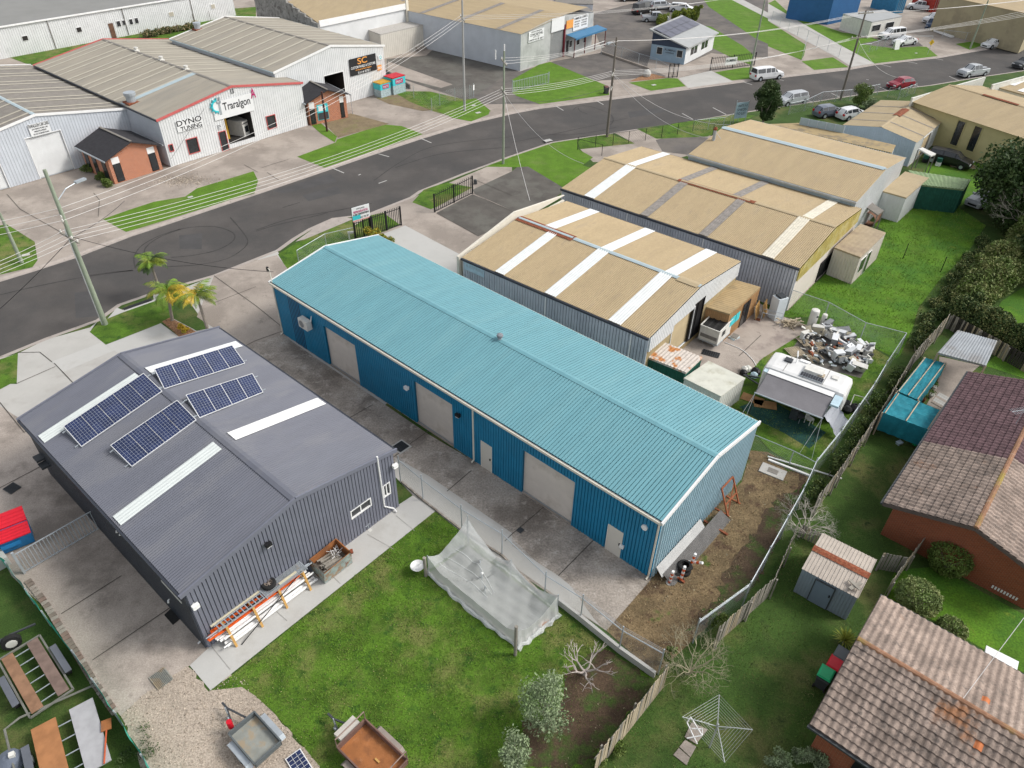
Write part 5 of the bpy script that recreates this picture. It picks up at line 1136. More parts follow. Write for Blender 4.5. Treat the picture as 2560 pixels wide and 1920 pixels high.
# ================================================================ SOLAR ARRAYS on the slate shed
cellm=M('solar_busbars',(.30,.33,.40),.05,1,.4)
def array(label,side,c,n,lift0,lift1,group='tilted solar arrays on the slate shed'):
    """c: pixel corners TL,TR,BR,BL (tile coords)"""
    P=[]
    for (t,x,y),off in zip(c,(lift1,lift1,lift0,lift0)):
        q=tG.roof(side,t,x,y,off); P.append(Vector(q))
    TL,TR,BR,BL=P; o=thing('solar_panel_array',label,'solar panel',tG.loc(),tG.yaw,group)
    for i in range(n):
        a=TL.lerp(TR,i/n);b=TL.lerp(TR,(i+1)/n);cc=BL.lerp(BR,(i+1)/n);d=BL.lerp(BR,i/n); nn=(b-a).cross(d-a).normalized(); nn=nn if nn.z>0 else -nn
        f=.018; a2,b2,c2,d2=[a.lerp(b,f).lerp(d.lerp(cc,f),.012),b.lerp(a,f).lerp(cc.lerp(d,f),.012),cc.lerp(d,f).lerp(b.lerp(a,f),.012),d.lerp(cc,f).lerp(a.lerp(b,f),.012)]
        mb=MB(); mb.poly([a+nn*.0,b,cc,d]); pb=MB()
        for u,v_ in ((a,b),(b,cc),(cc,d),(d,a)): pb.bar(u,v_,.035,.045,up=tuple(nn))
        pn=pb.build('panel',M('panel_frame_alu',(.62,.63,.64),.05,1,.4) if 'panel_frame_alu' not in MATS else MATS['panel_frame_alu'],o)
        cells=MB().poly([p+nn*.01 for p in (a2,b2,c2,d2)]).build('glass',panelm,pn)
        gb=MB()
        for k in range(1,6): u=a2.lerp(b2,k/6);v_=d2.lerp(c2,k/6); gb.bar(u+nn*.013,v_+nn*.013,.013,.003,up=tuple(nn))
        for k in range(1,10): u=a2.lerp(d2,k/10);v_=b2.lerp(c2,k/10); gb.bar(u+nn*.013,v_+nn*.013,.009,.003,up=tuple(nn))
        gb.build('busbars',cellm,pn)
    d=(TR-TL).normalized()
    mb=MB()
    for f in (.15,.85):
        a=BL.lerp(TL,f)-d*.25;b=BR.lerp(TR,f)+d*.25; mb.bar(a-Vector((0,0,.07)),b-Vector((0,0,.07)),.05)
    k=(tG.hr-tG.he)/(tG.W/2)
    zr=lambda x,y: tG.he+k*min(y,tG.W-y)+.03
    mb.build('rail',zinc,o); mb=MB()
    for i in range(0,n+1,2):
        for A_,B_ in ((TL,TR),(BL,BR)):
            q=A_.lerp(B_,i/n); mb.bar(q,(q.x,q.y,zr(q.x,q.y)),.04)
        a=BL.lerp(BR,i/n);b=TL.lerp(TR,i/n); mb.bar((a.x,a.y,zr(a.x,a.y)+.03),(b.x,b.y,zr(b.x,b.y)+.03),.045)
    mb.build('tilt_frame',zinc,o)
array('long solar array on the street end of the near roof slope',0,[('31',550,365),('21',1240,1568),('31',1400,62),('31',705,540)],5,.12,.42)
array('shorter solar array on the near roof slope, closest to the camera',0,[('31',957,530),('31',1530,142),('31',1695,310),('31',1140,712)],4,.12,.42)
array('solar array above the white skylight strip on the far slope',1,[('21',1335,1530),('21',2005,1325),('21',2115,1480),('21',1420,1700)],5,.12,.42)
array('solar array nearest the ridge middle on the far slope',1,[('31',1607,97),('21',2180,1570),('22',60,1730),('31',1725,292)],4,.12,.42)
# ================================================================ POLES AND WIRES
def pole(label,t,x,y,tt,xt,yt,m,r=.17,arms=(),lamp=None,group=None,h=None):
    b=G(T(t,x,y)); h=h or hgt(b,T(tt,xt,yt)); o=thing('power_pole',label,'power pole',b); mb=MB(); mb.tube([(0,0,-.1),(0,0,h*.5),(0,0,h)],r,12,r2=r*.62); mb.build('pole',m,o,smooth=False)
    for (z,rz,L_) in arms:
        a=MB().box(-L_/2,-.06,-.06,L_/2,.06,.06).build('crossarm',timber_g,o,(0,-.18,z),rz)
        for k in range(4):
            x_=-L_/2+.15+k*(L_-.3)/3; MB().lathe([(.05,.06),(.07,.12),(.04,.16),(.06,.22),(.02,.26)],8,0,(x_,0,0)).build('insulator',plastic_w,a)
    if lamp:
        z,rz=lamp; a=MB().tube([(0,0,z-.6),(0,.9,z),(0,1.9,z+.15)],.035,6).build('lamp_arm',zinc,o); a.rotation_euler=(0,0,rz)
        l=MB().box(-.14,1.7,z+.08,.14,2.5,z+.22).build('lamp_head',zinc,a)
    return o,b,h
yr=math.atan2(KS[8][1]-KS[4][1],KS[8][0]-KS[4][0])
P1,b1,h1_=pole('tall greenish timber power pole nearest the camera, left of the palms','21',912,1143,'11',365,1470,polewood,.19,[(9.0,yr+rad(80),2.4),(7.4,yr+rad(100),2.6)],lamp=(10.6,yr-rad(70)))
MB().tube([(-.2,-.1,0),(-.16,-.08,8)],.035,6).build('conduit',white,P1)
P3,b3,h3_=pole('slim pale green pole at the bend of the near kerb','12',2135,1415,'12',2155,440,polewood,.15,[(10.9,yr+rad(60),2.6),(7.9,yr+rad(60),2.4)])
MB().cyl(-.9,.5,11.0,11.9,.06,8).cyl(0.02,.02,11.6,12.6,.07,8).build('surge_arrester',white,P3)
P2,b2,h2_=pole('dark timber pole with street lamps on the near verge, centre of the view','13',820,1182,'13',890,320,poledark,.17,[(7.5,yr+rad(35),2.6),(5.9,yr+rad(35),2.4)],lamp=(11.0,rad(150)))
P4,b4,h4_=pole('dark timber pole beside the parked silver wagon','14',625,862,'14',855,90,poledark,.17,[(11.2,rad(20),2.4),(8.2,rad(20),2.6)],lamp=None)
P5,b5,h5_=pole('leftmost pale pole in the grass across the street','21',190,610,'21',5,180,polewood,.17,[],h=None) 
P6,b6,h6_=pole('pale concrete coloured pole beside the weedy driveway','12',1803,955,'12',1770,0,M('pale_pole',(.36,.36,.35),.1,1,.9),.17,[(11.2,yr+rad(60),3.0)])
P7,b7,h7_=pole('greenish pole behind the white canopy ute','13',2052,640,'13',2180,0,polewood,.16,[(11.2,rad(20),2.4)])
P8,b8,h8_=pole('greenish pole beside the white sedan at the far kerb','14',1745,420,'14',1895,0,polewood,.16,[(11.2,rad(20),2.4)])
def at(o,z,dx=0,dy=0,rz=0):
    l=o.location; return Vector((l.x+dx*math.cos(rz)-dy*math.sin(rz),l.y+dx*math.sin(rz)+dy*math.cos(rz),z))
def wire(label,a,b,sag=.6,r=.016,m=None,group='overhead wires along the street'):
    a=Vector(a);b=Vector(b); n=14; pts=[a.lerp(b,i/n)-Vector((0,0,sag*4*(i/n)*(1-i/n))) for i in range(n+1)]
    mb=MB(); mb.tube([p-a for p in pts],r,4,cap=False); return mb.build('overhead_wire',m or wirem,None,tuple(a),label=label,cat='wire',group=group)
wirem=M('aluminium_wire',(.62,.60,.58),.05,1,.5); wirek=black
lab_low='one of four low street wires'
lab_hi='high wire near the pole tops'
off_end=G((-420,800),7.0)
for k in range(4):
    d=-1.05+.7*k
    p1=at(P1,7.5,d,0,yr+rad(100)); p3=at(P3,7.9,d,0,yr+rad(60)); p2=at(P2,7.5,d,0,yr+rad(35)); p4=at(P4,8.2,d,0,rad(20))
    wire(lab_low+', left of the nearest pole',Vector(off_end)+Vector((d*.2,d,0)),p1,.5); wire(lab_low+', nearest pole to kerb bend pole',p1,p3,1.1); wire(lab_low+', kerb bend pole to centre pole',p3,p2,.35); wire(lab_low+', centre pole to wagon-side pole',p2,p4,.9); wire(lab_low+', right of the wagon-side pole',p4,p4+(p4-p2)*1.2+Vector((6,6,0)),.7)
for k in range(3):
    d=-1.1+1.1*k
    p5=at(P5,11,d,0,yr+rad(60)); p6=at(P6,11.3,d,0,yr+rad(60)); p7=at(P7,11.3,d,0,rad(20)); p8=at(P8,11.3,d,0,rad(20))
    wire(lab_hi+', pale pole to the pole by the canopy ute',p6,p7,.8); wire(lab_hi+', canopy ute pole to white sedan pole',p7,p8,.8); wire(lab_hi+', beyond the white sedan pole',p8,p8+(p8-p7),.6)
    p1=at(P1,9.1,d,0,yr+rad(80)); wire(lab_hi+', nearest pole across to the pale pole',p1,p6,1.6); wire(lab_hi+', leaving the frame left of the nearest pole',p1,p1+Vector((-20,-10,0)),.5)
    wire(lab_hi+', kerb bend pole to centre pole',at(P3,11,d,0,yr+rad(60)),at(P2,11,d*.3,0,0),.4); wire(lab_hi+', centre pole to wagon-side pole',at(P2,11,d*.3,0,0),at(P4,11.2,d,0,rad(20)),.8)
    wire(lab_hi+', right of the wagon-side pole',at(P4,11.2,d,0,rad(20)),at(P4,11.2,d,0,rad(20))+Vector((45,22,0)),.6)
for lab,a,b,s,m_ in [('black service cable from the nearest pole to the blue shed corner',at(P1,7.4),G(T('22',150,690),5.6),.5,wirek),
      ('black stay wire running down to the left from the nearest pole',at(P1,7.3),G(T('21',0,1010),3.0),.1,wirek),
      ('thin dark cable from the nearest pole across to the verge opposite',at(P1,7.3),G(T('21',1075,78),3.5),.2,wirek),
      ('pale cable dropping from the centre pole to the tan roof',at(P2,7.4),G(T('13',1710,1195),4.8),1.4,wirem),
      ('pale cable sweeping from the centre pole to the white notice board',at(P2,7.4),G(T('13',1960,1080),4.0),1.6,wirem),
      ('white cable curving from the kerb bend pole to the largest beige roof',at(P3,7.8),G(T('13',620,1415),4.4),1.2,wirem),
      ('steep thin cable from the kerb bend pole to the nearest beige roof',at(P3,7.8),G(T('23',155,75),5.4),.4,wirem),
      ('pale cable dropping from the wagon-side pole over the red car',at(P4,8.0),G(T('14',1130,670),4.0),1.0,wirem),
      ('dark double cable looping over the low lawn to the kerb bend pole',at(P3,6.8),at(P2,6.0),.6,wirek),
      ('thin dark cable from the tuning workshop down to its corner post',G(T('11',1765,940),5.2),G(T('11',1480,1370),2.8),.0,wirek)]:
    wire(lab,a,b,s,.02,m_,None)
p=G(T('22',150,745)); 
o=thing('service_bracket','white cable bracket post above the blue shed street corner','bracket',(BL[0],BL[1],4.3),BL[2]); MB().tube([(.15,-.1,0),(.15,-.1,1.3),(-.1,-.1,1.3)],.035,6).build('bracket',cream,o); MB().box(-.16,-.16,1.1,.0,-.04,1.4).build('connector',black,o)
# ================================================================ FENCES
def chain(label,pts,h,post_m=zinc,sp=3.0,mesh=.11,wire_r=.0035,top=True,name='chain_link_fence',posts=None,wm=None,barbed=0,postr=.035,hs=None,group=None):
    P=[Vector((p[0],p[1],0)) for p in pts]; o=thing(name,label,'fence',P[0],0,group); o0=P[0]; mb=MB(); 
    wm=wm or zinc
    for i in range(len(P)-1):
        a,b=P[i]-o0,P[i+1]-o0; L_=(b-a).length; d=(b-a)/L_; n=max(1,int(round(L_/sp)))
        for k in range(n+(1 if i==len(P)-2 else 0)):
            q=a+d*(L_*k/n); MB().cyl(0,0,0,h+.35*(barbed>0),postr,6).build('post',post_m,o,tuple(q))
        if top: MB().tube([a+Vector((0,0,h)),b+Vector((0,0,h))],.025,5).build('top_rail',post_m,o)
        if mesh:
            m2=MB(); nw=int((L_+h)/mesh); 
            for sg in (0,1):
                for k in range(nw+1):
                    s=k*mesh-h if sg==0 else k*mesh
                    # line from (s,0) to (s+h,h) or (s,0) to (s-h,h)
                    s1=s+h if sg==0 else s-h
                    (sa,za),(sb,zb)=(s,0),(s1,h)
                    if sa<0: t_=(0-sa)/(sb-sa); za=t_*h; sa=0
                    if sb<0: t_=(0-sb)/(sa-sb); zb=h-t_*h; sb=0
                    if sa>L_: t_=(sa-L_)/(sa-sb) if sa!=sb else 0; za=t_*h; sa=L_
                    if sb>L_: t_=(sb-L_)/(sb-sa); zb=h-t_*h; sb=L_
                    if abs(sa-sb)<1e-3: continue
                    A_=a+d*sa+Vector((0,0,za)); B_=a+d*sb+Vector((0,0,zb)); nn=Vector((-d.y,d.x,0)); pd=(B_-A_).normalized().cross(nn)*wire_r
                    m2.poly([A_-pd,B_-pd,B_+pd,A_+pd])
            m2.build('wire_mesh',wm,o,kind='stuff')
        for k in range(barbed): MB().tube([a+Vector((0,0,h+.1+.11*k)),b+Vector((0,0,h+.1+.11*k))],.006,3,cap=False).build('barbed_wire',zinc,o)
    return o
def W(*a): return [G(T(*q)) for q in a]
# long fence between driveway and lawn
chain('long chain link fence on a pale plinth between the lawn and the stained driveway',W(('32',1250,840),('32',1445,1005),('32',1780,1265),('32',2125,1480),('43',280,180),('43',590,380),('43',922,655),('43',1260,850)),1.75,zinc,50,.09,.003,True,barbed=3)
def plinth(label,pts,h,w_,m,name='retaining_plinth'):
    P=[Vector((p[0],p[1],0)) for p in pts]; o=thing(name,label,'retaining edge',P[0])
    for i in range(len(P)-1):
        a=P[i]-P[0];b=P[i+1]-P[0]; MB().bar(a+Vector((0,0,h/2)),b+Vector((0,0,h/2)),w_,h).build('segment',m,o)
    return o
plinth('pale concrete plinth under the long chain link fence, right of the netted frame',W(('43',390,230),('43',590,385),('43',922,655),('43',1230,875)),.42,.16,conc_new)
plinth('low dark edging along the lawn beside the stained driveway',W(('32',1260,850),('32',1445,1010),('32',1785,1272),('32',2130,1490),('43',280,190)),.12,.1,conc_dark)
# compound fence (black mesh section bottom) 
chain('chain link fence with white top rail along the weedy strip behind the blue shed',W(('43',1560,580),('43',1990,260),('34',240,1090),('34',350,850),('34',560,590),('34',845,180),('24',950,1659)),1.7,zinc,2.6,.10,.004,True,barbed=2)
chain('tall galvanised fence at the lush lot corner by the scrap yard',[G(T('24',950,1659)),G(T('24',1120,1400)),G(T('24',780,1310)),G(T('24',470,1130)),G(T('24',130,1010))],1.9,zinc,30,.13,.004,True,name='chain_link_fence')
o=bpy.data.objects.get('chain_link_fence.002')
chain('low wire fence crossing the compound grass by the caravan guy ropes',W(('33',2060,560),('34',180,700),('34',370,800)),1.2,zinc,4,.14,.004,True)
o=plinth('white pipes and planks lying beside the compound grass fence',W(('34',0,660),('34',360,800)),.12,.14,white,'pipe_bundle'); 
MB().tube([(0,.2,.15),(4.0,-1.6,.15)],.05,6).build('pipe',white,o)
# timber paling fence bottom centre
def palings(label,a,b,h,wd=.10,gap=.012,m=timber,side=1,jit=.02,name='paling_fence',lim=300,sh=None,rails=True):
    a=Vector((a[0],a[1],0));b=Vector((b[0],b[1],0)); d=b-a; L_=d.length; o=thing(name,label,'fence',a,math.atan2(d.y,d.x)); n=int(L_/(wd+gap)); me=[]
    for k in range(4): me.append(MB().box(0,-.01,0,wd,.01,1).mesh('paling',[m,timber_g,m,timber][k]))
    for i in range(n):
        q=link(me[random.randrange(4)],'paling',o,(i*L_/n,side*random.uniform(0,.008)+side*.03,.0)); q.scale=(1,1,h+random.uniform(-jit,jit)); q.rotation_euler=(random.uniform(-.02,.02),random.uniform(-.02,.02),0)
    if rails:
        for z in (.35,h-.35): MB().box(0,-.05,z-.04,L_,.0,z+.04).build('rail',timber_g,o)
    for k in range(int(L_/2.4)+1): MB().box(k*2.4-.05,-.12,0,k*2.4+.05,-.05,h-.1).build('post',timber_g,o)
    return o
a=G(T('43',1300,960)); bb=G(T('43',690,1730)); pal=palings('leaning grey timber paling fence at the bottom centre between two backyards',a,bb,1.85,.13,.025,timber,side=1)
a=G(T('43',1730,610)); 
Q=W(('43',1740,620),('43',2212,190),('34',220,1340),)
for i in range(2): palings(['old grey paling fence beside the dark backyard, lower stretch','old grey paling fence beside the dark backyard, upper stretch'][i],Q[i],Q[i+1],1.7,.12,.04,timber_g,name='paling_fence',rails=False)
Q=W(('34',370,1150),('34',570,890),('34',940,350),('24',1210,1540),('24',1510,1210))
lb=['weathered paling fence below the bare twiggy tree','weathered paling fence beside the hedge strip, middle stretch','weathered paling fence beside the teal shade netting','weathered paling fence reaching the pergola roof']
for i in range(4): palings(lb[i],Q[i],Q[i+1],1.7,.13,.03,timber_g,rails=False)
for lb_,q in [('thin pale top rail of the fence behind the garden shed',[('34',260,1320),('34',510,1440)]),('short paling fence between garden shed and shrubs',[('34',930,1600),('34',1150,1640)]),('paling fence stub leading to the upper brick wall',[('44',1010,170),('34',1340,1390)]),('dark fence line beyond the pergola',[('24',1540,1180),('24',2212,1560)])]:
    w_=W(*q); palings(lb_,w_[0],w_[1],1.3 if 'thin' not in lb_ else 1.0,.12,.03,timber_g if 'dark' not in lb_ else M('dark_fence_timber',(.05,.045,.04),.2,2,.9),rails=False)
# left boundary: green shadecloth fence with brick edging
Q=W(('31',-10,1500),('41',130,10),('41',300,240),('41',440,430),('41',700,770),('41',870,1010),('41',1060,1290),('41',1290,1659),('41',1450,1900))
o=thing('shadecloth_fence','wire fence hung with sagging green shadecloth along the left yard','fence',Q[0]); o0=Vector(Q[0])
for i in range(len(Q)-1):
    a,b=Vector(Q[i])-o0,Vector(Q[i+1])-o0; MB().cyl(a.x,a.y,0,1.25,.04,6).build('post',zinc,o); L_=(b-a).length
    mb=MB(); n=10; rows=5
    for k in range(n):
        for j in range(rows):
            f=lambda u,v_: (a.x+(b.x-a.x)*u+.04*math.sin(u*9+i*2)*v_, a.y+(b.y-a.y)*u+.04*math.cos(u*7+i)*v_, v_*(1.15-.12*math.sin(u*3.14159)+.04*math.sin(u*20+i)))
            mb.poly([f(k/n,j/rows),f((k+1)/n,j/rows),f((k+1)/n,(j+1)/rows),f(k/n,(j+1)/rows)])
    mb.build('shadecloth',tealg if i not in (1,6) else M('grey_green_cloth',(.12,.25,.2),.2,1,.9) if 'grey_green_cloth' not in MATS else tealg,o)
P=W(('41',240,40),('41',400,250),('41',640,640),('41',840,960),('41',1000,1190)); o=thing('brick_edging','row of laid bricks edging the left yard below the shadecloth fence','edging',P[0])
bm=[MB().box(-.11,-.16,0,.11,.16,.09).mesh('brick',m) for m in (conc_dark,M('edging_brick',(.22,.18,.15),.2,1),M('edging_brick_red',(.24,.17,.14),.2,1))]
for i in range(len(P)-1):
    a,b=Vector(P[i][:2]),Vector(P[i+1][:2]); L_=(b-a).length; n=int(L_/.25)
    for k in range(n): q=a.lerp(b,(k+.5)/n); l=link(bm[random.randrange(3)],'brick',o,(q.x-o.location.x+.02*random.random(),q.y-o.location.y,0),math.atan2(b.y-a.y,b.x-a.x)+random.uniform(-.08,.08))
# galvanised gate
def bargate(label,a,b,h,n,m,name='steel_gate',spear=False,br=.02,railw=.05,parts=True,zb=.08):
    a=np.array(a[:2]);b=np.array(b[:2]); d=b-a; L_=float(np.linalg.norm(d)); o=thing(name,label,'gate' if 'gate' in name else 'fence',(a[0],a[1],0),math.atan2(d[1],d[0]))
    MB().box(0,-railw/2,h-.12,L_,railw/2,h-.12+railw).build('rail',m,o); MB().box(0,-railw/2,zb,L_,railw/2,zb+railw).build('rail',m,o)
    me=MB().box(-br,-br,0,br,br,1).mesh('bar',m); mb=MB()
    for i in range(n+1):
        x=L_*i/n
        if parts: q=link(me,'bar',o,(x,railw*.0,zb)); q.scale=(1,1,(h-zb+(.12 if spear else -.1)))
        else: mb.box(x-br,-br,zb,x+br,br,h+(.12 if spear else 0))
    if not parts: mb.build('bars',m,o,kind='stuff')
    for x in (0,L_) if not spear else (0,L_/2,L_): MB().box(x-.06,-.06,0,x+.06,.06,h+.1).build('post',m,o)
    return o
bargate('galvanised tubular sliding gate across the left yard',G(T('31',215,1635)),G(T('31',880,1245)),1.55,23,zinc)
bargate('black spear topped fence panel left of the refrigeration sign',G(T('22',865,415)),G(T('22',1010,372)),1.75,8,black,'palisade_fence',True,.022,parts=True)
bargate('black spear topped fence right of the refrigeration sign',G(T('22',1005,375)),G(T('22',1255,288)),1.85,17,black,'palisade_fence',True,.022)
bargate('black spear topped gate panel by the dark paved yard',G(T('22',1545,175)),G(T('22',1870,15)),1.85,20,black,'palisade_gate',True,.022)
bargate('black slatted gate with PLUMBING board beside the site office driveway',G(T('13',1710,612)),G(T('13',2090,565)),1.9,26,black,'palisade_gate',True,.02,parts=False)
bargate('short black gate panel between boulder and plumbing driveway',G(T('13',1350,672)),G(T('13',1425,668)),1.9,6,black,'palisade_gate',True,.02,parts=False)
bargate('galvanised slatted gate on the grass near the kerb bend pole',G(T('13',5,795)),G(T('13',315,720)),1.5,22,zinc,'steel_gate',False,.025,parts=False)
gm=fw=FW(G(T('13',1710,612))[:2],(lambda v:v/np.linalg.norm(v))((G(T('13',2090,565))-G(T('13',1710,612)))[:2]),None) if 0 else None
g=G(T('13',1830,600)); o=thing('gate_sign','white board reading PLUMBING wired to the black gate','sign',(g[0],g[1],.6),math.atan2(*( (G(T('13',2090,565))-G(T('13',1710,612)))[:2][::-1]))); MB().box(0,-.08,0,2.2,-.05,1.1).build('board',signw,o); wtext(o,'PLUMBING',.15,.45,2.05,.85,-.09,printk,bold=.01)
# refrigeration sign
a=G(T('22',862,412)); b_=G(T('22',992,372)); hz=hgt(a,T('22',828,135)); hb=hgt(a,T('22',850,255))
d_=(b_-a)[:2]; L_=float(np.linalg.norm(d_)); o=thing('street_sign_board','white and teal refrigeration and air conditioning sign on two black posts','sign',a,math.atan2(d_[1],d_[0]))
hz=max(2.8,min(hz,4.2)); hb=hz-1.35
for x in (0,L_): MB().box(x-.07,-.07,0,x+.07,.07,hz).build('post',black,o)
MB().box(-.1,-.14,hb,L_+.1,-.08,hz).build('board',signw,o); MB().box(-.1,-.15,hb+.15,L_*.45,-.1401,hb+.55).build('teal_band',signc,o); MB().box(-.1,-.15,hb,L_+.1,-.1401,hb+.12).build('pink_band',M('pink_print',(.6,.3,.28)),o)
wtext(o,'REFRIGERATION',.05,hb+.78,L_-.1,hb+1.0,-.145,signm,bold=.02); wtext(o,'& AIR CONDITIONING',0,hb+.55,L_,hb+.74,-.152,printk,bold=.015); wtext(o,'0427 700 387',L_*.42,hb+.2,L_-.05,hb+.36,-.145,printk); wtext(o,'GIPPSLAND',.35,hb+1.1,L_-.4,hb+1.22,-.145,printk)
# pipe rail fence beside the sign
P=W(('22',375,620),('22',345,490)); 
def piperail(label,pts,h,m=zinc,mid=True,mesh=0):
    return chain(label,pts,h,m,4,mesh,.004,True,name='pipe_rail_fence')
piperail('pale pipe fence on the verge in front of the blue shed street end',W(('22',372,615),('22',610,470),('22',860,412)),1.25,mesh=.16)
chain('black post and wire fence along the verge by the centre pole',W(('13',565,1295),('13',775,1345),) ,1.3,black,50,0,top=True,name='post_and_wire_fence')
chain('black steel post fence facing the street near the dark centre pole',W(('13',565,1295),('13',870,1255),('13',1005,1240),('13',1150,1215),('13',1290,1190),('13',1560,1135),('13',1730,1180)),1.5,black,2.6,.3,.004,True,name='chain_link_fence',wm=black)
chain('chain link fence before the storage yard and concreting driveway',W(('13',770,470),('13',945,500),('13',1090,555),('13',1240,600),('13',1350,670)),1.6,zinc,50,.25,.004,True)
chain('wire fence along the near end of the grass by the tan roof',W(('13',1560,1135),('13',1820,1110),('13',1950,1050)),1.4,zinc,2.5,.25,.004,True)
chain('chain link fence along the long pale driveway, left edge',W(('14',30,180),('14',250,310),('14',510,440),('14',610,490)),1.7,zinc,4,.3,.005,True)
chain('chain link fence around the grass beside the warning sign',W(('14',770,470),('14',870,455),('14',1060,390),('14',1400,390)),1.5,zinc,3,.3,.005,True)
chain('wire fence at the corner of the green bank facing the street',W(('14',290,520),('14',320,400)),1.5,zinc,3,.25,.005,True)
chain('bent wire fence beside the hatchback parking grass',W(('14',175,990),('14',310,960),('14',450,890),('14',700,870),('14',940,820)),1.5,zinc,3,.25,.005,True)
chain('wire fence with cream posts beside the red car',W(('14',1030,840),('14',1120,860),('14',1260,810)),1.4,zinc,3,.25,.005,True)
chain('wire fence round the square grass plot by the navy ute',W(('14',1500,330),('14',1700,355),('14',1850,320)),1.4,zinc,3,.3,.005,True)
chain('wire fence behind the weedy driveway verge',W(('12',1210,790),('12',1365,850),('12',1520,960),('12',1590,915),('12',1720,870),('12',1865,850)),1.7,zinc,50,.25,.004,False)
chain('rusting wire fence in front of the long white warehouse',W(('11',1215,340),('11',1380,300),('11',1545,290),('11',1680,205),('11',1820,180)),1.6,poledark,50,0,.004,False,name='post_and_wire_fence')
chain('two lone star pickets with wire crossing the lush vacant lot',W(('24',1165,575),('24',1490,690)),1.5,black,50,.0,.004,False,name='post_and_wire_fence')
plinth('low block retaining wall beside the panel workshop driveway',W(('12',1130,640),('12',1330,770)),.6,.2,asph2,'retaining_wall')
plinth('stained kerb wall along the plumbing driveway fence',W(('13',770,460),('13',1190,605)),.3,.25,conc,'retaining_wall')
# ================================================================ VEGETATION
def blob(c,r,n,power=.5):
    d=RNG.normal(size=(n,3)); d/=np.linalg.norm(d,axis=1)[:,None]; q=RNG.random(n)**power; return np.array(c)+d*q[:,None]*np.array(r)
def crownpts(R,Hc,n,nb=14,shell=.35):
    P=[]
    for i in range(nb):
        a=RNG.random()*6.283; e=RNG.random(); rr=R*(.25+.5*RNG.random()); z=Hc*(.15+.75*RNG.random()); k=math.sin(math.pi*min(.95,max(.08,z/Hc)))**.6
        c=(rr*k*math.cos(a),rr*k*math.sin(a),z); s=R*(.28+.22*RNG.random()); P.append(blob(c,(s,s,s*.8),n//nb,shell))
    return np.concatenate(P)
def tree(name,label,base,R,h,mat,n=4000,size=.14,trunk=.3,m_t=bark,tr=.1,nb=14,cat='tree',shell=.4,tname='trunk'):
    o=thing(name,label,cat,base); P=crownpts(R,h-trunk,n,nb,shell); P[:,2]+=trunk; P[:,2]=np.maximum(P[:,2],.03)
    link(leaves(P,size,mat,'crown'),'crown',o)
    mb=MB(); mb.tube([(0,0,-.05),(.03,.02,trunk+.2),(.05,0,h*.5)],tr,8,r2=tr*.5)
    for k in range(7):
        a=k*2.4; mb.tube([(0,0,trunk*.7+.1),(R*.3*math.cos(a),R*.3*math.sin(a),trunk+(h-trunk)*.35),(R*.65*math.cos(a),R*.65*math.sin(a),trunk+(h-trunk)*.6)],tr*.5,5,r2=tr*.12)
    mb.build(tname,m_t,o); return o
def ballshrub(label,base,R,h,mat,n=5000,size=.1):
    o=thing('round_shrub',label,'shrub',base); d=RNG.normal(size=(n,3)); d/=np.linalg.norm(d,axis=1)[:,None]; q=.78+.26*RNG.random(n)
    bump=1+.09*np.sin(d[:,0]*7+1)*np.sin(d[:,1]*6)*np.sin(d[:,2]*8+2)+.04*np.sin(d[:,0]*17)*np.sin(d[:,1]*19)
    P=d*(q*bump)[:,None]*np.array([R,R,h/2])+np.array([0,0,h/2]); P[:,2]=np.maximum(P[:,2],.02)
    link(leaves(P,size,mat,'crown',.6),'crown',o)
    mb=MB(); 
    for k in range(8): a=k*.8; mb.tube([(0,0,0),(R*.3*math.cos(a),R*.3*math.sin(a),h*.4),(R*.7*math.cos(a),R*.7*math.sin(a),h*.7)],.04,5,r2=.012)
    mb.build('stem',bark,o); return o
def bare(name,label,base,h,spread,m=twig,depth=5,r=.09,n0=4,seed=1,cat='tree',droop=0):
    rnd=random.Random(seed); o=thing(name,label,cat,base); mb=MB(); 
    def grow(p,d,L_,r_,k):
        p2=p+d*L_; mid=p.lerp(p2,.5)+Vector((rnd.uniform(-1,1),rnd.uniform(-1,1),rnd.uniform(-1,1)))*L_*.09
        mb.tube([p,mid,p2],r_,5 if k<3 else 3,r2=r_*.62,cap=False)
        if k>=depth: return
        for i in range(rnd.choice((2,3,3)) if k<depth-1 else 2):
            nd=(d+Vector((rnd.uniform(-1,1),rnd.uniform(-1,1),rnd.uniform(-.5,.7)-droop*k*.15))*spread).normalized(); grow(p2,nd,L_*rnd.uniform(.62,.86),r_*.6,k+1)
    mb.tube([(0,0,-.05),(0,0,h*.15)],r*1.3,8)
    for i in range(n0):
        a=i*6.283/n0+rnd.uniform(-.4,.4); grow(Vector((0,0,h*.12)),Vector((math.cos(a)*spread,math.sin(a)*spread,.8)).normalized(),h*.3,r*.8,1)
    mb.build('branches',m,o); return o
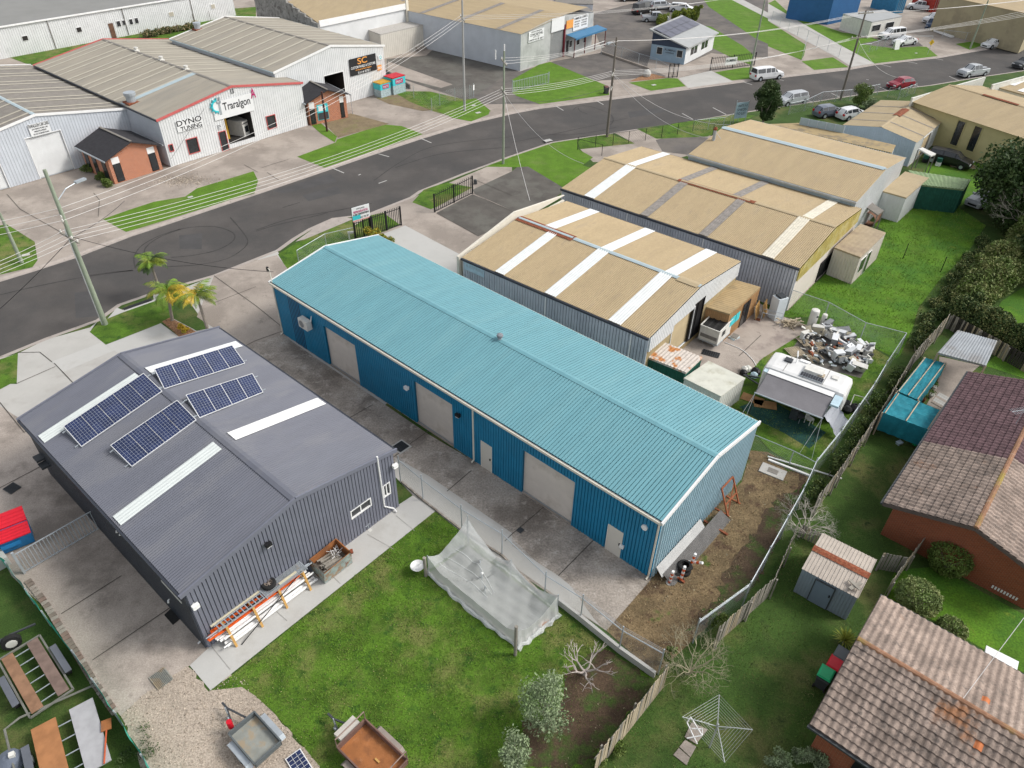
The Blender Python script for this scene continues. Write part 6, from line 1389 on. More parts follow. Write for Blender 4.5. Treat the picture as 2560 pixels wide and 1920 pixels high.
def hedge(name,label,path,wd,h,mat,n,size=.16,mat2=None,cat='hedge'):
    P=[Vector((p[0],p[1],0)) for p in path]; o=thing(name,label,cat,P[0]); segs=[(P[i]-P[0],P[i+1]-P[0]) for i in range(len(P)-1)]; Ls=[(b-a).length for a,b in segs]; tot=sum(Ls); A=[]
    for (a,b),L_ in zip(segs,Ls):
        nb=max(2,int(L_/1.1)); d=(b-a)/L_; nn=Vector((-d.y,d.x,0))
        for k in range(nb):
            c=a+d*(L_*(k+RNG.random())/nb)+nn*RNG.uniform(-.3,.3)*wd; hh=h*(.75+.4*RNG.random())
            A.append(blob((c.x,c.y,hh*.5),(wd*.62,wd*.62,hh*.52),int(n*L_/tot/nb),.22))
            for q in range(3):
                c2=c+nn*RNG.uniform(-.5,.5)*wd+d*RNG.uniform(-.8,.8); A.append(blob((c2.x,c2.y,hh*(.6+.4*RNG.random())),(.45,.45,.35),int(n*L_/tot/nb/7),.4))
    A=np.concatenate(A); A=A[A[:,2]>.02]; k=RNG.random(len(A))<.6
    link(leaves(A[k],size,mat,'foliage'),'foliage',o); link(leaves(A[~k],size,mat2 or mat,'foliage'),'foliage',o)
    mb=MB()
    for (a,b),L_ in zip(segs,Ls):
        for k in range(int(L_/.9)): c=a.lerp(b,(k+.5)/max(1,int(L_/.9))); mb.tube([c,c+Vector((RNG.uniform(-.3,.3),RNG.uniform(-.3,.3),h*.6))],.05,5,r2=.02)
    mb.build('stem',bark,o); return o
ballshrub('largest round shrub, against the upper brick house wall',G(T('34',1520,1600)),1.05,1.9,leaf_g,7000,.10)
ballshrub('pale variegated round shrub above the near tiled roof',G(T('44',1245,270)),1.05,1.7,leaf_var,7000,.10)
ballshrub('smaller low shrub right of the variegated round shrub',G(T('44',1560,500)),.7,.9,leaf_var,3500,.09)
b=G(T('43',290,1270)); tree('young_tree','silvery leaved young tree in the lawn left of the paling fence',b,1.45,3.1,leaf_pale,5200,.11,.5,tr=.07,nb=22,shell=.6)
b=G(T('43',40,1650)); tree('young_tree','small silvery leaved tree cut by the bottom edge of the lawn',b,1.0,2.3,leaf_pale,2500,.11,.4,tr=.06,nb=14,shell=.6)
bare('bare_fruit_tree','pruned bare fruit tree on the brown bed beside the plinth',G(T('43',625,850)),2.0,1.0,M('pale_grey_twig',(.42,.37,.34),.1),4,.075,5,3)
bare('twiggy_shrub','dense dry twiggy bush at the lower corner fence post',G(T('43',1530,850)),2.3,.9,M('dry_olive_twig',(.33,.30,.2),.15),6,.05,8,5,'shrub')
bare('twiggy_shrub','bare pale twiggy shrub over the fence behind the garden shed',G(T('34',290,1290)),2.2,1.0,M('pale_twig',(.45,.41,.36),.12),6,.045,8,9,'shrub',.3)
bare('bare_tree','leafless pale tree at the right edge beside the hedge',G(T('24',2230,420)),5.0,.8,M('pale_twig2',(.40,.36,.31),.12),6,.13,5,12)
hedge('tall_hedge','long tall mixed hedge running down the right side behind the lush lot',W(('24',2200,500),('24',2050,640),('24',1900,800),('24',1720,1020)),2.6,2.8,leaf_hedge,40000,.21,leaf_g)
hedge('clipped_hedge','dark hedge turning right above the pergola roof',W(('24',1640,1080),('24',1850,1240),('24',2100,1400),('24',2350,1500)),1.9,2.4,leaf_dark,26000,.16,leaf_hedge)
hedge('dark_scrub','dark straggly scrub along the edge of the lush vacant lot',W(('24',1880,440),('24',1690,650),('24',1560,850),('24',1380,1120),('24',1260,1400)),1.0,.8,leaf_dark,11000,.15,leaf_hedge)
hedge('boundary_hedge','overgrown shrubs between chain link fence and paling fence beside the compound',W(('24',1130,1600),('34',930,200),('34',700,600),('34',480,850),('34',370,1000)),.55,1.0,leaf_dark,9000,.12,leaf_g)
tree('street_tree','round dark evergreen tree at the kerb beside the silver wagon',G(T('13',2160,1090)),2.0,5.6,leaf_dark,16000,.2,.6,tr=.2,nb=26)
tree('dark_tree','huge dark tree crown hanging over the right edge behind the black ute',G((2600,570)),7.2,7.4,leaf_dark,60000,.36,.6,tr=.4,nb=70,shell=.35)
tree('dark_tree','second dark weeping tree at the right edge above the wrecked car',G((2620,690)),4.2,5.0,leaf_dark,30000,.32,.6,tr=.35,nb=45)
tree('green_bush','yellow green bush on the grass strip left of the red car',G(T('14',775,925)),1.7,3.0,leaf_g,4500,.18,.2,tr=.08,cat='shrub')
tree('green_bush','scrubby pale bush beside the tan roof corner',G(T('14',880,950)),1.3,1.4,leaf_pale,2200,.16,.1,tr=.05,cat='shrub')
hedge('leafy_screen','row of leafy bushes in front of the parked storage yard vehicles',W(('13',1400,190),('13',1600,180)),1.3,2.6,leaf_yel,7000,.25,leaf_g)
hedge('leafy_screen','low yellow green bush left end of the storage yard screen',W(('13',1240,225),('13',1330,200)),.9,1.5,leaf_yel,2500,.22,leaf_g)
hedge('golden_hedge','golden hedge behind the blue shed street corner',W(('22',1000,415),('22',1180,500)),.8,1.3,leaf_yel,6500,.13,palm_y)
for lab,t,x,y in [('small green bush by the side windows of the left brick office','11',765,1490),('mid sized green bush in front of the left brick office','11',870,1560),('lowest green bush in front of the left brick office','11',935,1610)]:
    tree('garden_bush',lab,G(T(t,x,y)),.75,.8,leaf_g,1500,.13,.05,tr=.03,cat='shrub',nb=9)
for i,(t,x,y) in enumerate([('43',900,1500),('43',750,1600)]): tree('garden_bush',['clump of green leaves at the paling fence foot','second clump of leaves low beside the paling fence'][i],G(T(t,x,y)),.5,.5,leaf_g,900,.1,.05,tr=.02,cat='shrub',nb=8)
for i,(x,y) in enumerate([(300,1590),(80,1640),(420,1640)]): tree('garden_bush',['pale leafy bush under the near house brick wall','pale bush at the bottom edge left of the near house','small bush in the shade of the near brick wall'][i],G(T('44',x,y)),.6,.8,leaf_pale,1400,.09,.05,tr=.02,cat='shrub',nb=9)
tree('creeping_vine','green creeper climbing the lower corner fence post',G(T('43',1350,760)),.35,1.5,leaf_g,700,.12,.1,tr=.02,cat='vine',nb=8)
tree('creeping_vine','green creeper on the chain link fence near the twiggy bush',G(T('43',1740,420)),.5,1.2,leaf_g,900,.12,.1,tr=.02,cat='vine',nb=8)
o=thing('weed_patch','dark straggly weeds on the left yard fence foot','weeds',G(T('41',1200,1500))); link(leaves(np.concatenate([blob((RNG.uniform(-.5,.8),RNG.uniform(-1.2,.9),.2),(.3,.3,.25),90,.5) for _ in range(12)]),.07,leaf_dark,'foliage'),'foliage',o)
# weeds behind white warehouse
hedge('wild_scrub','scrubby bushes along the foot of the long white warehouse',W(('11',1250,330),('11',1700,240)),1.2,1.0,leaf_dark,5000,.2,straw)
# yucca
o=thing('yucca_plant','spiky green yucca beside the grey wheelie bin','plant',G(T('44',650,585)))
mb=MB()
for k in range(46):
    a=k*2.4; e=.15+1.2*((k%9)/9); L_=.75; d=Vector((math.cos(a)*math.cos(e),math.sin(a)*math.cos(e),math.sin(e))); s_=Vector((-math.sin(a),math.cos(a),0))*.03; m_=Vector((0,0,.3))+d*L_*.6; t_=Vector((0,0,.3))+d*L_-Vector((0,0,.1))
    mb.poly([Vector((0,0,.3))-s_,m_-s_,t_,m_+s_,Vector((0,0,.3))+s_])
mb.build('leaf_rosette',leaf_yel,o); MB().cyl(0,0,0,.35,.06,8).build('stem',bark,o)
# palms
def palm(label,base,h,R,nf,mats,seed,lean=(0,0)):
    rnd=random.Random(seed); o=thing('palm_tree',label,'palm tree',base); top=Vector((lean[0],lean[1],h))
    MB().tube([(0,0,0),(lean[0]*.4,lean[1]*.4,h*.5),tuple(top)],.13,9,r2=.09).build('trunk',bark,o)
    MB().tube([tuple(top-Vector((0,0,.15))),tuple(top+Vector((0,0,.35)))],.13,8,r2=.05).build('crownshaft',palm_g,o)
    for k in range(nf):
        a=k*2.4+rnd.uniform(-.2,.2); e=rnd.uniform(.25,1.15); L_=R*rnd.uniform(.8,1.15); d=Vector((math.cos(a),math.sin(a),0)); pts=[]; n=14
        p=top+Vector((0,0,.25)); ang=e
        mb=MB()
        for i in range(n+1):
            pts.append(p.copy()); p=p+(d*math.cos(ang)+Vector((0,0,math.sin(ang))))*L_/n; ang-=rnd.uniform(.10,.17)
        mb.tube(pts,.022,4,r2=.006,cap=False); sd=Vector((-d.y,d.x,0))
        for i in range(2,n+1):
            for q in (0,.5):
                pp=pts[i] if q==0 else pts[i].lerp(pts[i-1],.5); t_=i/n; ll=.55*math.sin(math.pi*min(1,.18+t_*.85))+.08; tg=(pts[i]-pts[i-1]).normalized()
                for sg in (-1,1):
                    dr=(sd*sg*.8+tg*.6+Vector((0,0,-.25-rnd.random()*.35))).normalized(); w_=tg*.02
                    mb.poly([pp-w_,pp+dr*ll*.5-w_*1.3,pp+dr*ll,pp+dr*ll*.5+w_*1.3,pp+w_])
        mb.build('frond',mats[0] if rnd.random()<mats[2] else mats[1],o)
    return o
palm('darkest green palm, tallest of the three, standing over the kerb pit',G(T('21',1398,905)),2.9,1.6,17,(palm_g,leaf_dark,.6),1)
palm('broad green palm in the bark bed behind the slate shed',G(T('21',1490,1110)),2.3,1.9,22,(palm_g,palm_y,.85),2,(.25,.2))
palm('yellowing palm closest to the slate shed roof',G(T('21',1800,1200)),2.7,1.9,17,(palm_y,palm_g,.38),3,(-.2,.2))
tree('garden_bush','small yellow leafed plant at the end of the bark bed',G(T('21',1600,1215)),.5,.9,palm_y,700,.13,.05,tr=.03,cat='shrub',nb=8)
# boulder
o=thing('boulder','pale boulder in the bark beside the plumbing driveway','rock',G(T('13',1165,660)),.4); mb=MB(); n=10
mb.lathe([(.1,0),(.75,.05),(.85,.4),(.6,.8),(.2,1.0)],9); v=[(x*.8*(1+.15*math.sin(i*7)),y*.6*(1+.12*math.cos(i*5)),z) for i,(x,y,z) in enumerate(mb.v)]; mb.v=v; mb.build('rock',conc_new,o)
# grass geometry
tufts('lawn_grass',[p[:2] for p in front_lawn],330,.075,bladem,'short lawn grass in the near backyard',holes=[[p[:2] for p in soil_poly]],w=.018)
tufts('straw_patches',[p[:2] for p in front_lawn],45,.06,straw,'yellowed blades mixed through the near lawn',w=.014,holes=[[p[:2] for p in soil_poly]])
tufts('dark_tufts',[p[:2] for p in front_lawn],120,.07,leaf_dark,'darker grass tufts in the near lawn',w=.02,holes=[[p[:2] for p in soil_poly]])
tufts('weedy_stalks',[p[:2] for p in dry],120,.12,straw,'dry straw stalks covering the strip beside the blue shed',w=.014,cat='weeds')
tufts('long_grass',[p[:2] for p in lush],60,.13,bladem,'lush long grass in the vacant lot',w=.025)
tufts('compound_grass',[p[:2] for p in cgrass],110,.08,bladem,'mown grass around the caravan',w=.02,holes=[[p[:2] for p in heap_poly]])
tufts('backyard_grass',[p[:2] for p in backlawn],130,.07,bladed,'dull grass of the backyard with the clothes hoist',w=.02)
tufts('soil_weeds',[p[:2] for p in soil_poly],70,.07,bladed,'sparse weeds over the brown garden bed',w=.02)
pts=scatter([p[:2] for p in gravel_poly],55); P3d=np.c_[pts,np.full(len(pts),.03)]
link(leaves(P3d,.075,M('gravel_stone',(.42,.36,.29),.3,3,.95),'gravel_stones',.8),'gravel_stones',kind='stuff',label='loose pale stones on the gravel yard',cat='gravel')
rk=leafm('fallen_leaf',(.35,.3,.2),(.2,.12,.06)); pts=scatter([p[:2] for p in soil_poly],5); link(leaves(np.c_[pts,np.full(len(pts),.05)],.07,rk,'fallen_leaves'),'fallen_leaves',kind='stuff',label='pale fallen leaves dotted over the garden bed',cat='leaves')
pts=scatter([p[:2] for p in dry],4); link(leaves(np.c_[pts,np.full(len(pts),.06)],.10,rk,'dry_debris'),'dry_debris',kind='stuff',label='scattered pale debris on the weedy strip',cat='debris')
# ================================================================ VEHICLES
tailm=M('red_lamp',(.45,.01,.01),.05); lampm=M('clear_lamp',(.55,.56,.58),.05,2,.2)
def paint(n,c): 
    return MATS.get('paint_'+n) or M('paint_'+n,c,.03,1,.28,.1,spec=.6)
def car(label,t,rear,front,kind,col,group=None,name='parked_car',scale=1.0,z=None):
    zz=RZ if z is None else z
    a=G(T(t,*rear),zz);b=G(T(t,*front),zz) if len(front)==2 else None
    rz=math.atan2(b[1]-a[1],b[0]-a[0]); c=(a+b)/2
    K=dict(sedan=(4.7,1.42,[(0,.72,0),(.25,.95,0),(1.0,1.0,0),(1.65,1.38,1),(2.75,1.42,1),(3.5,1.0,0),(4.4,.84,0),(4.7,.6,0)]),
      hatch=(4.1,1.48,[(0,.7,0),(.12,1.0,0),(.45,1.38,1),(1.2,1.47,1),(2.4,1.45,1),(3.1,1.02,0),(3.85,.85,0),(4.1,.6,0)]),
      wagon=(4.9,1.6,[(0,.75,0),(.1,1.05,0),(.4,1.56,1),(1.8,1.62,1),(3.1,1.58,1),(3.8,1.1,0),(4.6,.92,0),(4.9,.65,0)]),
      ute=(5.2,1.75,[(0,.75,0),(.05,1.1,0),(1.7,1.1,0),(1.85,1.68,1),(2.6,1.75,1),(3.4,1.72,1),(4.0,1.15,0),(5.0,1.0,0),(5.2,.7,0)]),
      canopy=(5.2,1.85,[(0,.75,0),(.05,1.1,0),(.15,1.75,1),(1.7,1.78,1),(2.6,1.78,1),(3.4,1.72,1),(4.0,1.15,0),(5.0,1.0,0),(5.2,.7,0)]),
      van=(4.9,2.1,[(0,.8,0),(.05,1.1,0),(.15,2.0,1),(2.0,2.1,1),(3.9,2.05,1),(4.55,1.15,0),(4.8,.95,0),(4.9,.6,0)]))[kind]
    L_,_,st=K; o=thing(name,label,dict(sedan='car',hatch='car',wagon='car',ute='utility vehicle',canopy='utility vehicle',van='van')[kind],(c[0],c[1],zz),rz,group); hw=.88
    body=MB(); gl_=MB(); secs=[]
    belt=1.02 if kind in('sedan','hatch') else 1.12
    for (x,zt,cab) in st:
        bz=min(belt,zt) if cab else zt-.06; tw=.64 if cab else hw*.86; q=.9 if x in (st[0][0],st[-1][0]) else 1
        secs.append([(x-L_/2,-hw*.92*q,.26),(x-L_/2,-hw*q,.55),(x-L_/2,-hw*.97*q,bz),(x-L_/2,-tw*q,zt),(x-L_/2,0,zt+.05),(x-L_/2,tw*q,zt),(x-L_/2,hw*.97*q,bz),(x-L_/2,hw*q,.55),(x-L_/2,hw*.92*q,.26)])
    for i in range(len(secs)-1):
        A,B_=secs[i],secs[i+1]; ca,cb_=st[i][2],st[i+1][2]
        for j in range(8): body.poly([A[j],B_[j],B_[j+1],A[j+1]])
        def inset(q,f=.12):
            c_=sum((Vector(v) for v in q),Vector())/len(q); nn=(Vector(q[1])-Vector(q[0])).cross(Vector(q[-1])-Vector(q[0])).normalized(); return [Vector(v).lerp(c_,f)+nn*.012 for v in q]
        if ca and cb_ and not (kind=='van' and i<3) :
            gl_.poly(inset([A[2],B_[2],B_[3],A[3]],.1)); gl_.poly(inset([A[5],B_[5],B_[6],A[6]],.1))
        if ca!=cb_:
            gl_.poly(inset([A[3],B_[3],B_[5],A[5]],.1)) 
            gl_.poly(inset([A[2],B_[2],B_[3],A[3]],.2)); gl_.poly(inset([A[5],B_[5],B_[6],A[6]],.2))
    body.poly(secs[0][::-1]); body.poly(secs[-1])
    bo=body.build('body',col,o); gl_.build('window',glass,o)
    if kind=='ute': MB().poly([(-L_/2+.12,-.68,1.13),(-L_/2+1.62,-.68,1.13),(-L_/2+1.62,.68,1.13),(-L_/2+.12,.68,1.13)]).build('dark_tray_inset',black,o)  # flat dark quad paints the shade inside the open tray
    wm_=MB(); wm_.tube([(0,-.1,0),(0,.1,0)],.33,14); me=wm_.mesh('wheel',rubber); rm_=MB().tube([(0,-.108,0),(0,.108,0)],.20,10).mesh('rim',zinc)
    am=MB().tube([(0,-.085,.03),(0,.085,.03)],.40,12).mesh('wheel_arch',black)
    for x in (-L_/2+.85,L_/2-.88):
        for y in (-hw+.06,hw-.06): link(am,'wheel_arch',o,(x,y,.33)); wo=link(me,'wheel',o,(x,y,.33)); link(rm_,'rim',wo)
    for y in (-.62,.62): MB().box(L_/2-.13,y-.2,.62,L_/2-.0,y+.2,.76).build('headlight',lampm,o); MB().box(-L_/2-.01,y-.16,.7,-L_/2+.1,y+.16,.95).build('tail_light',tailm,o)
    MB().box(L_/2-.08,-.45,.38,L_/2+.02,.45,.56).build('grille',black,o)
    for y in (-hw-.02,hw+.02): MB().box(L_/2-1.72,y-.1,.98,L_/2-1.55,y+.1,1.1).build('mirror',col,o)
    return o
wp_=paint('white',(.72,.73,.74)); sp_=paint('silver',(.42,.44,.46)); gp_=paint('grey',(.13,.15,.19)); rp_=paint('red',(.25,.012,.03)); bp_=paint('black',(.012,.012,.014)); np_=paint('navy',(.02,.05,.11)); dkp=paint('charcoal',(.05,.055,.06))
car('white canopy ute parked at the far kerb beside the plumbing gate','13',(2040,700),(2345,665),'canopy',wp_)
car('silver wagon parked at the near kerb beside the round dark tree','14',(300,880),(95,915),'wagon',sp_)
car('dark grey hatchback on the grass, nose towards the bush','14',(400,1015),(625,990),'hatch',gp_,z=0)
car('white hatchback on the grass beside the pale blue gable roof','14',(600,1040),(815,1005),'hatch',wp_,z=0)
car('maroon red hatchback parked at the near kerb','14',(1235,745),(1035,775),'hatch',rp_)
car('silver dual cab ute with bonnet scoop at the near kerb','14',(1875,640),(1640,670),'ute',sp_)
car('dark charcoal wagon cut by the right edge at the near kerb','14',(2330,565),(2105,600),'wagon',dkp)
car('white sedan parked at the far kerb beside the greenish pole','14',(2040,395),(1835,425),'sedan',wp_)
car('white dual cab ute parked in the yard above the navy ute','14',(1545,185),(1325,205),'ute',wp_,z=0)
car('small navy ute facing the street next to the square grass plot','14',(1440,205),(1375,280),'ute',np_,z=0)
car('white ute with dark canopy in front of the portable office','14',(1170,320),(945,345),'canopy',wp_,z=0)
car('low white sedan beside the small lawn and warning sign','14',(1265,375),(1080,400),'sedan',wp_,z=0)
car('white flat bed truck near the red container','14',(1430,100),(1195,75),'ute',wp_,z=0,name='flat_bed_truck')
car('old black ute with grey roof parked behind the pale blue gable shed','14',(1430,1390),(1670,1450),'wagon',bp_,z=0)
car('abandoned silver wreck under the dark trees at the right','24',(1930,60),(1760,140),'sedan',sp_,z=0)
car('black van at the left end of the storage yard row','13',(1060,130),(1180,100),'van',bp_,z=0)
car('silver tray ute in the storage yard','13',(1130,185),(1340,190),'ute',sp_,z=0)
car('white four wheel drive in the storage yard','13',(1370,95),(1560,110),'wagon',wp_,z=0)
car('white truck at the back of the storage yard','13',(1130,40),(1300,40),'van',wp_,z=0)
car('silver wagon in the second row of the storage yard','13',(1200,85),(1370,75),'wagon',sp_,z=0)
car('black car at the top edge of the storage yard','13',(940,10),(1100,5),'wagon',bp_,z=0)
car('pale car behind the concreting factory roof','13',(500,80),(660,90),'sedan',wp_,z=0)
car('white car by the tan warehouse wall at the top','14',(1620,120),(1700,110),'hatch',wp_,z=0)
# wheelie bins
def bin_(label,t,x,y,rz,lid,body=greyp,s=1.0):
    p=G(T(t,x,y),.95 if t=='44' else 0); p=np.array([p[0],p[1],0]); o=thing('wheelie_bin',label,'wheelie bin',p,rz); mb=MB(); w0,w1,d0,d1,h=.22,.29,.25,.36,.95*s
    mb.v=[(-w0,-d0,.05),(w0,-d0,.05),(w0,d0,.05),(-w0,d0,.05),(-w1,-d1,h),(w1,-d1,h),(w1,d1,h),(-w1,d1,h)]; mb.f=[(3,2,1,0),(4,5,6,7),(0,1,5,4),(1,2,6,5),(2,3,7,6),(3,0,4,7)]; mb.m=[0]*6; mb.build('body',body,o)
    l=MB(); l.v=[(-w1-.02,-d1-.03,h+.005),(w1+.02,-d1-.03,h+.005),(w1+.02,d1+.03,h+.03),(-w1-.02,d1+.03,h+.03),(-w1+.04,-d1+.05,h+.05),(w1-.04,-d1+.05,h+.05),(w1-.04,d1-.04,h+.09),(-w1+.04,d1-.04,h+.09)]; l.f=mb.f; l.m=[0]*6; l.build('lid',lid,o)
    MB().tube([(-w1,d1+.08,h-.03),(w1,d1+.08,h-.03)],.018,6).build('handle',body,o)
    wh=MB().tube([(-.03,0,0),(.03,0,0)],.1,10).mesh('wheel',rubber)
    for x_ in (-.25,.25): link(wh,'wheel',o,(x_,d0+.02,.1))
    return o
bin_('grey lidded wheelie bin beside the spiky yucca','44',640,672,rad(140),M('grey_lid',(.10,.115,.12),.05,2,.4))
bin_('red lidded wheelie bin, middle of the three by the tiled roof','44',583,755,rad(140),redp)
bin_('bright green lidded wheelie bin, lowest of the three by the tiled roof','44',500,845,rad(142),greenp,s=1.05)
bin_('dark green wheelie bin left on the grass before the centre pole','13',812,810,rad(20),M('bin_lid_brown',(.12,.05,.05)),s=1.0)
# blue skip with red lids
Q=W(('31',90,1460),('31',310,1370)); a=Q[0];b=Q[1]; o=thing('front_lift_bin','blue steel rubbish bin with two bright red lids, cut by the left edge','skip bin',(b[0],b[1],0),math.atan2(b[1]-a[1],b[0]-a[0]))
mb=MB(); mb.v=[(-2.0,0,.1),(0,0,.1),(0,1.0,.1),(-2.0,1.0,.1),(-2.1,-.25,1.1),(0.05,-.25,1.1),(0.05,1.35,1.35),(-2.1,1.35,1.35)]; mb.f=[(3,2,1,0),(0,1,5,4),(1,2,6,5),(2,3,7,6),(3,0,4,7),(4,5,6,7)]; mb.m=[0]*6; mb.build('body',bluep,o)
for k in range(2):
    m_=MB()
    y0,y1=(-.3,.5) if k==0 else (.58,1.4); z0,z1=(1.13,1.27) if k==0 else (1.32,1.62)
    for q in range(8): m_.poly([(-2.15,y0+(y1-y0)*q/8,z0+(z1-z0)*q/8+.04*(q%2)),(.1,y0+(y1-y0)*q/8,z0+(z1-z0)*q/8+.04*(q%2)),(.1,y0+(y1-y0)*(q+1)/8,z0+(z1-z0)*(q+1)/8+.04*((q+1)%2)),(-2.15,y0+(y1-y0)*(q+1)/8,z0+(z1-z0)*(q+1)/8+.04*((q+1)%2))])
    m_.box(-2.15,y0-.02,z0-.06,.1,y0,z0).build('lid',redp,o)
MB().box(-1.4,-.3,.6,-.5,-.26,.85).build('reinforcement',bluep,o)
# trailers
def wheelset(o,x,y,r=.32,w_=.2,name='wheel'):
    q=MB().tube([(0,-w_/2,0),(0,w_/2,0)],r,14).build('wheel',rubber,o,(x,y,r)); MB().tube([(0,-w_/2-.01,0),(0,w_/2+.01,0)],r*.55,10).build('rim',zinc,q); return q
def boxtrailer(label,P,hz,floor,side,rackm=None,lidbox=True,mud=zinc):
    """P: bed corners (front-left, front-right, rear-right) world xy ; draws bed with low sides; drawbar leads to the front"""
    fl,fr_,rr=[np.array(p[:2]) for p in P]; W_=np.linalg.norm(fr_-fl); L_=np.linalg.norm(rr-fr_); d=(fl-fr_)/W_; u=(fr_-rr)/L_
    c=(fl+rr)/2; rz=math.atan2(u[1],u[0]); o=thing('box_trailer',label,'trailer',(c[0],c[1],0),rz); hL,hW=L_/2,W_/2
    MB().box(-hL,-hW,.52,hL,hW,.56).build('floor',floor,o)
    for q in ((-hL,-hW,-hL+.04,hW),(hL-.04,-hW,hL,hW),(-hL,-hW,hL,-hW+.04),(-hL,hW-.04,hL,hW)): MB().box(q[0],q[1],.5,q[2],q[3],hz).build('side_panel',side,o)
    mb=MB(); 
    for a,b in (((-hL,-hW),(hL,-hW)),((hL,-hW),(hL,hW)),((hL,hW),(-hL,hW)),((-hL,hW),(-hL,-hW))): mb.bar((*a,hz+.02),(*b,hz+.02),.06,.05)
    mb.build('top_rail',rackm or side,o)
    MB().bar((hL,-hW*.6,.45),(hL+1.25,0,.45),.07).bar((hL,hW*.6,.45),(hL+1.25,0,.45),.07).bar((hL+1.15,0,.46),(hL+1.6,0,.46),.09).build('drawbar',dkp,o)
    MB().tube([(hL+1.0,.12,.1),(hL+1.0,.12,.95)],.03,6).tube([(hL+1.0,.12,.14),(hL+1.0,.2,.14)],.09,8).build('jockey_wheel',zinc,o)
    for y in (-hW-.16,hW+.16):
        wheelset(o,0,y,.31,.19); MB().box(-.65,y-.13,.63,.65,y+.13,.66).bar((-.65,y,.65),(-.8,y,.45),.26,.03,up=(1,0,0)).bar((.65,y,.65),(.8,y,.45),.26,.03,up=(1,0,0)).build('mudguard',mud,o)
    return o,hL,hW
Z=.56
fl=G(T('42',700,1480),.85);fr_=G(T('42',940,1235),.85);rr=G(T('42',1310,1585),.85)
o,hL,hW=boxtrailer('box trailer with rust orange tray parked on the near lawn',(fl,fr_,rr),.86,rustbed,M('brown_trailer_side',(.17,.10,.08),.2,2,.8),None,mud=M('mudguard_grey',(.28,.24,.21),.1))
MB().box(hL+.08,-hW*.72,.6,hL+.55,hW*.62,.82).build('toolbox',M('toolbox_pale',(.50,.47,.42),.05,1,.5),o)
rm=M('brown_rack_rail',(.24,.17,.14),.15)
for x in (hL-.02,-hL+.05): MB().tube([(x,-hW,.86),(x,-hW,1.5),(x,hW,1.5),(x,hW,.86)],.03,6).build('ladder_rack',rm,o)
pl_=MB().box(-.4,-.04,.57,-.15,.04,.63).build('timber_offcut',pine,o)
fl=G(T('41',1970,1360),.8);fr_=G(T('41',2200,1175),.8);rr=G(T('42',220,1430),.8)
o,hL,hW=boxtrailer('grey steel box trailer with worn checker plate tray on the gravel',(fl,fr_,rr),.8,check,M('dark_trailer_side',(.10,.115,.12),.1,2,.6))
MB().cyl(hL+.35,.35,.5,.95,.12,10).build('gas_bottle',redp,o)
# left yard trailers (car carriers)
def carrier(label,corner,uvec,L_,W_,mats,rungs,extra=None):
    o=thing('car_trailer',label,'trailer',(corner[0],corner[1],0),math.atan2(uvec[1],uvec[0])); fm=dkp
    MB().bar((0,0,.5),(L_,0,.5),.08).bar((0,W_,.5),(L_,W_,.5),.08).bar((0,0,.5),(0,W_,.5),.08).bar((L_,0,.5),(L_,W_,.5),.08).build('frame',M('trailer_frame_grey',(.16,.16,.14),.15,2,.6) if 'trailer_frame_grey' not in MATS else MATS['trailer_frame_grey'],o)
    MB().box(.1,.12,.54,L_-.1,W_*.33,.58).build('runner_plate',mats[0],o); MB().box(.1,W_*.67,.54,L_-.1,W_-.12,.58).build('runner_plate',mats[1],o)
    mb=MB()
    for k in range(rungs): x=.4+(L_-.8)*k/max(1,rungs-1); mb.bar((x,W_*.33,.52),(x,W_*.67,.52),.035)
    mb.build('cross_rungs',zinc,o)
    for y in (-.2,W_+.2):
        for x in (L_*.42,L_*.42+.85): wheelset(o,x,y,.3,.2)
        MB().box(L_*.42-.5,y-.14,.64,L_*.42+1.35,y+.14,.68).build('mudguard',M('mudguard_slate',(.11,.12,.14),.1,1,.6) if 'mudguard_slate' not in MATS else MATS['mudguard_slate'],o)
    return o
za=.55
A_=G(T('41',205,530),za)[:2]; B_=G(T('41',620,960),za)[:2]; C_=G(T('41',-40,720),za)[:2]
B_=G(T('41',620,955),za)[:2]; u=(B_-G(T('41',330,490),za)[:2]); L_=np.linalg.norm(u); u=u/L_
c0=G(T('41',-20,725),za)[:2]; v_=np.array([-u[1],u[0]]); W_=float((G(T('41',330,490),za)[:2]-c0)@v_)
carrier('car trailer with two rusty brown runner plates in the left neighbour yard',c0,u,L_,abs(W_),(M('brown_runner',(.24,.135,.08),.2,2,.8),M('dull_brown_runner',(.17,.12,.10),.2,2,.8)),6)
c0=G(T('41',265,1330),za)[:2]; q=G(T('41',800,1050),za)[:2]; v2=q-c0; W_=np.linalg.norm(v2); v2/=W_; u2=np.array([v2[1],-v2[0]]); 
o=thing('flat_trailer','long flat trailer with orange brown ramp and pale grey deck at the bottom left','trailer',(c0[0],c0[1],0),math.atan2(u2[1],u2[0]))
MB().box(0,-.0,.5,5.0,.95,.56).build('ramp_plate',M('orange_brown_ramp',(.34,.155,.065),.15,2,.8),o); MB().box(0,W_-.95,.5,3.3,W_,.56).build('deck_plate',M('pale_grey_deck',(.36,.36,.37),.1,2,.6),o)
mb=MB(); 
for k in range(4): mb.bar((.5+k*.75,.95,.5),(.5+k*.75,W_-.95,.5),.035)
mb.build('cross_rungs',zinc,o); MB().tube([(-.9,-.3,.5),(-.7,-.9,.5),(4.8,-.75,.5)],.05,6).tube([(-.9,-.3,.5),(-.6,2.8,.5)],.05,6).build('drawbar',MATS['trailer_frame_grey'],o)
for x in (1.2,2.1): wheelset(o,x,-.3,.3,.2); 
MB().box(.7,-.45,.64,2.7,-.15,.68).build('mudguard',MATS['mudguard_slate'],o)
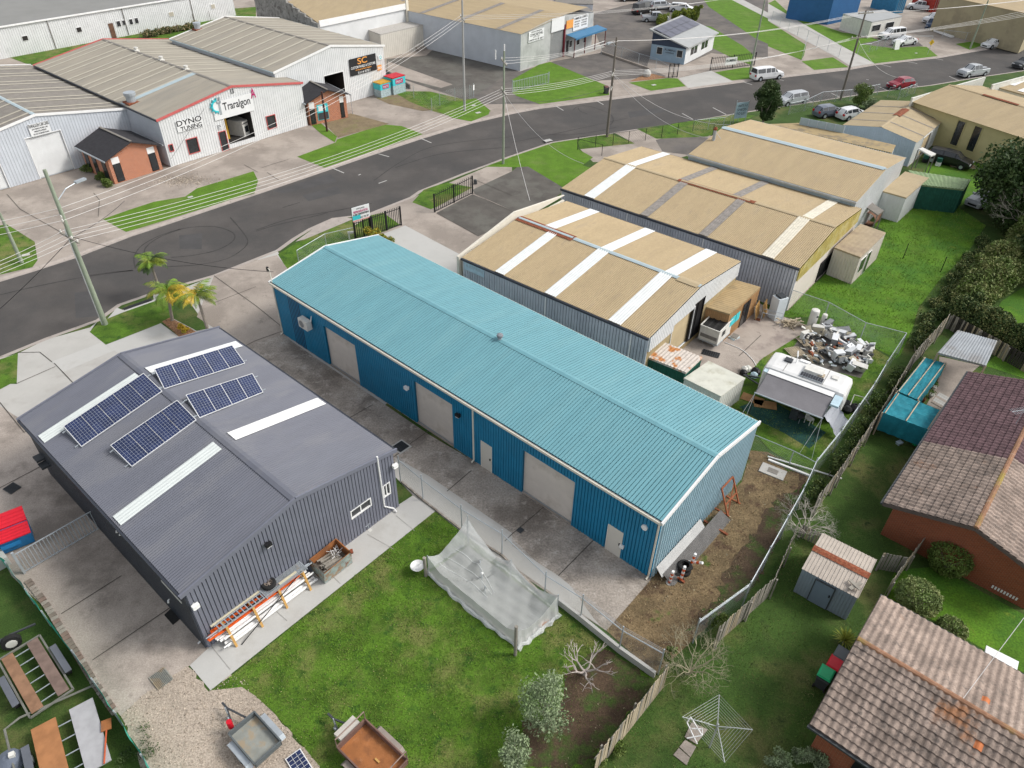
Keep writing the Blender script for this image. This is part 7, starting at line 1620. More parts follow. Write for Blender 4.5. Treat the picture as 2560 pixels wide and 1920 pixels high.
p=G(T('41',920,1290),.6); o=thing('rusty_shovel','rusty shovel with orange handle lying over the pale trailer deck','shovel',p,rad(-65)); MB().box(-.25,-.2,0,.25,.2,.05).build('blade',rustbed,o); MB().tube([(.25,0,.03),(1.7,-.1,.03)],.035,6).build('handle',contora,o)
p=G(T('41',60,600)); o=thing('vintage_tractor_axle','dark axle with cream spoked wheel at the left edge','tractor part',p,rad(35)); q=MB().tube([(0,-.12,.42),(0,.12,.42)],.42,18).build('wheel',rubber,o,(.3,-.3,0)); MB().tube([(0,-.14,.42),(0,.14,.42)],.24,12).build('rim',plastic_w,q); MB().box(-1.5,-.1,.35,.3,.1,.5).box(-1.5,.0,.35,-1.3,1.5,.5).box(.3,.0,.5,1.4,.08,.58).build('axle_frame',dkp,o)
p=G(T('41',110,1630)); o=thing('mower','grey covered mower at the bottom left corner','mower',p,rad(30)); mb=MB(); mb.lathe([(.5,0),(.55,.2),(.45,.5),(.15,.62)],12); mb.build('hood',M('slate_plastic',(.12,.14,.18),.1,1,.5),o); MB().box(.1,-.1,.5,.3,.1,.75).build('engine',plastic_w,o); MB().cyl(.4,.3,0,.2,.15,10).build('wheel',rubber,o)
p=G(T('31',30,1560)); o=thing('pale_slab','pale panel propped inside the galvanised gate corner','panel',p,rad(-40)); MB().box(-.5,-.3,0,.3,.3,.6).build('panel',conc_new,o)
# low fittings in the bottom-left
p=G(T('42',380,1640),.0); o=thing('portable_solar_panel','portable solar panel lying on the gravel at the bottom edge','solar panel',p,rad(-48)); MB().box(-.6,-.35,.06,.6,.35,.1).build('frame',white,o); MB().box(-.56,-.31,.1,.56,.31,.112).build('glass',panelm,o)
mb=MB(); 
for k in range(1,6): mb.box(-.56+k*.187,-.31,.113,-.55+k*.187,.31,.118)
for k in range(1,3): mb.box(-.56,-.31+k*.207,.113,.56,-.3+k*.207,.118)
mb.build('busbars',white,o)
# ================================================================ THINGS ROUND THE SHEDS
# ---- pipe rack along slate shed end wall
def ZL(B,w,t,x,y,off):  # wall-local s for ground pixel
    p=G(T(t,x,y)); p0,d,n,rz,_=B.wall(w); q=p-p0; return float(q@d),float(q@n)
def E5(x,y): return (520+x*400/2212,1320+y*400/2212)
p0,d,n,rz,_=bG.wall('end1')
def sl(px,z=0): q=G(px,z)-p0; return float(q@d),float(q@n)
s_a,o_a=sl(E5(390,1630)); s_b,o_b=sl(E5(1400,840)); 
o=thing('pipe_rack','timber framed rack stacked with pipes, ladder and roofing mesh against the slate shed wall','storage rack',(p0[0],p0[1],0),rz)
fr0=0.25; s0,s1=s_a,s_b; dp=min(max(o_a,1.0),1.5); 
for k in range(4):
    s=s0+(s1-s0)*k/3; 
    f=MB().bar((s,-dp,0),(s,-dp+.42,1.25),.11,.06).bar((s,-dp+.42,1.2),(s,-.05,1.2),.09).bar((s,-.08,0),(s,-.08,1.25),.09).bar((s,-dp+.15,.45),(s,-.05,.45),.09).bar((s,-dp+.28,.85),(s,-.05,.85),.09).build('timber_frame',pine,o)
Ls=s1-s0
def rodset(nm,n,r,m,z0,z1,y0,y1,a,b,jit=.2,seed=0):
    rnd=random.Random(seed); me={}
    for k in range(n):
        L_=b-a+rnd.uniform(-jit,jit); z=rnd.uniform(z0,z1); y=rnd.uniform(y0,y1); q=MB().tube([(-L_/2,0,0),(L_/2,0,0)],r*rnd.uniform(.8,1.2),7).build(nm,m,o,((a+b)/2+rnd.uniform(-jit,jit),y,z)); q.rotation_euler=(0,rnd.uniform(-.01,.01),rnd.uniform(-.02,.02))
rodset('orange_pipe',12,.045,orange,.95,1.12,-dp+.48,-dp+.85,s0-.75,s1-.5,.35,1)
rodset('white_pipe',12,.055,white,.52,.75,-dp+.25,-dp+.7,s0-.4,s1+.1,.35,2)
rodset('white_pipe',6,.05,white,.12,.3,-dp+.15,-dp+.5,s0-.2,s1+.5,.3,3)
rodset('steel_rod',9,.022,zinc,1.22,1.3,-dp+.45,-.45,s0-.6,s1+.3,.4,4)
rodset('black_rod',4,.018,black,1.26,1.32,-dp+.45,-.5,s0+.2,s1,.3,5)
q=MB().box(s0-.5,-.16,1.3,s0+Ls*.55,-.02,1.36).build('cream_board',M('cream_timber',(.55,.5,.36),.08,3,.7),o)
L0=MB()
for y in (-.62,-.22): L0.bar((s0-.4,y,1.33),(s0+Ls*.6,y,1.33),.04,.06)
for k in range(13): L0.bar((s0-.3+k*Ls*.9/18,-.62,1.34),(s0-.3+k*Ls*.9/18,-.22,1.34),.05,.03)
L0.build('ladder',zinc,o)
G_=MB()
for k in range(10): G_.bar((s0+Ls*.5,-.12-k*.07,1.38),(s1+.2,-.12-k*.07,1.38),.028)
G_.bar((s1+.2,-.08,1.38),(s1+.2,-.8,1.38),.04).bar((s0+Ls*.5,-.08,1.37),(s0+Ls*.5,-.8,1.37),.04); G_.build('bar_grille',zinc,o)
MB().box(s1-1.3,-.6,1.4,s1-.3,-.48,1.44).build('timber_offcut',MATS['cream_timber'],o)
a_=MB().tube([(s0+.2,-dp-.1,.05),(s1-.1,-.7,1.4)],.025,5).build('leaning_pole',black,o)
# tyre on top
def tyre(label,loc,r=.36,w_=.22,rz=(0,0,0),rim=True):
    t_=thing('spare_tyre' if rim else 'old_tyre',label,'tyre',loc); mb=MB(); n=24; prof_=[(r*.58,-w_/2),(r*.9,-w_/2),(r,-w_*.3),(r,w_*.3),(r*.9,w_/2),(r*.58,w_/2)]
    for i in range(n):
        for j in range(len(prof_)-1):
            a,b=2*math.pi*i/n,2*math.pi*(i+1)/n; (r0,z0),(r1,z1)=prof_[j],prof_[j+1]; mb.poly([(r0*math.cos(a),r0*math.sin(a),z0),(r0*math.cos(b),r0*math.sin(b),z0),(r1*math.cos(b),r1*math.sin(b),z1),(r1*math.cos(a),r1*math.sin(a),z1)])
    mb.build('tyre',rubber,t_)
    if rim:
        q=MB(); q.lathe([(r*.58,-w_*.3),(r*.58,w_*.35),(r*.5,w_*.35),(r*.45,0),(r*.2,.02),(r*.15,w_*.2)],16); q.build('rim',M('steel_rim',(.30,.25,.21),.15,5,.5,.3) if 'steel_rim' not in MATS else MATS['steel_rim'],t_)
        mb=MB()
        for k in range(5): a=k*1.257; mb.cyl(r*.3*math.cos(a),r*.3*math.sin(a),.01,.03,.035,8)
        mb.build('rim_hole',black,t_)
    t_.rotation_euler=rz; return t_
q=G(E5(838,770),1.5); tyre('spare wheel lying on top of the pipe rack',(q[0],q[1],1.5))
# ---- skip bin
A=G(E5(1620,780)); Bq=G(E5(2000,490)); Cq=G(E5(1440,600)); 
top=[G(E5(1605,640),1.05),G(E5(1980,330),1.15),G(E5(1770,140),1.3),G(E5(1395,440),1.1)]
o=thing('rubbish_skip','battered open steel skip with peeling blue and rust paint on the new path','skip bin',(A[0],A[1],0)); bs=[A,Bq,None,Cq]; bs[2]=Bq+Cq-A
loc_=lambda p,z=None:(p[0]-A[0],p[1]-A[1],p[2] if z is None else z)
bot=[loc_(p,.05) for p in bs]; tp=[loc_(p) for p in top]
for i in range(4):
    j=(i+1)%4; MB().poly([bot[i],bot[j],tp[j],tp[i]]).build('side_panel',rackd if i in (0,3) else rustbed,o)
c_=np.mean(np.array(tp),0); inn=[tuple(np.array(q)*.94+c_*.06) for q in tp]; ib=[tuple(np.array(bot[i])*.85+np.mean(np.array(bot),0)*.15+np.array([0,0,.5])) for i in range(4)]
for i in range(4): j=(i+1)%4; MB().poly([tp[i],tp[j],inn[j],inn[i]]).poly([inn[i],inn[j],ib[j],ib[i]]).build('inner_panel',rustbed if i!=3 else M('charred_steel',(.09,.08,.07),.3,3),o)
MB().poly(ib).build('floor',M('grey_debris',(.17,.15,.125),.35,2,.95,grain=.3),o)
rnd=random.Random(5)
def lerp4(Q,u,v): 
    Q=[np.array(q) for q in Q]; return (Q[0]*(1-u)+Q[1]*u)*(1-v)+(Q[3]*(1-u)+Q[2]*u)*v
for k in range(26):
    v=rnd.uniform(.12,.88); a=lerp4(ib,rnd.uniform(.02,.2),v)+np.array([0,0,.05+rnd.random()*.3]); b=lerp4(ib,rnd.uniform(.55,.85),v+rnd.uniform(-.06,.06))+np.array([0,0,.02+rnd.random()*.12]); MB().bar(a,b,.09,.03).build('old_board',timber_g,o)
mb=MB()
for k in range(26): a=lerp4(ib,rnd.uniform(.6,.9),rnd.uniform(.3,.8))+np.array([0,0,.3]); b=a+np.array([rnd.uniform(-.25,.25),rnd.uniform(-.25,.25),rnd.uniform(0,.15)]); mb.bar(a,b,.02)
mb.build('white_scraps',white,o)
a,b=np.array(tp[1]),np.array(tp[2]); MB().bar(a+(b-a)*.05+np.array([.1,-.1,-.05]),a+(b-a)*.3+np.array([.25,-.1,.0]),.14).build('lifting_lug',rust,o)
# ---- wall fittings slate shed
def wallbox(B,w,nm,label,cat,t,x,y,wd,dp_,h,m,off=.04):
    q=wobj(B,w,nm,label,cat,t,x,y,off=off); MB().box(-wd/2,-dp_,-h/2,wd/2,0,h/2).build('housing',m,q); return q
def floodlight(B,w,label,t,x,y,m):
    q=wobj(B,w,'flood_light',label,'light',t,x,y,off=.03); MB().box(-.05,-.18,-.05,.05,0,.05).build('bracket',m,q); MB().box(-.16,-.32,-.08,.16,-.14,.12).build('lamp_head',m,q); MB().box(-.13,-.33,-.1,.13,-.2,-.081).build('lens',white,q); return q
floodlight(bG,'end1','twin white flood light on the slate shed corner near the pipe rack','41',1665,235,white)
floodlight(bG,'end1','small dark light halfway up the slate shed end wall','32',80,1365,black)
floodlight(bG,'end1','white camera light at the right corner of the slate shed','32',1175,690,white)
floodlight(bB,'front','black flood light between the second roller door and the downpipe','32',1770,255,black)
floodlight(bB,'front','small white light above the first corner of the second roller door','32',1325,20,white)
q=wobj(bB,'front','bulkhead_light','round white bulkhead light near the camera end of the blue wall','light','33',1155,1230,off=.03); MB().tube([(0,0,0),(0,-.12,0)],.17,14).build('lamp_head',white,q)
q=wobj(bB,'front','tap_box','white meter box beside the last cream door','meter box','33',958,1395,off=.03); MB().box(-.12,-.14,-.1,.12,0,.12).build('housing',white,q)
# downpipe on slate end wall (white)
q=wobj(bG,'end1','white_downpipe','white plastic downpipe bent at the foot of the slate shed wall','downpipe','32',1035,620,off=.1); s_t,z_t=bG.px('end1','32',1035,620); s_b,z_b=bG.px('end1','32',1100,1050); s_c,z_c=bG.px('end1','32',1180,1085)
MB().tube([(0,0,0),(s_b-s_t,0,z_b-z_t),(s_c-s_t,0,.22-z_t),(s_c-s_t,-.25,.1-z_t)],.05,8).build('pipe',white,q)
q=wobj(bG,'end1','tap_fitting','tap and hose fittings low on the slate shed wall','tap','32',960,1215,off=.05); MB().tube([(-.15,0,0),(.15,0,.05)],.03,6).tube([(0,0,0),(0,-.1,-.2)],.025,6).build('pipe',zinc,q); MB().box(-.1,-.25,-.38,.1,-.05,-.3).build('valve_box',plastic_w,q)
for t,x,y,l in [('31',380,620,'dark awning bracket on the far end of the charcoal side wall'),('31',425,680,'second dark awning bracket on the charcoal side wall')]:
    q=wobj(bG,'front','wall_bracket',l,'bracket',t,x,y); MB().box(-.3,-.5,-.05,.3,0,.08).build('housing',greyp,q)
for t,x,y,l in [('31',1030,1247,'first small white camera under the slate eave'),('31',1058,1270,'second small white camera under the slate eave'),('41',1475,192,'white camera near the lower corner of the charcoal side wall')]:
    q=wobj(bG,'front','security_camera',l,'camera',t,x,y); MB().tube([(0,0,0),(0,-.12,0)],.03,6).build('bracket',white,q); MB().tube([(0,-.12,-.02),(.12,-.2,-.05)],.05,8).build('camera_head',white,q)
q=wobj(bG,'front','wall_tube_light','long pale strip light on the charcoal side wall near the mat','light','41',1495,125); MB().box(-.9,-.1,-.06,.9,0,.06).build('housing',plastic_w,q)
q=wobj(bG,'front','wall_tube_light','pale strip light at the far end of the charcoal side wall','light','31',385,550); MB().box(-.7,-.1,-.06,.7,0,.06).build('housing',plastic_w,q)
p=G(T('41',1745,565)); o=thing('drain_outlet','white pipe elbow at the slate shed corner','pipe',p,rad(40)); MB().tube([(0,0,.35),(0,0,.1),(-.2,-.05,.06)],.05,8).build('pipe',white,o)
# ---- air conditioner on blue wall
q=wobj(bB,'front','air_conditioner','boxy white air conditioner on a bracket high on the blue wall','air conditioner','22',465,1115,off=.12)
MB().box(-.5,-.5,-.36,.5,-.08,.36).build('casing',plastic_w,q); MB().tube([(-.12,-.52,0),(-.12,-.5,0)],.27,18).build('fan_grille',M('fan_grey',(.25,.25,.25)),q); MB().bar((-.35,-.45,-.4),(-.35,.05,-.4),.04).bar((.35,-.45,-.4),(.35,.05,-.4),.04).build('bracket',zinc,q); MB().tube([(.55,-.15,.3),(.6,-.05,.75)],.04,6).build('conduit',white,q)
# turbine vent on blue ridge
x,y,z=bB.roof(0,'22',2135,1262); P=bB.o+bB.u*x+bB.v*(bB.W/2+.25); 
P=bB.o+bB.u*x+bB.v*(bB.W/2)
o=thing('turbine_vent','round spinning roof vent on the turquoise ridge','roof vent',(P[0],P[1],bB.hr),bB.yaw); MB().cyl(0,0,0,.25,.14,12).build('base',zinc,o); mb=MB(); mb.lathe([(.1,.2),(.2,.26),(.22,.34),(.18,.42),(.05,.46)],18); mb.build('turbine',M('dull_turbine',(.2,.21,.23),.2,8,.5),o)
MB().poly([(.25,.05,-.01),(1.0,.05,-.01),(1.0,.9,-.17),(.25,.9,-.17)]).build('flashing',M('lead_flashing',(.26,.30,.33),.1,2,.5),o); o.children[-1].location.z=.06
# rust patch ridge on beigeA, beigeB
def ridgepatch(B,root,x0,x1,m,w_=.32,lift=.085,nm='ridge_cap'):
    k=(B.hr-B.he)/(B.W/2); mb=MB()
    for sg in (-1,1): q=[(x0,B.W/2+sg*w_,B.hr-k*w_+lift),(x1,B.W/2+sg*w_,B.hr-k*w_+lift),(x1,B.W/2,B.hr+lift+.015),(x0,B.W/2,B.hr+lift+.015)]; mb.poly(q if sg<0 else q[::-1])
    mb.build(nm,m,root)
k1=rx(bA,0,'23',540,405); ridgepatch(bA,rA,0,k1,rust,.45,.10); ridgepatch(bA,rA,0.1,k1-.1,zincblue,.14,.125); ridgepatch(bA,rA,rx(bA,0,'23',1440,745),16.6,beige_roof2,.4,.10); 
k0=rx(bBB,0,'13',1430,1565);k2=rx(bBB,0,'23',2110,90); ridgepatch(bBB,rBB,k0,k2,rust,.3,.10); ridgepatch(bBB,rBB,k0+.3,k2-.5,beige_roof2,.14,.125)
ridgepatch(bC,rC,0,16.8,zincblue,.42,.10); kk=[rx(bSE,0,'14',1105,1000),rx(bSE,0,'14',1185,950)]; ridgepatch(bSE,rSE,min(kk),max(kk)+.3,rust,.45,.12)
f0=rx(bF,0,'14',1885,810); ridgepatch(bF,rF,f0,f0+4.5,rust,.3,.12)
# roof vents on tuning workshop etc
def roofvent(B,side,label,t,x,y,r=.5,h=1.1,m=zinc,cap=False):
    q=B.roof(side,t,x,y); P=B.o+B.u*q[0]+B.v*q[1]; o=thing('roof_vent',label,'roof vent',(P[0],P[1],q[2]),B.yaw); mb=MB(); mb.lathe([(r*.9,-.2),(r*.95,h*.7),(r*1.15,h*.72),(r*1.15,h),(r*.8,h)],14); mb.build('drum',m,o); MB().box(-r*1.3,-r*1.3,-.15,r*1.3,r*1.3,.12).build('base_flashing',rust if r>.4 else m,o); return o
roofvent(bT,0,'large galvanised drum vent near the eave of the tuning workshop roof','11',1140,885,.55,1.1)
roofvent(bS,0,'galvanised drum vent at the far edge of the panel workshop roof','11',1710,255,.45,.9)
for l,x,y in [('first small ridge vent of the tuning workshop','1180',440),('middle small ridge vent of the tuning workshop','1395',520),('last small ridge vent of the tuning workshop','1610',600)]: roofvent(bT,0,l,'11',float(x),y,.22,.45,plastic_w)
q=bC.roof(0,'13',1740,1215); P=bC.o+bC.u*q[0]+bC.v*q[1]; o=thing('flue_pipe','rusty capped flue on the street end of the wide tan roof','flue',(P[0],P[1],q[2]),0); MB().cyl(0,0,-.1,1.1,.16,10).build('pipe',zinc,o); MB().lathe([(.2,1.1),(.22,1.25),(.1,1.4)],10).build('cap',rust,o); MB().tube([(0,0,1.0),(.9,.2,0)],.02,4).build('stay',zinc,o)
# ---- stack of curved sheets at blue end wall
p0,d,n,rz,_=bB.wall('end1')
def F6(x,y): return (1580+x*280/889,1180+y*280/889)
o=thing('roof_sheet_stack','stack of corrugated roofing sheets leaning on the blue end wall','sheet stack',(p0[0],p0[1],0),rz)
sA,_=sl2=(lambda px,z=0:(float((G(px,z)-p0)@d),float((G(px,z)-p0)@n)))(F6(205,860)); sB=(lambda px,z=0:(float((G(px,z)-p0)@d),float((G(px,z)-p0)@n)))(F6(560,400))[0]; sC=(lambda px,z=0:(float((G(px,z)-p0)@d),float((G(px,z)-p0)@n)))(F6(700,470))[0]
L1=4.3
def csheet(s0,s1,y0,z0,y1,z1,m,nr=14):
    mb=MB(); 
    for k in range(nr*2):
        a,b=k/(nr*2),(k+1)/(nr*2); f=lambda u,q:(y0+(y1-y0)*u,z0+(z1-z0)*u+.025*(q%2)); ya,za_=f(a,k);yb,zb=f(b,k+1); mb.poly([(s0,ya,za_),(s1,ya,za_),(s1,yb,zb),(s0,yb,zb)])
    return mb.build('roof_sheet',m,o)
csheet(.15,4.6,-.55,.35,-.12,.85,M('white_used_sheet',(.5,.5,.49),.08,1,.6)); dk=M('dark_ribbed_sheet',(.13,.125,.12),.15,2,.6); csheet(.3,6.3,-1.15,.05,-.5,.45,dk,9); csheet(.4,6.4,-1.2,.02,-.5,.36,dk,9)
MB().bar((5.3,-1.6,.06),(5.3,-.1,.06),.12).bar((.9,-1.5,.06),(.9,-.1,.06),.12).build('bearer',rust,o)
o=thing('steel_a_frame','rusty orange A-frame stand against the blue end wall','steel frame',(p0[0]+d[0]*6.6,p0[1]+d[1]*6.6,0),rz); rm_=M('orange_rust_steel',(.28,.09,.04),.2,4,.8)
MB().bar((0,-.9,0),(0,-.15,1.7),.08).bar((1.3,-.9,0),(1.3,-.15,1.7),.08).bar((0,-.15,1.7),(1.3,-.15,1.7),.08).bar((0,-.6,.7),(1.3,-.6,.7),.07).bar((0,-1.0,.03),(0,-.05,.03),.09).bar((1.3,-1.0,.03),(1.3,-.05,.03),.09).bar((0,-.9,0),(1.3,-.3,1.3),.06).build('frame',rm_,o)
for i,(x,y,xt,yt,l) in enumerate([(295,880,355,745,'red and white traffic post furthest left by the tyres'),(385,860,405,770,'red and white traffic post just in front of the tyres'),(420,710,490,650,'red and white traffic post lying towards the sheets'),(455,760,460,700,'short red and white traffic post right of the tyres')]):
    b=G(F6(x,y)); o=thing('traffic_post',l,'bollard',b,.3*i); h=1.2; tilt=[.15,.05,.9,.1][i]
    for k in range(6): MB().cyl(0,0,.08+k*.19,.08+(k+1)*.19,.075,10).build('band',orange if k%2==0 else white,o)
    MB().cyl(0,0,0,.08,.19,12).build('base',rubber if i else conc_new,o); o.rotation_euler=(tilt,0,.4*i)
b=G(F6(405,790)); tyre('lower tyre of the black stack among the traffic posts',(b[0],b[1],.12),.4,.24,rim=False); tyre('upper tyre of the black stack among the traffic posts',(b[0]+.05,b[1]+.08,.36),.38,.24,rim=False); tyre('single black tyre left of the tyre stack',(b[0]-.45,b[1]-.05,.12),.36,.22,rim=False)
# ---- post with white float
b=G(T('32',1468,1659)); o=thing('timber_post','weathered timber post standing alone in the lawn','post',b); MB().cyl(0,0,0,1.5,.09,9).build('post',timber_g,o)
b=G(T('32',1400,1625)); o=thing('satellite_dish','white dish hanging beside the lone lawn post','dish',(b[0],b[1],.0),.3); mb=MB(); mb.lathe([(.05,.35),(.28,.42),(.38,.55),(.36,.56),(.26,.46),(.0,.42)],16); q=mb.build('dish',white,o); MB().cyl(0,0,0,.4,.03,6).build('stand',zinc,o); MB().bar((0,0,.5),(.5,.1,.9),.03).build('arm',white,o)
b=G(T('43',28,685)); o=thing('timber_post','grey timber post at the near corner of the netted frame','post',b); MB().cyl(0,0,0,hgt(b,T('43',20,435)),.08,8).build('post',timber_g,o)
# ---- net tent
c0=G(T('32',1495,1640))[:2]; c1=G(T('43',45,610))[:2]; c2=G(T('43',385,330))[:2]; c3=c0+c2-c1; o=thing('netted_vegetable_frame','large white bird net draped over poles around a vegetable bed','netted frame',(c0[0],c0[1],0))
U=c1-c0;V_=c3-c0; Lu,Lv=np.linalg.norm(U),np.linalg.norm(V_)
pk=[((0,1),2.5),((0,0),1.45),((.5,1),1.55),((1,1),1.6),((1,0),1.35),((.42,.45),1.25),((.52,.3),1.2),((.32,.62),1.35)]
def nh(u,v):
    inset=.04; e=min(u,1-u,v*Lv/Lu,(1-v)*Lv/Lu)*Lu; base=.85-.06*math.sin(math.pi*u)*math.sin(math.pi*v); z=base
    for (a,b),h in pk:
        dd=math.hypot((u-a)*Lu,(v-b)*Lv); z=max(z,h-(.62 if h<2 else 1.0)*dd**(.75 if h<2 else .6)) if dd<3 and h>1.3 else max(z,h-.9*dd**.5)
    z+=.015*math.sin(u*40+v*13)+.015*math.sin(v*33-u*9)
    return z
n1,n2=44,28; mb=MB()
gp=[[None]*(n2+1) for _ in range(n1+1)]
for i in range(n1+1):
    for j in range(n2+1):
        u,v=i/n1,j/n2; q=U*u+V_*v; gp[i][j]=(q[0],q[1],nh(u,v))
for i in range(n1):
    for j in range(n2): mb.poly([gp[i][j],gp[i+1][j],gp[i+1][j+1],gp[i][j+1]])
mb.build('net_roof',netm,o,smooth=True)
mb=MB(); edge=[(i/n1,0) for i in range(n1)]+[(1,j/n2) for j in range(n2)]+[(1-i/n1,1) for i in range(n1)]+[(0,1-j/n2) for j in range(n2+1)]
cen=np.array((U+V_)/2); rnd=random.Random(8); prev=None
for k,(u,v) in enumerate(edge):
    q=U*u+V_*v; z=nh(u,v); out=(q-cen)/np.linalg.norm(q-cen); w1=.03*math.sin(k*1.3)+.05; col=[(*q,z),(*(q+out*w1*.6),z*.5),(*(q+out*(w1+.06)),.16+.03*math.sin(k*2.1)),(*(q+out*(w1+.22+.05*math.sin(k*.9))),.05)]
    if prev: 
        for r_ in range(3): mb.poly([prev[r_],col[r_],col[r_+1],prev[r_+1]])
    prev=col
mb.build('net_side',netf,o,smooth=True)
# hem roll, bunched
mb=MB(); pts=[]
for k,(u,v) in enumerate(edge[:n1+n2]): q=U*u+V_*v; out=(q-cen)/np.linalg.norm(q-cen); q=q+out*.16; pts.append((q[0]+.05*math.sin(k*.8),q[1]+.05*math.cos(k*1.1),.12+.05*math.sin(k*.7)))
mb.tube(pts,.09,6); mb.build('bunched_hem',netf,o)
for k in range(3):
    rd=MB(); ps=[]
    for i in range(16): u=.08+.5*i/15; v=.12+.12*k+.22*math.sin(i/15*2.2+k*.4)*(.6+.2*k); v=min(.9,v); q=U*u+V_*v; ps.append((q[0],q[1],nh(u,v)+.02))
    rd.tube(ps,.02,4); rd.build('net_fold',netf,o)
for (a,b),h in pk: q=U*a+V_*b; s_=MB().cyl(0,0,0,h+.04,.03,6).build('pole',zinc,o,(q[0],q[1],0)); 
MB().lathe([(.06,0),(.07,.08),(.03,.12)],8).build('pole_cap',white,o,(float((U*.42+V_*.45)[0]),float((U*.42+V_*.45)[1]),1.28))
MB().bar((0,0,.1),(U[0],U[1],.1),.08,.2).bar((U[0],U[1],.1),(U[0]+V_[0],U[1]+V_[1],.1),.08,.2).build('bed_edging',timber_g,o)
bedm=soil; MB().poly([(0,0,.06),(U[0],U[1],.06),(U[0]+V_[0],U[1]+V_[1],.06),(V_[0],V_[1],.06)]).build('vegetable_bed',M('grey_weed_bed',(.20,.205,.18),.2,1,.95,grain=.15),o)
b=G(T('43',230,430),.25)[:2]; MB().tube([(b[0]-c0[0],b[1]-c0[1],.2),(float((U+V_*.75)[0]),float((U+V_*.75)[1]),.25)],.12,8).build('rolled_matting',M('pink_brown_matting',(.38,.27,.22),.1,2,.9),o)
# ---- clothes hoist
zc=1.95; cpt=G(T('43',1780,1290),zc); o=thing('clothes_hoist','pale rotary clothes hoist with square rings of line in the backyard','clothes hoist',(cpt[0],cpt[1],0)); ends=[G(T('43',x,y),2.1) for x,y in ((1790,1025),(2080,1328),(1837,1612),(1472,1217))]
hm=M('hoist_steel',(.36,.38,.37),.05,1,.45,.2); MB().cyl(0,0,0,zc+.1,.035,8).build('post',hm,o)
loc2=[Vector((e[0]-cpt[0],e[1]-cpt[1],2.1)) for e in ends]
for e in loc2: MB().tube([(0,0,1.85),e*.5+Vector((0,0,.95)),e],.022,5).tube([(0,0,1.5),(e.x*.35,e.y*.35,1.92)],.014,4).build('arm',hm,o)
mb=MB()
for k in range(3,11):
    f=k/10
    for i in range(4): mb.tube([loc2[i]*f+Vector((0,0,(1-f)*1.9)),loc2[(i+1)%4]*f+Vector((0,0,(1-f)*1.9))],.006,3,cap=False)
mb.build('line',hm,o,kind='stuff')
for i,(pp,l) in enumerate([([(1490,1395),(1550,1270),(1690,1330),(1590,1455)],'largest paving slab below the clothes hoist, under the drying rack'),([(1445,1480),(1495,1420),(1590,1480),(1540,1570)],'middle paving slab below the clothes hoist'),([(1393,1550),(1440,1490),(1535,1575),(1508,1640)],'lowest paving slab in the backyard grass')]):
    q=[G(T('43',x,y)) for x,y in pp]; MB().prism([(a[0],a[1]) for a in q],.02,.06).build('paving_slab',conc,None,label=l,cat='paving slab')
c_=G(T('43',1575,1340),.4); o=thing('drying_rack','folded white tubular frame lying on the paving slabs','drying rack',(c_[0],c_[1],.08),rad(20)); R_=[(x,y) for x,y in ((1535,1240),(1510,1290),(1605,1445),(1530,1390),(1640,1385),(1550,1330),(1645,1335),(1560,1250))]
W2=[G(T('43',x,y),.3) for x,y in [(1510,1275),(1605,1440),(1640,1340),(1550,1325),(1535,1245),(1640,1385),(1515,1390)]]
L3=lambda q,z:(float((q[0]-c_[0])*math.cos(rad(-20))-(q[1]-c_[1])*math.sin(rad(-20))),float((q[0]-c_[0])*math.sin(rad(-20))+(q[1]-c_[1])*math.cos(rad(-20))),z)
MB().tube([L3(W2[0],.3),L3(W2[1],.1)],.03,6).tube([L3(W2[4],.5),L3(W2[5],.3)],.03,6).tube([L3(W2[0],.3),L3(W2[4],.5)],.03,6).tube([L3(W2[5],.3),L3(W2[6],.1)],.03,6).tube([L3(W2[3],.3),L3(W2[2],.4),L3(W2[5],.3)],.03,6).build('frame',white,o)
# garden shed
za=1.85; A=G(T('34',510,1310),za);Bq=G(T('34',300,1600),za);Cq=G(T('44',770,190),za);Dq=A+Cq-Bq
W_=np.linalg.norm((A-Bq)[:2]); L_=np.linalg.norm((Cq-Bq)[:2]); a2=(Cq-Bq)[:2]; an=math.atan2(a2[1],a2[0])
fit=(Bq[0],Bq[1],an,L_,W_,1.85,2.05); 
bgs,rgs=shed('garden_shed','small blue grey garden shed with pale ribbed roof and rusty ridge strip',fit,M('faded_pink_grey_roof',(.42,.37,.32),.08,2,.7,c3=(.2,.18,.15),sc3=3,th3=(.6,.75)),allw(M('shed_blue_grey',(.21,.26,.30),.06,1,.6)),wp=(.15,.015,'trap'),rp=(.17,.03,'rib'),ridge=rust,slab=False,oh=.02,cat='garden shed',ops=[('front','door',(L_*.28,L_*.62,.05,1.7),M('shed_door',(.16,.21,.26),.05,1,.6),greyp)])
q=G(T('44',750,90),2.0); o=thing('timber_offcuts','mossy boards lying on the garden shed roof','boards',(q[0],q[1],2.05),.5); MB().box(-.4,-.1,0,.4,.08,.05).build('board',timber_g,o); MB().box(-.1,-.3,.05,.08,.35,.1).build('board',timber_g,o)
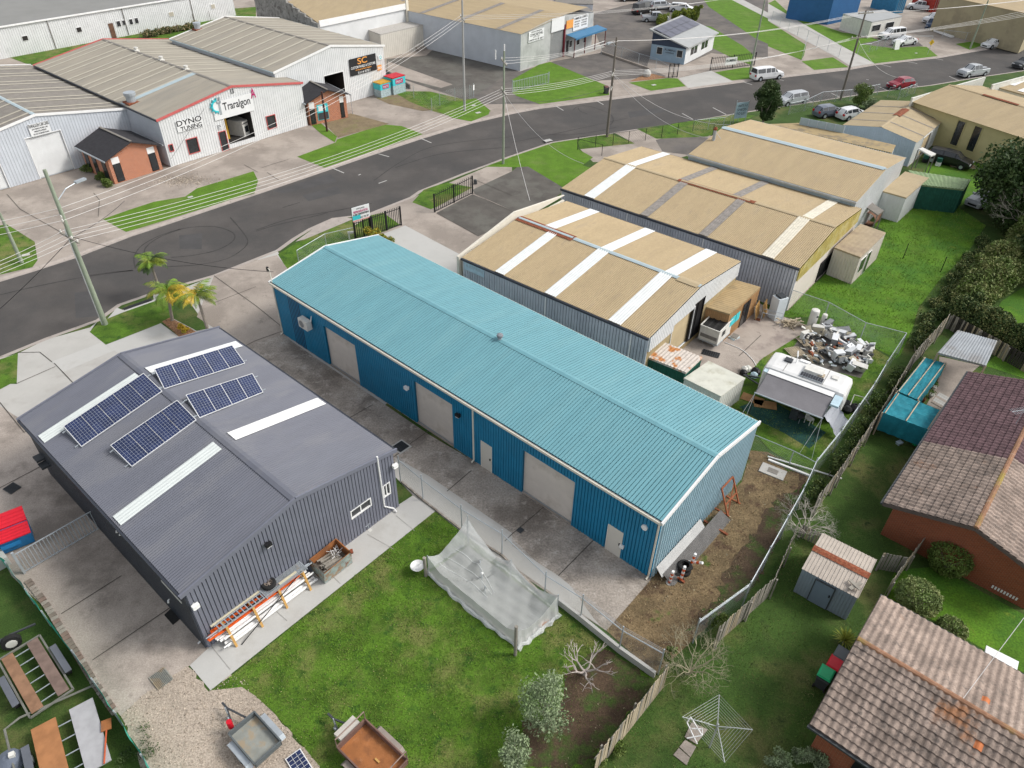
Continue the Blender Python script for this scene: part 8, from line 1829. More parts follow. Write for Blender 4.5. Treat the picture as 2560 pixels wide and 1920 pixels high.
# ---- pergola roof & teal shadecloth
za=2.3; A=G(T('24',1640,1200),za);Bq=G(T('24',1975,1290),za);Cq=G(T('24',1880,1500),za);Dq=G(T('24',1470,1390),za)
r,Q,hs=polyshed('metal_pergola','grey ribbed metal pergola roof between dark hedge and teal netting',[Dq,Cq,Bq,A],za,zinc,M('dull_zinc_roof',(.26,.28,.30),.1,1,.5,c2=(.2,.2,.2)),roofribs=(2,.16,.03),rib=False)
for ch in list(r.children):
    if ch.name.startswith('wall'): bpy.data.objects.remove(ch)
for q in Q: MB().box(-.05,-.05,0,.05,.05,za).build('post',timber,r,(q[0],q[1],0))
def shadebox(label,pts,h,t_name='shade_house'):
    P=[np.array(p[:2]) for p in pts]; o=thing(t_name,label,'shade structure',(P[0][0],P[0][1],0)); Q=[p-P[0] for p in P]; n=12; mb=MB()
    for i in range(n):
        for j in range(n):
            f=lambda a,b:( (Q[0]*(1-a)+Q[1]*a)*(1-b)+(Q[3]*(1-a)+Q[2]*a)*b ); z=lambda a,b:h-.10*math.sin(math.pi*a)*abs(math.sin(math.pi*b*2))+.02*math.sin(a*30+b*17)
            mb.poly([(*f(a/n,b/n),z(a/n,b/n)) for a,b in ((i,j),(i+1,j),(i+1,j+1),(i,j+1))])
    mb.build('shadecloth',teal,o,smooth=True)
    for i in range(4):
        a,b=Q[i],Q[(i+1)%4]; mb=MB(); m_=10
        for k in range(m_):
            p_=a+(b-a)*k/m_;q_=a+(b-a)*(k+1)/m_; w_=lambda u:.04*math.sin(u*9); nn=np.array([(b-a)[1],-(b-a)[0]])/np.linalg.norm(b-a)
            mb.poly([(*(p_+nn*w_(k)),.5),(*(q_+nn*w_(k+1)),.5),(*q_,h),(*p_,h)])
        if i in (0,3,1): mb.build('side_cloth',teal,o)
        MB().box(-.04,-.04,0,.04,.04,h).build('post',timber,o,(a[0],a[1],0))
    for t_ in (.05,.5,.95):
        a=Q[0]+(Q[1]-Q[0])*t_;b=Q[3]+(Q[2]-Q[3])*t_; MB().bar((*a,h+.03),(*b,h+.03),.06,.05).build('batten',timber,o)
    return o
shadebox('lower teal shade house nearest the tiled roof',[G(T('34',990,245),1.9),G(T('34',1400,400),1.9),G(T('34',1510,235),1.9),G(T('34',1110,75),1.9)],1.9)
shadebox('upper teal shade netting stretched towards the metal pergola',[G(T('34',1120,60),1.6),G(T('34',1300,140),1.6),G(T('24',1540,1480),1.6),G(T('24',1350,1430),1.6)],1.6)
a=G(T('34',930,400));b=G(T('34',1270,520)); o=thing('slatted_bench','old grey slatted bench under the teal shade house','bench',(a[0],a[1],0),math.atan2(b[1]-a[1],b[0]-a[0])); L_=float(np.linalg.norm(b-a))
for k in range(7): MB().box(0,.0+k*.09,.5+.07*k,L_,.06+k*.09,.53+.07*k).build('slat',timber_g,o)
MB().box(.1,0,0,.16,.6,.5).box(L_-.16,0,0,L_-.1,.6,.5).build('leg',timber_g,o)
for l,x,y,m_ in [('small pale blue tub on the ground by the slatted bench',1130,520,signp),('small green tub at the foot of the tiled roof gutter',1275,525,greenp)]:
    p=G(T('34',x,y)); o=thing('plastic_tub',l,'tub',p,.5); mb=MB(); mb.v=[(-.16,-.12,0),(.16,-.12,0),(.16,.12,0),(-.16,.12,0),(-.2,-.15,.2),(.2,-.15,.2),(.2,.15,.2),(-.2,.15,.2)]; mb.f=[(3,2,1,0),(4,5,6,7),(0,1,5,4),(1,2,6,5),(2,3,7,6),(3,0,4,7)]; mb.m=[0]*6; mb.build('tub',m_,o)
for k in range(5):
    p=G(T('34',1330+(k%2)*60+k*12,150-k*35)); o=thing('plant_pot',f'potted shrub number along the patio edge' if 0 else ['small potted shrub lowest on the patio edge','second small potted shrub up the patio edge','third small potted shrub up the patio edge','fourth small potted shrub up the patio edge','small potted shrub highest on the patio edge'][k],'pot plant',p); mb=MB(); mb.lathe([(.14,0),(.2,.3)],10); mb.build('pot',plastic_w if k%2 else brick_r,o); link(leaves(blob((0,0,.45),(.25,.25,.2),160,.5),.08,leaf_g,'foliage'),'foliage',o)
mb=MB(); o=thing('paver_patio','small square pavers beside the potted shrubs','pavers',G(T('34',1420,190))); 
a=G(T('34',1410,160));b=G(T('34',1500,210));c_=G(T('34',1480,75)); ux=(b-a)[:2]/5; uy=(c_-a)[:2]/6; pm=[MB().poly([(0,0,.05),(*(ux*.93),.05),(*(ux*.93+uy*.93),.05),(*(uy*.93),.05)]).mesh('paver',m) for m in (conc,conc_pale,conc_new)]
for i in range(6):
    for j in range(6): link(pm[(i*3+j*5)%3],'paver',o,(*((a[:2]-np.array(o.location[:2]))+ux*i+uy*j),random.uniform(0,.01)))
# ---- compound: green container, cover sheet roof, timber shed, camper, pallets, fridge, cylinders
A=G(T('23',1140,1410),2.3); 
a=G(T('23',1140,1415),2.3);b=G(T('23',1500,1560),2.3);c_=G(T('23',1640,1430),2.3)
r,Q,_=polyshed('rust_roofed_container','dark green container with heavily rust streaked white roof behind the blue shed',rect(a,b,c_),2.3,contgrn,rustroof,roofribs=(0,.25,.035),pitch=.28,cat='container')
a=G(T('23',1490,1610),1.9);b=G(T('23',1700,1465),1.9);c_=G(T('23',2010,1610),1.9)
r,Q,_=polyshed('white_roofed_lean_to','flat mossy white roof panel over a low lean-to beside the blue shed',rect(a,b,c_),1.9,offwhite,dirtywhite)
a=G(T('23',1670,990),2.4);b=G(T('23',1885,1055),2.4);c_=G(T('23',2145,825),2.4)
r,Q,hs=polyshed('timber_clad_shed','narrow timber clad shed with tan ribbed roof behind the nearest beige workshop',rect(a,b,c_),2.4,board,M('tan_ribbed_roof',(.38,.28,.15),.08,1,.8,c2=(.3,.23,.13)),roofribs=(1,.28,.035),pitch=.16)
q0,q1=b[:2],c_[:2]; dd_=q1-q0; LL=np.linalg.norm(dd_); dd_/=LL; an=math.atan2(dd_[1],dd_[0]); off=np.array([dd_[1],-dd_[0]])*.03
for s0,s1,z0,z1,m_,nm in ((LL*.06,LL*.22,1.1,1.8,signc,'window'),(LL*.24,LL*.36,1.1,1.8,signc,'window'),(LL*.46,LL*.58,.05,2.1,glass,'door'),(LL*.6,LL*.7,.05,2.1,black,'door')):
    p=q0+dd_*s0+off; MB().box(0,-.05,z0,s1-s0,0,z1).build(nm,m_,r,(p[0]-r.location.x,p[1]-r.location.y,0),an)
# slide on camper
a=G(T('23',1600,1300));b=G(T('23',1760,1365));c_=G(T('23',1860,1240)); L_=np.linalg.norm((b-a)[:2]); W_=np.linalg.norm((c_-b)[:2]); d_=(b-a)[:2]
o=thing('slide_on_camper','old white slide-on camper with dark open roof beside the timber clad shed','camper',(a[0],a[1],0),math.atan2(d_[1],d_[0])); L_=min(L_,2.6); W_=2.2
MB().box(0,0,.35,L_,W_,1.55).build('body',plastic_w,o); MB().box(-.03,-.03,.35,L_+.03,W_+.03,.45).build('base_trim',zinc,o); MB().box(.1,-.02,.7,L_-.1,-.001,1.0).build('side_vent',M('vent_grey',(.2,.19,.18),.2,5),o)
mb=MB(); P=prof(L_-.1,.42,.05,'trap')
for i in range(len(P)-1): mb.poly([(.05+P[i][0],.05,1.58+P[i][1]),(.05+P[i+1][0],.05,1.58+P[i+1][1]),(.05+P[i+1][0],W_-.05,1.62+P[i+1][1]),(.05+P[i][0],W_-.05,1.62+P[i][1])])
mb.build('roof',rubber,o); MB().box(L_,.6,.9,L_+.03,1.1,1.3).build('window',glass,o); MB().bar((0,0,1.6),(L_,0,1.6),.08).bar((0,W_,1.68),(L_,W_,1.68),.08).bar((L_,0,1.6),(L_,W_,1.68),.08).bar((0,0,1.6),(0,W_,1.68),.08).build('roof_rail',plastic_w,o)
for x in (.3,L_-.3):
    for y in (.3,W_-.3): MB().box(x-.04,y-.04,0,x+.04,y+.04,.35).build('leg',zinc,o)
p=G(T('23',1915,1260)); o=thing('slab_pile','loose pile of flat sheets on the ground right of the camper','sheets',p,rad(30))
for k in range(4): MB().box(-.4+.05*k,-.3,.05*k,.35,.3-.04*k,.04+.05*k).build('sheet',[conc_new,signp,offwhite,grey_sheet][k],o,rz=.15*k)
def pallet(label,loc,rz,tilt=0,m=timber,group='timber pallets',n=9):
    o=thing('timber_pallet',label,'pallet',loc,rz,group); o.rotation_euler=(tilt,0,rz)
    sl_=MB().box(-.58,-.035,0,.58,.035,.022).mesh('slat',m)
    for k in range(n): link(sl_,'slat',o,(0,-.55+k*1.1/(n-1),.1))
    for x in (-.54,0,.54): MB().box(x-.03,-.58,0,x+.03,.58,.1).build('bearer',timber_g,o)
    return o
p=G(T('23',2160,1060)); pallet('upright pine pallet leaning beside the white fridge',(p[0],p[1],.6),rad(60),rad(78),pine,None)
p=G(T('23',2130,1080)); pallet('second pine pallet behind the upright one',(p[0]-.3,p[1]+.1,.6),rad(60),rad(78),pine,None)
p=G(T('24',60,1085)); o=thing('upright_fridge','tall white fridge standing in the yard by the corrugated wall','fridge',p,rad(25)); MB().box(-.45,-.4,0,.45,.4,1.95).build('cabinet',M('fridge_white',(.58,.63,.66),.04,1,.4),o); MB().box(.455,-.38,.1,.49,.38,1.85).build('door',glass,o); MB().box(-.3,-.3,1.95,.3,.3,2.1).build('top_unit',greyp,o)
p=G(T('24',30,1150)); o=thing('metal_bench_frame','thin tubular bench frame before the white fridge','bench frame',p,rad(-25)); MB().tube([(-.9,0,0),(-.9,0,.9),(.6,0,.9),(.6,0,0)],.025,6).tube([(-.9,.6,0),(-.9,.6,.9),(.6,.6,.9),(.6,.6,0)],.025,6).build('frame',zinc,o)
b=G(T('24',360,1180)); h_=hgt(b,T('24',395,1055)); 
for l,x,y,r_,h in [('fat white hot water cylinder standing by the wire fence',365,1175,.33,1.7),('slim white cylinder leaning beside the hot water cylinder',455,1180,.2,1.35)]:
    b=G(T('24',x,y)); o=thing('hot_water_cylinder',l,'water heater',b); mb=MB(); mb.lathe([(r_,0),(r_,h*.92),(r_*.9,h*.98),(r_*.5,h)],20); mb.build('tank',plastic_w,o); MB().tube([(r_*.4,-r_*.88,h*.72),(r_*.42,-r_*.98,h*.72)],.09,10).build('badge',greyp,o)
rnd=random.Random(21)
p=G(T('24',190,1150)); o=thing('timber_scrap_pile','heap of broken timber beside the hot water cylinders','timber pile',p)
for k in range(22): a=rnd.uniform(0,6.28); L_=rnd.uniform(.5,1.6); c_=Vector((rnd.uniform(-.9,.7),rnd.uniform(-.5,.4),rnd.uniform(.05,.4))); dv_=Vector((math.cos(a),math.sin(a),rnd.uniform(-.2,.2)))*L_/2; MB().bar(c_-dv_,c_+dv_,.1,.05).build('plank',timber if k%2 else M('pale_scrap_timber',(.42,.36,.27),.2) if 'pale_scrap_timber' not in MATS else MATS['pale_scrap_timber'],o)
# pallets on the ground (grid)
for l,x,y in [('pallet at the left end of the ground row below the scrap pile',230,1390),('pallet in the upper row nearest the air conditioner',330,1300),('central pallet in front of the scrap appliances',430,1350),('pallet right of centre under the scrap appliances',540,1370),('lowest pallet partly under the caravan aerial',400,1440),('pallet at the far right under the crushed fridges',700,1440)]:
    p=G(T('24',x,y)); pallet(l,(p[0],p[1],.02),yr+rad(62)+rnd.uniform(-.05,.05),0,timber,'timber pallets on the compound slab',10)
# scrap appliances
casing=MB().box(-.42,-.17,0,.42,.17,.62).mesh('casing',plastic_w); fan=MB().tube([(-.1,-.185,.3),(-.1,-.171,.3)],.22,14).mesh('fan_grille',M('fan_dark',(.06,.06,.065))); top_=MB().box(-.44,-.19,.62,.44,.19,.65).mesh('lid',plastic_w)
poly_=[G(T('24',x,y)) for x,y in ((300,1240),(560,1190),(700,1250),(900,1400),(800,1560),(640,1560),(600,1440),(470,1290))]
sp_pts=[(320,1270),(470,1230),(520,1270),(560,1230),(600,1280),(650,1230),(560,1320),(620,1340),(690,1300),(730,1350),(660,1400),(760,1410),(800,1370),(850,1410),(720,1460),(780,1480),(830,1450),(640,1480),(700,1530),(760,1540),(590,1460),(540,1420),(880,1390),(500,1200),(430,1240)]
loc_w=['nearest the pallets','beside the slim cylinder','at the back row','half tipped over','in the middle of the heap','by the wire fence','near the caravan roof']
tones=[plastic_w,M('yellowed_plastic',(.50,.45,.34),.08,3,.5),M('dusty_grey_plastic',(.22,.23,.24),.1,3,.5),M('cool_white_plastic',(.66,.68,.70),.05,2,.45)]
fanm=MATS['fan_dark']
order_=sorted(range(len(sp_pts)),key=lambda i:sp_pts[i][0]+.2*sp_pts[i][1]); rank={i:j for j,i in enumerate(order_)}
for a_ in range(0,24,2):
    i,j=order_[a_],order_[a_+1]
    if sp_pts[i][1]>sp_pts[j][1]: rank[i],rank[j]=rank[j],rank[i]
for k,(x,y) in enumerate(sp_pts):
    p=G(T('24',x,y)); L_=rnd.uniform(.65,1.1); Wd=rnd.uniform(.28,.5); Hh=rnd.uniform(.35,.85); kind_=k%4
    o=thing('scrap_air_conditioner',['first','second','third','fourth','fifth','sixth','seventh','eighth','ninth','tenth','eleventh','twelfth','thirteenth'][rank[k]//2]+[' upper',' lower'][rank[k]%2]+' pale scrapped appliance from the left end of the heap','scrap appliance',(p[0],p[1],.12),rnd.uniform(0,3.1),'scrap appliances heaped behind the caravan')
    o.rotation_euler=(rnd.choice((0,0,0,.3,-.4,1.57)),rnd.choice((0,0,.2,-.15)),rnd.uniform(0,3.14)); 
    MB().box(-L_/2,-Wd/2,0,L_/2,Wd/2,Hh).build('casing',tones[rnd.randrange(4)],o); MB().box(-L_/2-.02,-Wd/2-.02,Hh,L_/2+.02,Wd/2+.02,Hh+.03).build('lid',tones[rnd.randrange(4)],o)
    if kind_ in(0,2): MB().tube([(-L_*.12,-Wd/2-.015,Hh/2),(-L_*.12,-Wd/2-.001,Hh/2)],min(.26,Hh*.42),14).build('fan_grille',fanm,o)
    elif kind_==1: MB().box(-L_*.4,-Wd*.4,Hh+.031,L_*.4,Wd*.4,Hh+.04).build('opening',fanm,o)
    else:
        mb=MB(); 
        for q in range(7): mb.box(-L_*.42,-Wd/2-.01,Hh*.12+q*Hh*.11,L_*.42,-Wd/2-.001,Hh*.16+q*Hh*.11)
        mb.build('louvre',fanm,o)
    MB().tube([(L_/2,0,.1),(L_/2+.25,.1,.2),(L_/2+.3,.3,.05)],.015,4).build('hose',black if k%3 else zinc,o)
for k in range(12):
    x,y=sp_pts[k*2]; p=G(T('24',x+rnd.uniform(-25,25),y-20)); o=thing('bent_sheet','bent metal panel thrown on the appliance heap','scrap',(p[0],p[1],.55+.2*rnd.random()),0,'bent panels on the appliance heap'); MB().box(-.4,-.2,0,.4,.2,.03).box(-.4,-.2,0,-.37,.2,.12).build('panel',tones[rnd.randrange(4)],o); o.rotation_euler=(rnd.uniform(-.6,.6),rnd.uniform(-.5,.5),rnd.uniform(0,3))
# ---- caravan
def C1(x,y): return (1860+x*380/1659,740+y*380/1659)
zr=2.55; cA=G(C1(235,765),zr);cB=G(C1(1090,1075),zr); cC=G(C1(1215,880),zr); cD=G(C1(380,605),zr)
u=(cB-cA)[:2]; Lc=float(np.linalg.norm(u)); u/=Lc; v=np.array([-u[1],u[0]]); Wc=2.35; o=thing('caravan','white caravan with grey roll-out awning and rooftop solar panel in the compound','caravan',(cA[0],cA[1],0),math.atan2(u[1],u[0]))
def Lo(px,z): q=(G(px,z)-cA)[:2]; return float(q@u),float(q@v)
mb=MB(); R_=.28; pr=[(0,.4),(-.05,.6),(-.03,2.2),(.12,2.48),(.35,zr),(Wc-.35,zr),(Wc-.12,2.48),(Wc+.03,2.2),(Wc+.05,.6),(Wc,.4)]
xs=[-.12,0,.35,Lc-.35,Lc,Lc+.12]; sc=[.86,.96,1,1,.96,.86]; zz=[.88,.975,1,1,.975,.88]
for i in range(5):
    for j in range(len(pr)-1):
        f=lambda k,q:(xs[k],Wc/2+(pr[q][0]-Wc/2)*sc[k],pr[q][1]*zz[k]); mb.poly([f(i,j),f(i+1,j),f(i+1,j+1),f(i,j+1)])
mb.poly([(xs[0],Wc/2+(p_[0]-Wc/2)*sc[0],p_[1]*zz[0]) for p_ in pr]); mb.poly([(xs[5],Wc/2+(p_[0]-Wc/2)*sc[5],p_[1]*zz[5]) for p_ in pr][::-1])
body=mb.build('body',M('caravan_white',(.66,.66,.65),.05,1,.4,c2=(.5,.49,.46),sc2=1.2,th=(.58,.75)),o)
for x in (Lc*.22,Lc*.47,Lc*.72): MB().box(x-.015,.2,zr+.002,x+.015,Wc-.2,zr+.018).build('roof_seam',grey_sheet,body)
MB().box(Lc*.16,1.3,zr,Lc*.16+.5,1.75,zr+.12).build('roof_hatch',greyp,o); MB().box(Lc*.78,1.2,zr,Lc*.78+.4,1.6,zr+.1).build('roof_hatch',plastic_w,o); MB().box(Lc*.62,.9,zr,Lc*.62+.4,1.3,zr+.1).build('roof_hatch',M('tan_hatch',(.4,.33,.24)),o)
q=MB().box(Lc*.42,.28,zr+.03,Lc*.42+1.5,.82,zr+.07).build('solar_panel',zinc,o); mb=MB()
for i in range(9):
    for j in range(3): mb.box(Lc*.42+.03+i*.163,.31+j*.165,zr+.071,Lc*.42+.03+i*.163+.15,.31+j*.165+.15,zr+.078)
mb.build('cells',M('dark_cell',(.03,.032,.04),.1),q)
MB().box(Lc*.44,.95,zr,Lc*.44+1.2,1.65,zr+.2).build('roof_air_conditioner',plastic_w,o)
MB().tube([(Lc*.3,1.6,zr),(Lc*.3,1.6,zr+.55)],.03,6).bar((Lc*.3,1.6,zr+.5),(Lc*.3-.1,1.65,zr+.9),.12,.04).build('aerial',white,o); MB().box(Lc*.33,1.9,zr,Lc*.33+.7,2.15,zr+.08).build('roof_tray',white,o)
# awning
ax0,ay0=Lo(C1(150,1055),2.0); ax1,ay1=Lo(C1(830,1340),2.0); ay=(ay0+ay1)/2
mb=MB(); n=10
x0a,x1a=Lc*.06,Lc*.90
for i in range(n):
    a,b=i/n,(i+1)/n; y_=lambda t:-.02+(ay+.02)*t; z_=lambda t:2.42-.42*t-.07*math.sin(math.pi*t); mb.poly([(x0a,y_(a),z_(a)),(x0a,y_(b),z_(b)),(x1a,y_(b),z_(b)),(x1a,y_(a),z_(a))])
aw=mb.build('awning_fabric',M('grey_awning',(.165,.16,.17),.08,1,.85,grain=.1),o,smooth=True)
mb=MB(); mb.poly([(x0a,-.02,2.46),(x0a,-.42,2.37),(x1a,-.42,2.37),(x1a,-.02,2.46)]); mb.build('awning_cover',white,o)
MB().tube([(x0a-.05,ay,2.0),(x1a+.05,ay,2.0)],.05,8).build('roller_tube',zinc,o); MB().bar((x0a,0,2.3),(x0a,ay,2.0),.05).bar((x1a,0,2.3),(x1a,ay,2.0),.05).bar((x0a,ay,2.0),(x0a,ay,0),.035).bar((x1a,ay,2.0),(x1a,ay,0),.035).build('awning_arm',dkp,o)
MB().box(.02,-.35,2.34,x0a-.03,.02,2.37).box(x1a+.05,-1.2,2.2,Lc+.05,-.05,2.35).build('ribbed_visor',signp,o)
mb=MB()
for x in (x0a,x1a): mb.tube([(x,ay,2.0),(x+(.1 if x==x0a else .4),ay-1.7,0)],.012,3,cap=False); mb.tube([(x,ay,2.0),(x-.4,ay-1.6,0)],.012,3,cap=False)
mb.build('guy_rope',white,o)
for x in (Lc*.45,Lc*.45+.9): wheelset(o,x,.15,.33,.2)
for x in (.9,2.6,Lc-1.6): w_=MB().box(x,-.06,1.3,x+.8,-.0,1.8).build('window',glass,o)
MB().bar((-.1,Wc*.3,.4),(-1.5,Wc/2,.4),.08).bar((-.1,Wc*.7,.4),(-1.5,Wc/2,.4),.08).build('drawbar',dkp,o)
MB().box(Lc*.5,-1.1,0,Lc*.5+.5,-.8,.75).build('folding_chair',greyp,o); bpy.data.objects[-1].name if 0 else None
# shade sail flap
q=[G(C1(1000,1070),2.2),G(C1(1140,1375),.9),G(C1(1010,1560),.1),G(C1(870,1310),1.5)]; o=thing('shade_sail','pale grey shade sail hanging from the caravan corner to the ground','shade sail',(q[0][0],q[0][1],0)); mb=MB(); n=12
f=lambda a,b:(np.array(q[0])*(1-a)+np.array(q[1])*a)*(1-b)+(np.array(q[3])*(1-a)+np.array(q[2])*a)*b
def ff(a,b):
    p_=f(a,b); cc=np.mean(np.array(q),0); e=4*min(a,1-a)*(1 if b<.02 or b>.98 else 0)+4*min(b,1-b)*(1 if a<.02 or a>.98 else 0); p_=p_+(cc-p_)*.10*e; return (p_[0]-q[0][0],p_[1]-q[0][1],p_[2]-.2*math.sin(math.pi*a)*math.sin(math.pi*b)+.05*math.sin(a*22))
for i in range(n):
    for j in range(n): mb.poly([ff(i/n,j/n),ff((i+1)/n,j/n),ff((i+1)/n,(j+1)/n),ff(i/n,(j+1)/n)])
mb.build('sail',M('pale_sail_cloth',(.42,.44,.48),.08,1,.9),o,smooth=True)
for l,(x,y),r_,m_ in [('orange brown carpet piece beside the caravan awning',(90,1130),0,M('tan_carpet',(.36,.2,.09),.15,2,.95)),('second tan carpet strip under the awning edge',(230,1190),.3,MATS['tan_carpet'] if 'tan_carpet' in MATS else board)]:
    p=G(C1(x,y)); MB().box(-.75,-.4,.0,.75,.4,.04).build('carpet_piece',m_,None,(p[0],p[1],.03),rad(-30)+r_,label=l,cat='carpet')
p=G(C1(1140,1240)); o=thing('black_bag_pile','black bags and a hose beside the caravan rear corner','bags',p); 
for k in range(5): mb=MB(); mb.lathe([(.1,0),(.3,.1),(.32,.3),(.12,.5)],9); mb.build('bag',black,o,(.35*math.cos(k*2),.35*math.sin(k*2),0))
MB().tube([(0,0,.4),(.3,.5,.9),(1.1,.6,.6),(1.6,.1,.1)],.03,6).build('hose',plastic_w,o)
p=G(C1(60,850)); o=thing('rag_pile','heap of pale clothes and black bags at the caravan front','clothes heap',p)
for k in range(6): mb=MB(); mb.lathe([(.1,0),(.3,.08),(.25,.3),(.08,.42)],8); mb.build('bundle',[black,offwhite,black,signp,black,plastic_w][k],o,(.5*math.cos(k*1.7),.4*math.sin(k*1.7),0))
p=G(C1(500,1400),0); o=thing('camp_chair','folding camp chairs under the edge of the awning','camp chair',G(C1(600,1360)),.5); MB().box(-.3,-.25,.4,.3,.25,.44).build('seat',greyp,o); MB().box(-.3,.22,.44,.3,.26,.95).build('backrest',greyp,o)
for x in (-.28,.28):
    for y in (-.22,.22): MB().box(x-.015,y-.015,0,x+.015,y+.015,.4).build('leg',zinc,o)
p=G(C1(700,1390)); chair(p,'pale plastic chair at the awning edge')
# white hose on compound ground
mb=MB(); mb.tube([G(T('23',*q),.04) for q in curve([(1840,1300),(1980,1360),(2070,1440),(2110,1500)],6)],.03,5,cap=False); mb.build('garden_hose',white,None,label='pale hose curving over the compound slab to the caravan',cat='hose')
# boiler drum, awning behind annex
p=G(T('24',860,290)); o=thing('rusty_drum_tank','rusty open ended drum tank behind the small cream annex','tank',p,rad(50)); mb=MB(); n=18
for i in range(n): a,b=2*math.pi*i/n,2*math.pi*(i+1)/n; mb.poly([(-.9,.75*math.cos(a),.85+.75*math.sin(a)),(-.9,.75*math.cos(b),.85+.75*math.sin(b)),(.9,.75*math.cos(b),.85+.75*math.sin(b)),(.9,.75*math.cos(a),.85+.75*math.sin(a))])
mb.build('shell',M('brown_rust_tank',(.16,.08,.05),.25,2,.85),o)
a=[G(T('24',820,115),2.3),G(T('24',880,65),2.5),G(T('24',1000,150),2.5),G(T('24',945,200),2.3)]; r,Q,_=polyshed('tin_awning','flat grey tin awning on thin posts by the wide tan shed corner',a,2.35,grey_sheet,grey_sheet,rib=False)
for ch in list(r.children):
    if ch.name.startswith('wall'): bpy.data.objects.remove(ch)
for q in Q: MB().box(-.04,-.04,0,.04,.04,2.3).build('post',grey_sheet,r,(q[0],q[1],0))
a=[G(T('14',1300,1290),2.3),G(T('14',1340,1265),2.5),G(T('14',1450,1325),2.4),G(T('14',1405,1360),2.2)]; r,Q,_=polyshed('tin_awning','small grey awning beside the black ute',a,2.35,grey_sheet,plastic_w,rib=False)
for ch in list(r.children):
    if ch.name.startswith('wall'): bpy.data.objects.remove(ch)
for q in Q: MB().box(-.04,-.04,0,.04,.04,2.2).build('post',grey_sheet,r,(q[0],q[1],0))
for l,x,y in [('green and white drum beside the black ute',1465,1430),('dark clutter drum under the small grey awning',1350,1400)]:
    p=G(T('14',x,y)); o=thing('oil_drum',l,'drum',p); MB().cyl(0,0,0,.45,.3,14).build('lower_band',white if x>1400 else black,o); MB().cyl(0,0,.45,.9,.3,14).build('upper_band',contgrn,o)
p=G(T('14',1690,1290)); o=thing('basketball_hoop','dark hoop on a thin post before the cream block wall','hoop',p,rad(-50)); MB().cyl(0,0,0,2.6,.04,6).build('post',poledark,o); MB().box(-.6,-.05,2.3,.6,.0,3.0).build('backboard',M('brown_board',(.12,.09,.08)),o)
p=G(T('14',1700,1440)); o=thing('timber_stack','stack of boards on the ground beside the black ute','boards',p,rad(-10))
for k in range(5): MB().box(-1.6,-.5+.22*k,0,1.2,-.34+.22*k,.1).build('board',rust if k%2 else timber,o)
# small fittings in street area
p=G(T('14',1378,470)); o=thing('warning_sign','yellow diamond warning sign on a thin post at the far kerb','road sign',p,rad(15)); h=hgt(p,T('14',1385,345)); h=max(2.4,min(h,4)); MB().cyl(0,0,0,h,.035,6).build('post',zinc,o); MB().poly([(0,-.05,h-1.0),(.5,-.05,h-.5),(0,-.05,h),(-.5,-.05,h-.5)]).poly([(0,-.03,h-1.0),(-.5,-.03,h-.5),(0,-.03,h),(.5,-.03,h-.5)]).build('plate',yellowsign,o); MB().tube([(-.05,-.07,h-.7),(.08,-.07,h-.55),(-.06,-.07,h-.42),(.05,-.07,h-.28)],.04,5).build('symbol',printk,o)
p=G(T('13',1960,1060)); h=1.9; o=thing('tenant_sign','white tenant board tilted on its post behind the tan roof','sign',p,rad(20)); MB().box(-.9,-.05,.6,.9,.0,2.6).build('board',signp,o); MB().box(-.95,-.05,0,-.88,.02,2.9).build('post',zinc,o); MB().box(.88,-.05,0,.95,.02,2.7).build('post',zinc,o)
for k in range(3): wtext(o,['UNITS 1-3','SHEDS','TO LET'][k],-.7,2.05-k*.5,.7,2.35-k*.5,-.06,printk)
for l,t,x,y,xt,yt,m_ in [('white drum shaped bollard in the weedy verge','12',1865,850,1885,735,None)]:
    b=G(T(t,x,y)); o=thing('notice_post','twin post with white notice beside the tall pale pole','post',b,rad(60)); MB().box(-.5,-.03,0,-.44,.03,1.9).box(.44,-.03,0,.5,.03,1.9).build('post',zinc,o); MB().box(.3,-.06,1.0,.6,-.031,1.7).build('notice',white,o)
p=G(T('22',808,405)); o=thing('letter_post','white letter box post on the verge before the blue shed','post',p,rad(20)); MB().box(-.06,-.06,0,.06,.06,.75).build('post',white,o); MB().box(-.1,-.12,.55,.45,.12,.7).build('letter_box',plastic_w,o)
p=G(T('12',1895,1590)); o=thing('gate_motor','small dark gate motor at the end of the black gate','gate motor',p,.4); MB().box(-.15,-.15,0,.15,.15,.4).build('housing',greyp,o); MB().lathe([(.17,.4),(.12,.5)],8).build('cover',greyp,o)
p=G(T('14',1100,425)); o=thing('sandwich_board','white sandwich board beside the low white sedan','sign',p,rad(20)); MB().bar((0,-.35,0),(0,0,1.5),1.0,.04,up=(0,1,0)).bar((0,.35,0),(0,0,1.5),1.0,.04,up=(0,1,0)).build('board',white,o)
p=G(T('14',2030,215)); o=thing('letter_box_stump','dark box shaped rubbish heap by the tan warehouse','box',p,.3); MB().prism([(-.9,-.6),(.9,-.6),(1.0,.6),(-.7,.7)],0,1.0).build('bin',black,o); MB().bar((-.9,0,1.0),(.9,.2,1.3),.8,.05).build('lid',greyp,o)
a=G(T('14',1440,275));b=G(T('14',1590,330)); d_=(b-a)[:2]; o=thing('plank_stack','long white beam lying on the grass plot','beam',(a[0],a[1],0),math.atan2(d_[1],d_[0])); MB().box(0,-.35,.1,float(np.linalg.norm(d_)),.35,.35).build('beam',white,o)
for l,t,x,y in [('low electrical kiosk bench behind the black gate',  '12',1900,1600)]: pass
o=thing('window_frame_stack','grey inspection slab beside the weedy strip','slab',G(T('34',40,760)),rad(-32)); MB().box(-.75,-.45,0,.75,.45,.08).build('slab',conc_pale,o); MB().box(-.3,-.2,.08,.3,.2,.1).build('lid',grey_sheet,o)
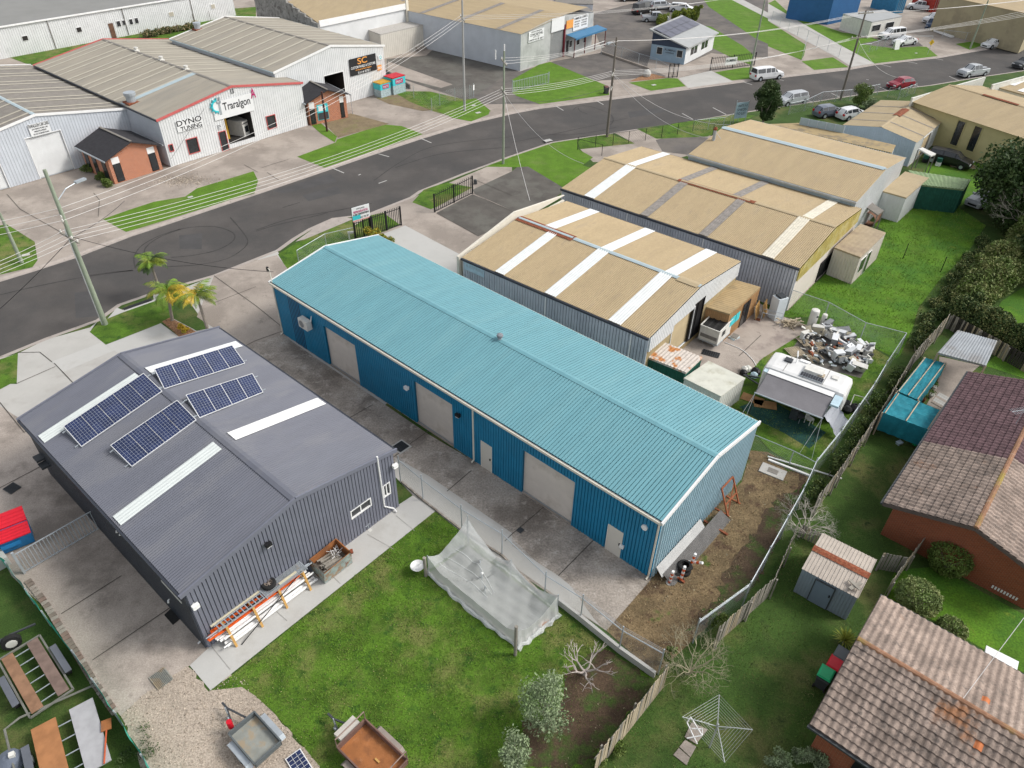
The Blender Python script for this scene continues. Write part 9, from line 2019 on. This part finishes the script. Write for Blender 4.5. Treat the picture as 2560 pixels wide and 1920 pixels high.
a=[G(T('44',1895,610),2.3),G(T('44',2155,740),2.3),G(T('44',2140,810),2.3),G(T('44',1885,665),2.3)]; r,Q,_=polyshed('window_awning','white awning sheet projecting beyond the near tiled roof',a,2.3,white,white,rib=False)
for ch in list(r.children):
    if ch.name.startswith('wall'): bpy.data.objects.remove(ch)
MB().box(-.03,-.03,0,.03,.03,2.3).build('post',zinc,r,(Q[1][0],Q[1][1],0)); MB().box(-.03,-.03,0,.03,.03,2.3).build('post',zinc,r,(Q[2][0],Q[2][1],0))
a=G(T('44',1670,1080),3.95);b=G(T('44',2212,360),4.5); wire('thin pale service cable over the near tiled roof',a,b,.1,.012,wirem,None)

# ---- inside the tuning workshop doorway
s_,z_=bT.px('end1','11',2000,1150); p0,d,n,rz,_=bT.wall('end1')
q=p0+d*(s_+.3)-n*1.6; o=thing('hoist_post','yellow car hoist post standing inside the tuning workshop doorway','hoist',(q[0],q[1],.02),rz); MB().box(-.2,-.15,0,.2,.15,3.0).build('post',yellowp,o)
q=p0+d*(s_+2.6)-n*1.9; o=thing('parts_trailer_body','white panelled body with dark windows parked in the tuning workshop doorway','trailer body',(q[0],q[1],.02),rz+.35); MB().box(-1.0,-.9,.3,1.2,1.2,2.3).build('body',plastic_w,o); MB().box(-.7,-.93,1.0,-.1,-.901,1.7).box(.2,-.93,.8,.9,-.901,1.9).build('window',glass,o); MB().box(-.95,-.92,2.0,1.15,-.901,2.1).build('stripe',black,o)
# ---- short rubble and litter
for i,(t,x,y,l) in enumerate([('11',1590,1560,'patch of spilled pale gravel on the apron beside the brick office')]):
    c=G(T(t,x,y)); P=np.c_[RNG.normal(size=(900,2))*np.array([1.6,.8])+c[:2],np.full(900,.02)]; link(leaves(P,.11,MATS['gravel_stone'],'spilled_gravel',.8),'spilled_gravel',kind='stuff',label=l,cat='gravel')

# ---- small scrap between the appliances
o=thing('loose_scrap','mixed small scrap metal, coils and offcuts between the scrapped appliances','scrap',G(T('24',560,1330))); rnd=random.Random(4)
for nm,m_,n_ in (('pale_scrap',plastic_w,70),('dark_scrap',greyp,80),('rusty_scrap',rust,30),('grey_scrap',zinc,60)):
    mb=MB()
    for k in range(n_):
        q=G(T('24',rnd.uniform(300,860),rnd.uniform(1230,1580))); 
        if not inpoly(np.array([q[0]]),np.array([q[1]]),[p_[:2] for p_ in heap_poly])[0]: continue
        x,y=q[0]-o.location.x,q[1]-o.location.y; z=rnd.uniform(.05,.6); a=rnd.uniform(0,3.1); L_=rnd.uniform(.1,.45); mb.bar((x,y,z),(x+L_*math.cos(a),y+L_*math.sin(a),z+rnd.uniform(-.1,.15)),rnd.uniform(.05,.22),rnd.uniform(.03,.15))
    mb.build(nm,m_,o,kind='stuff')
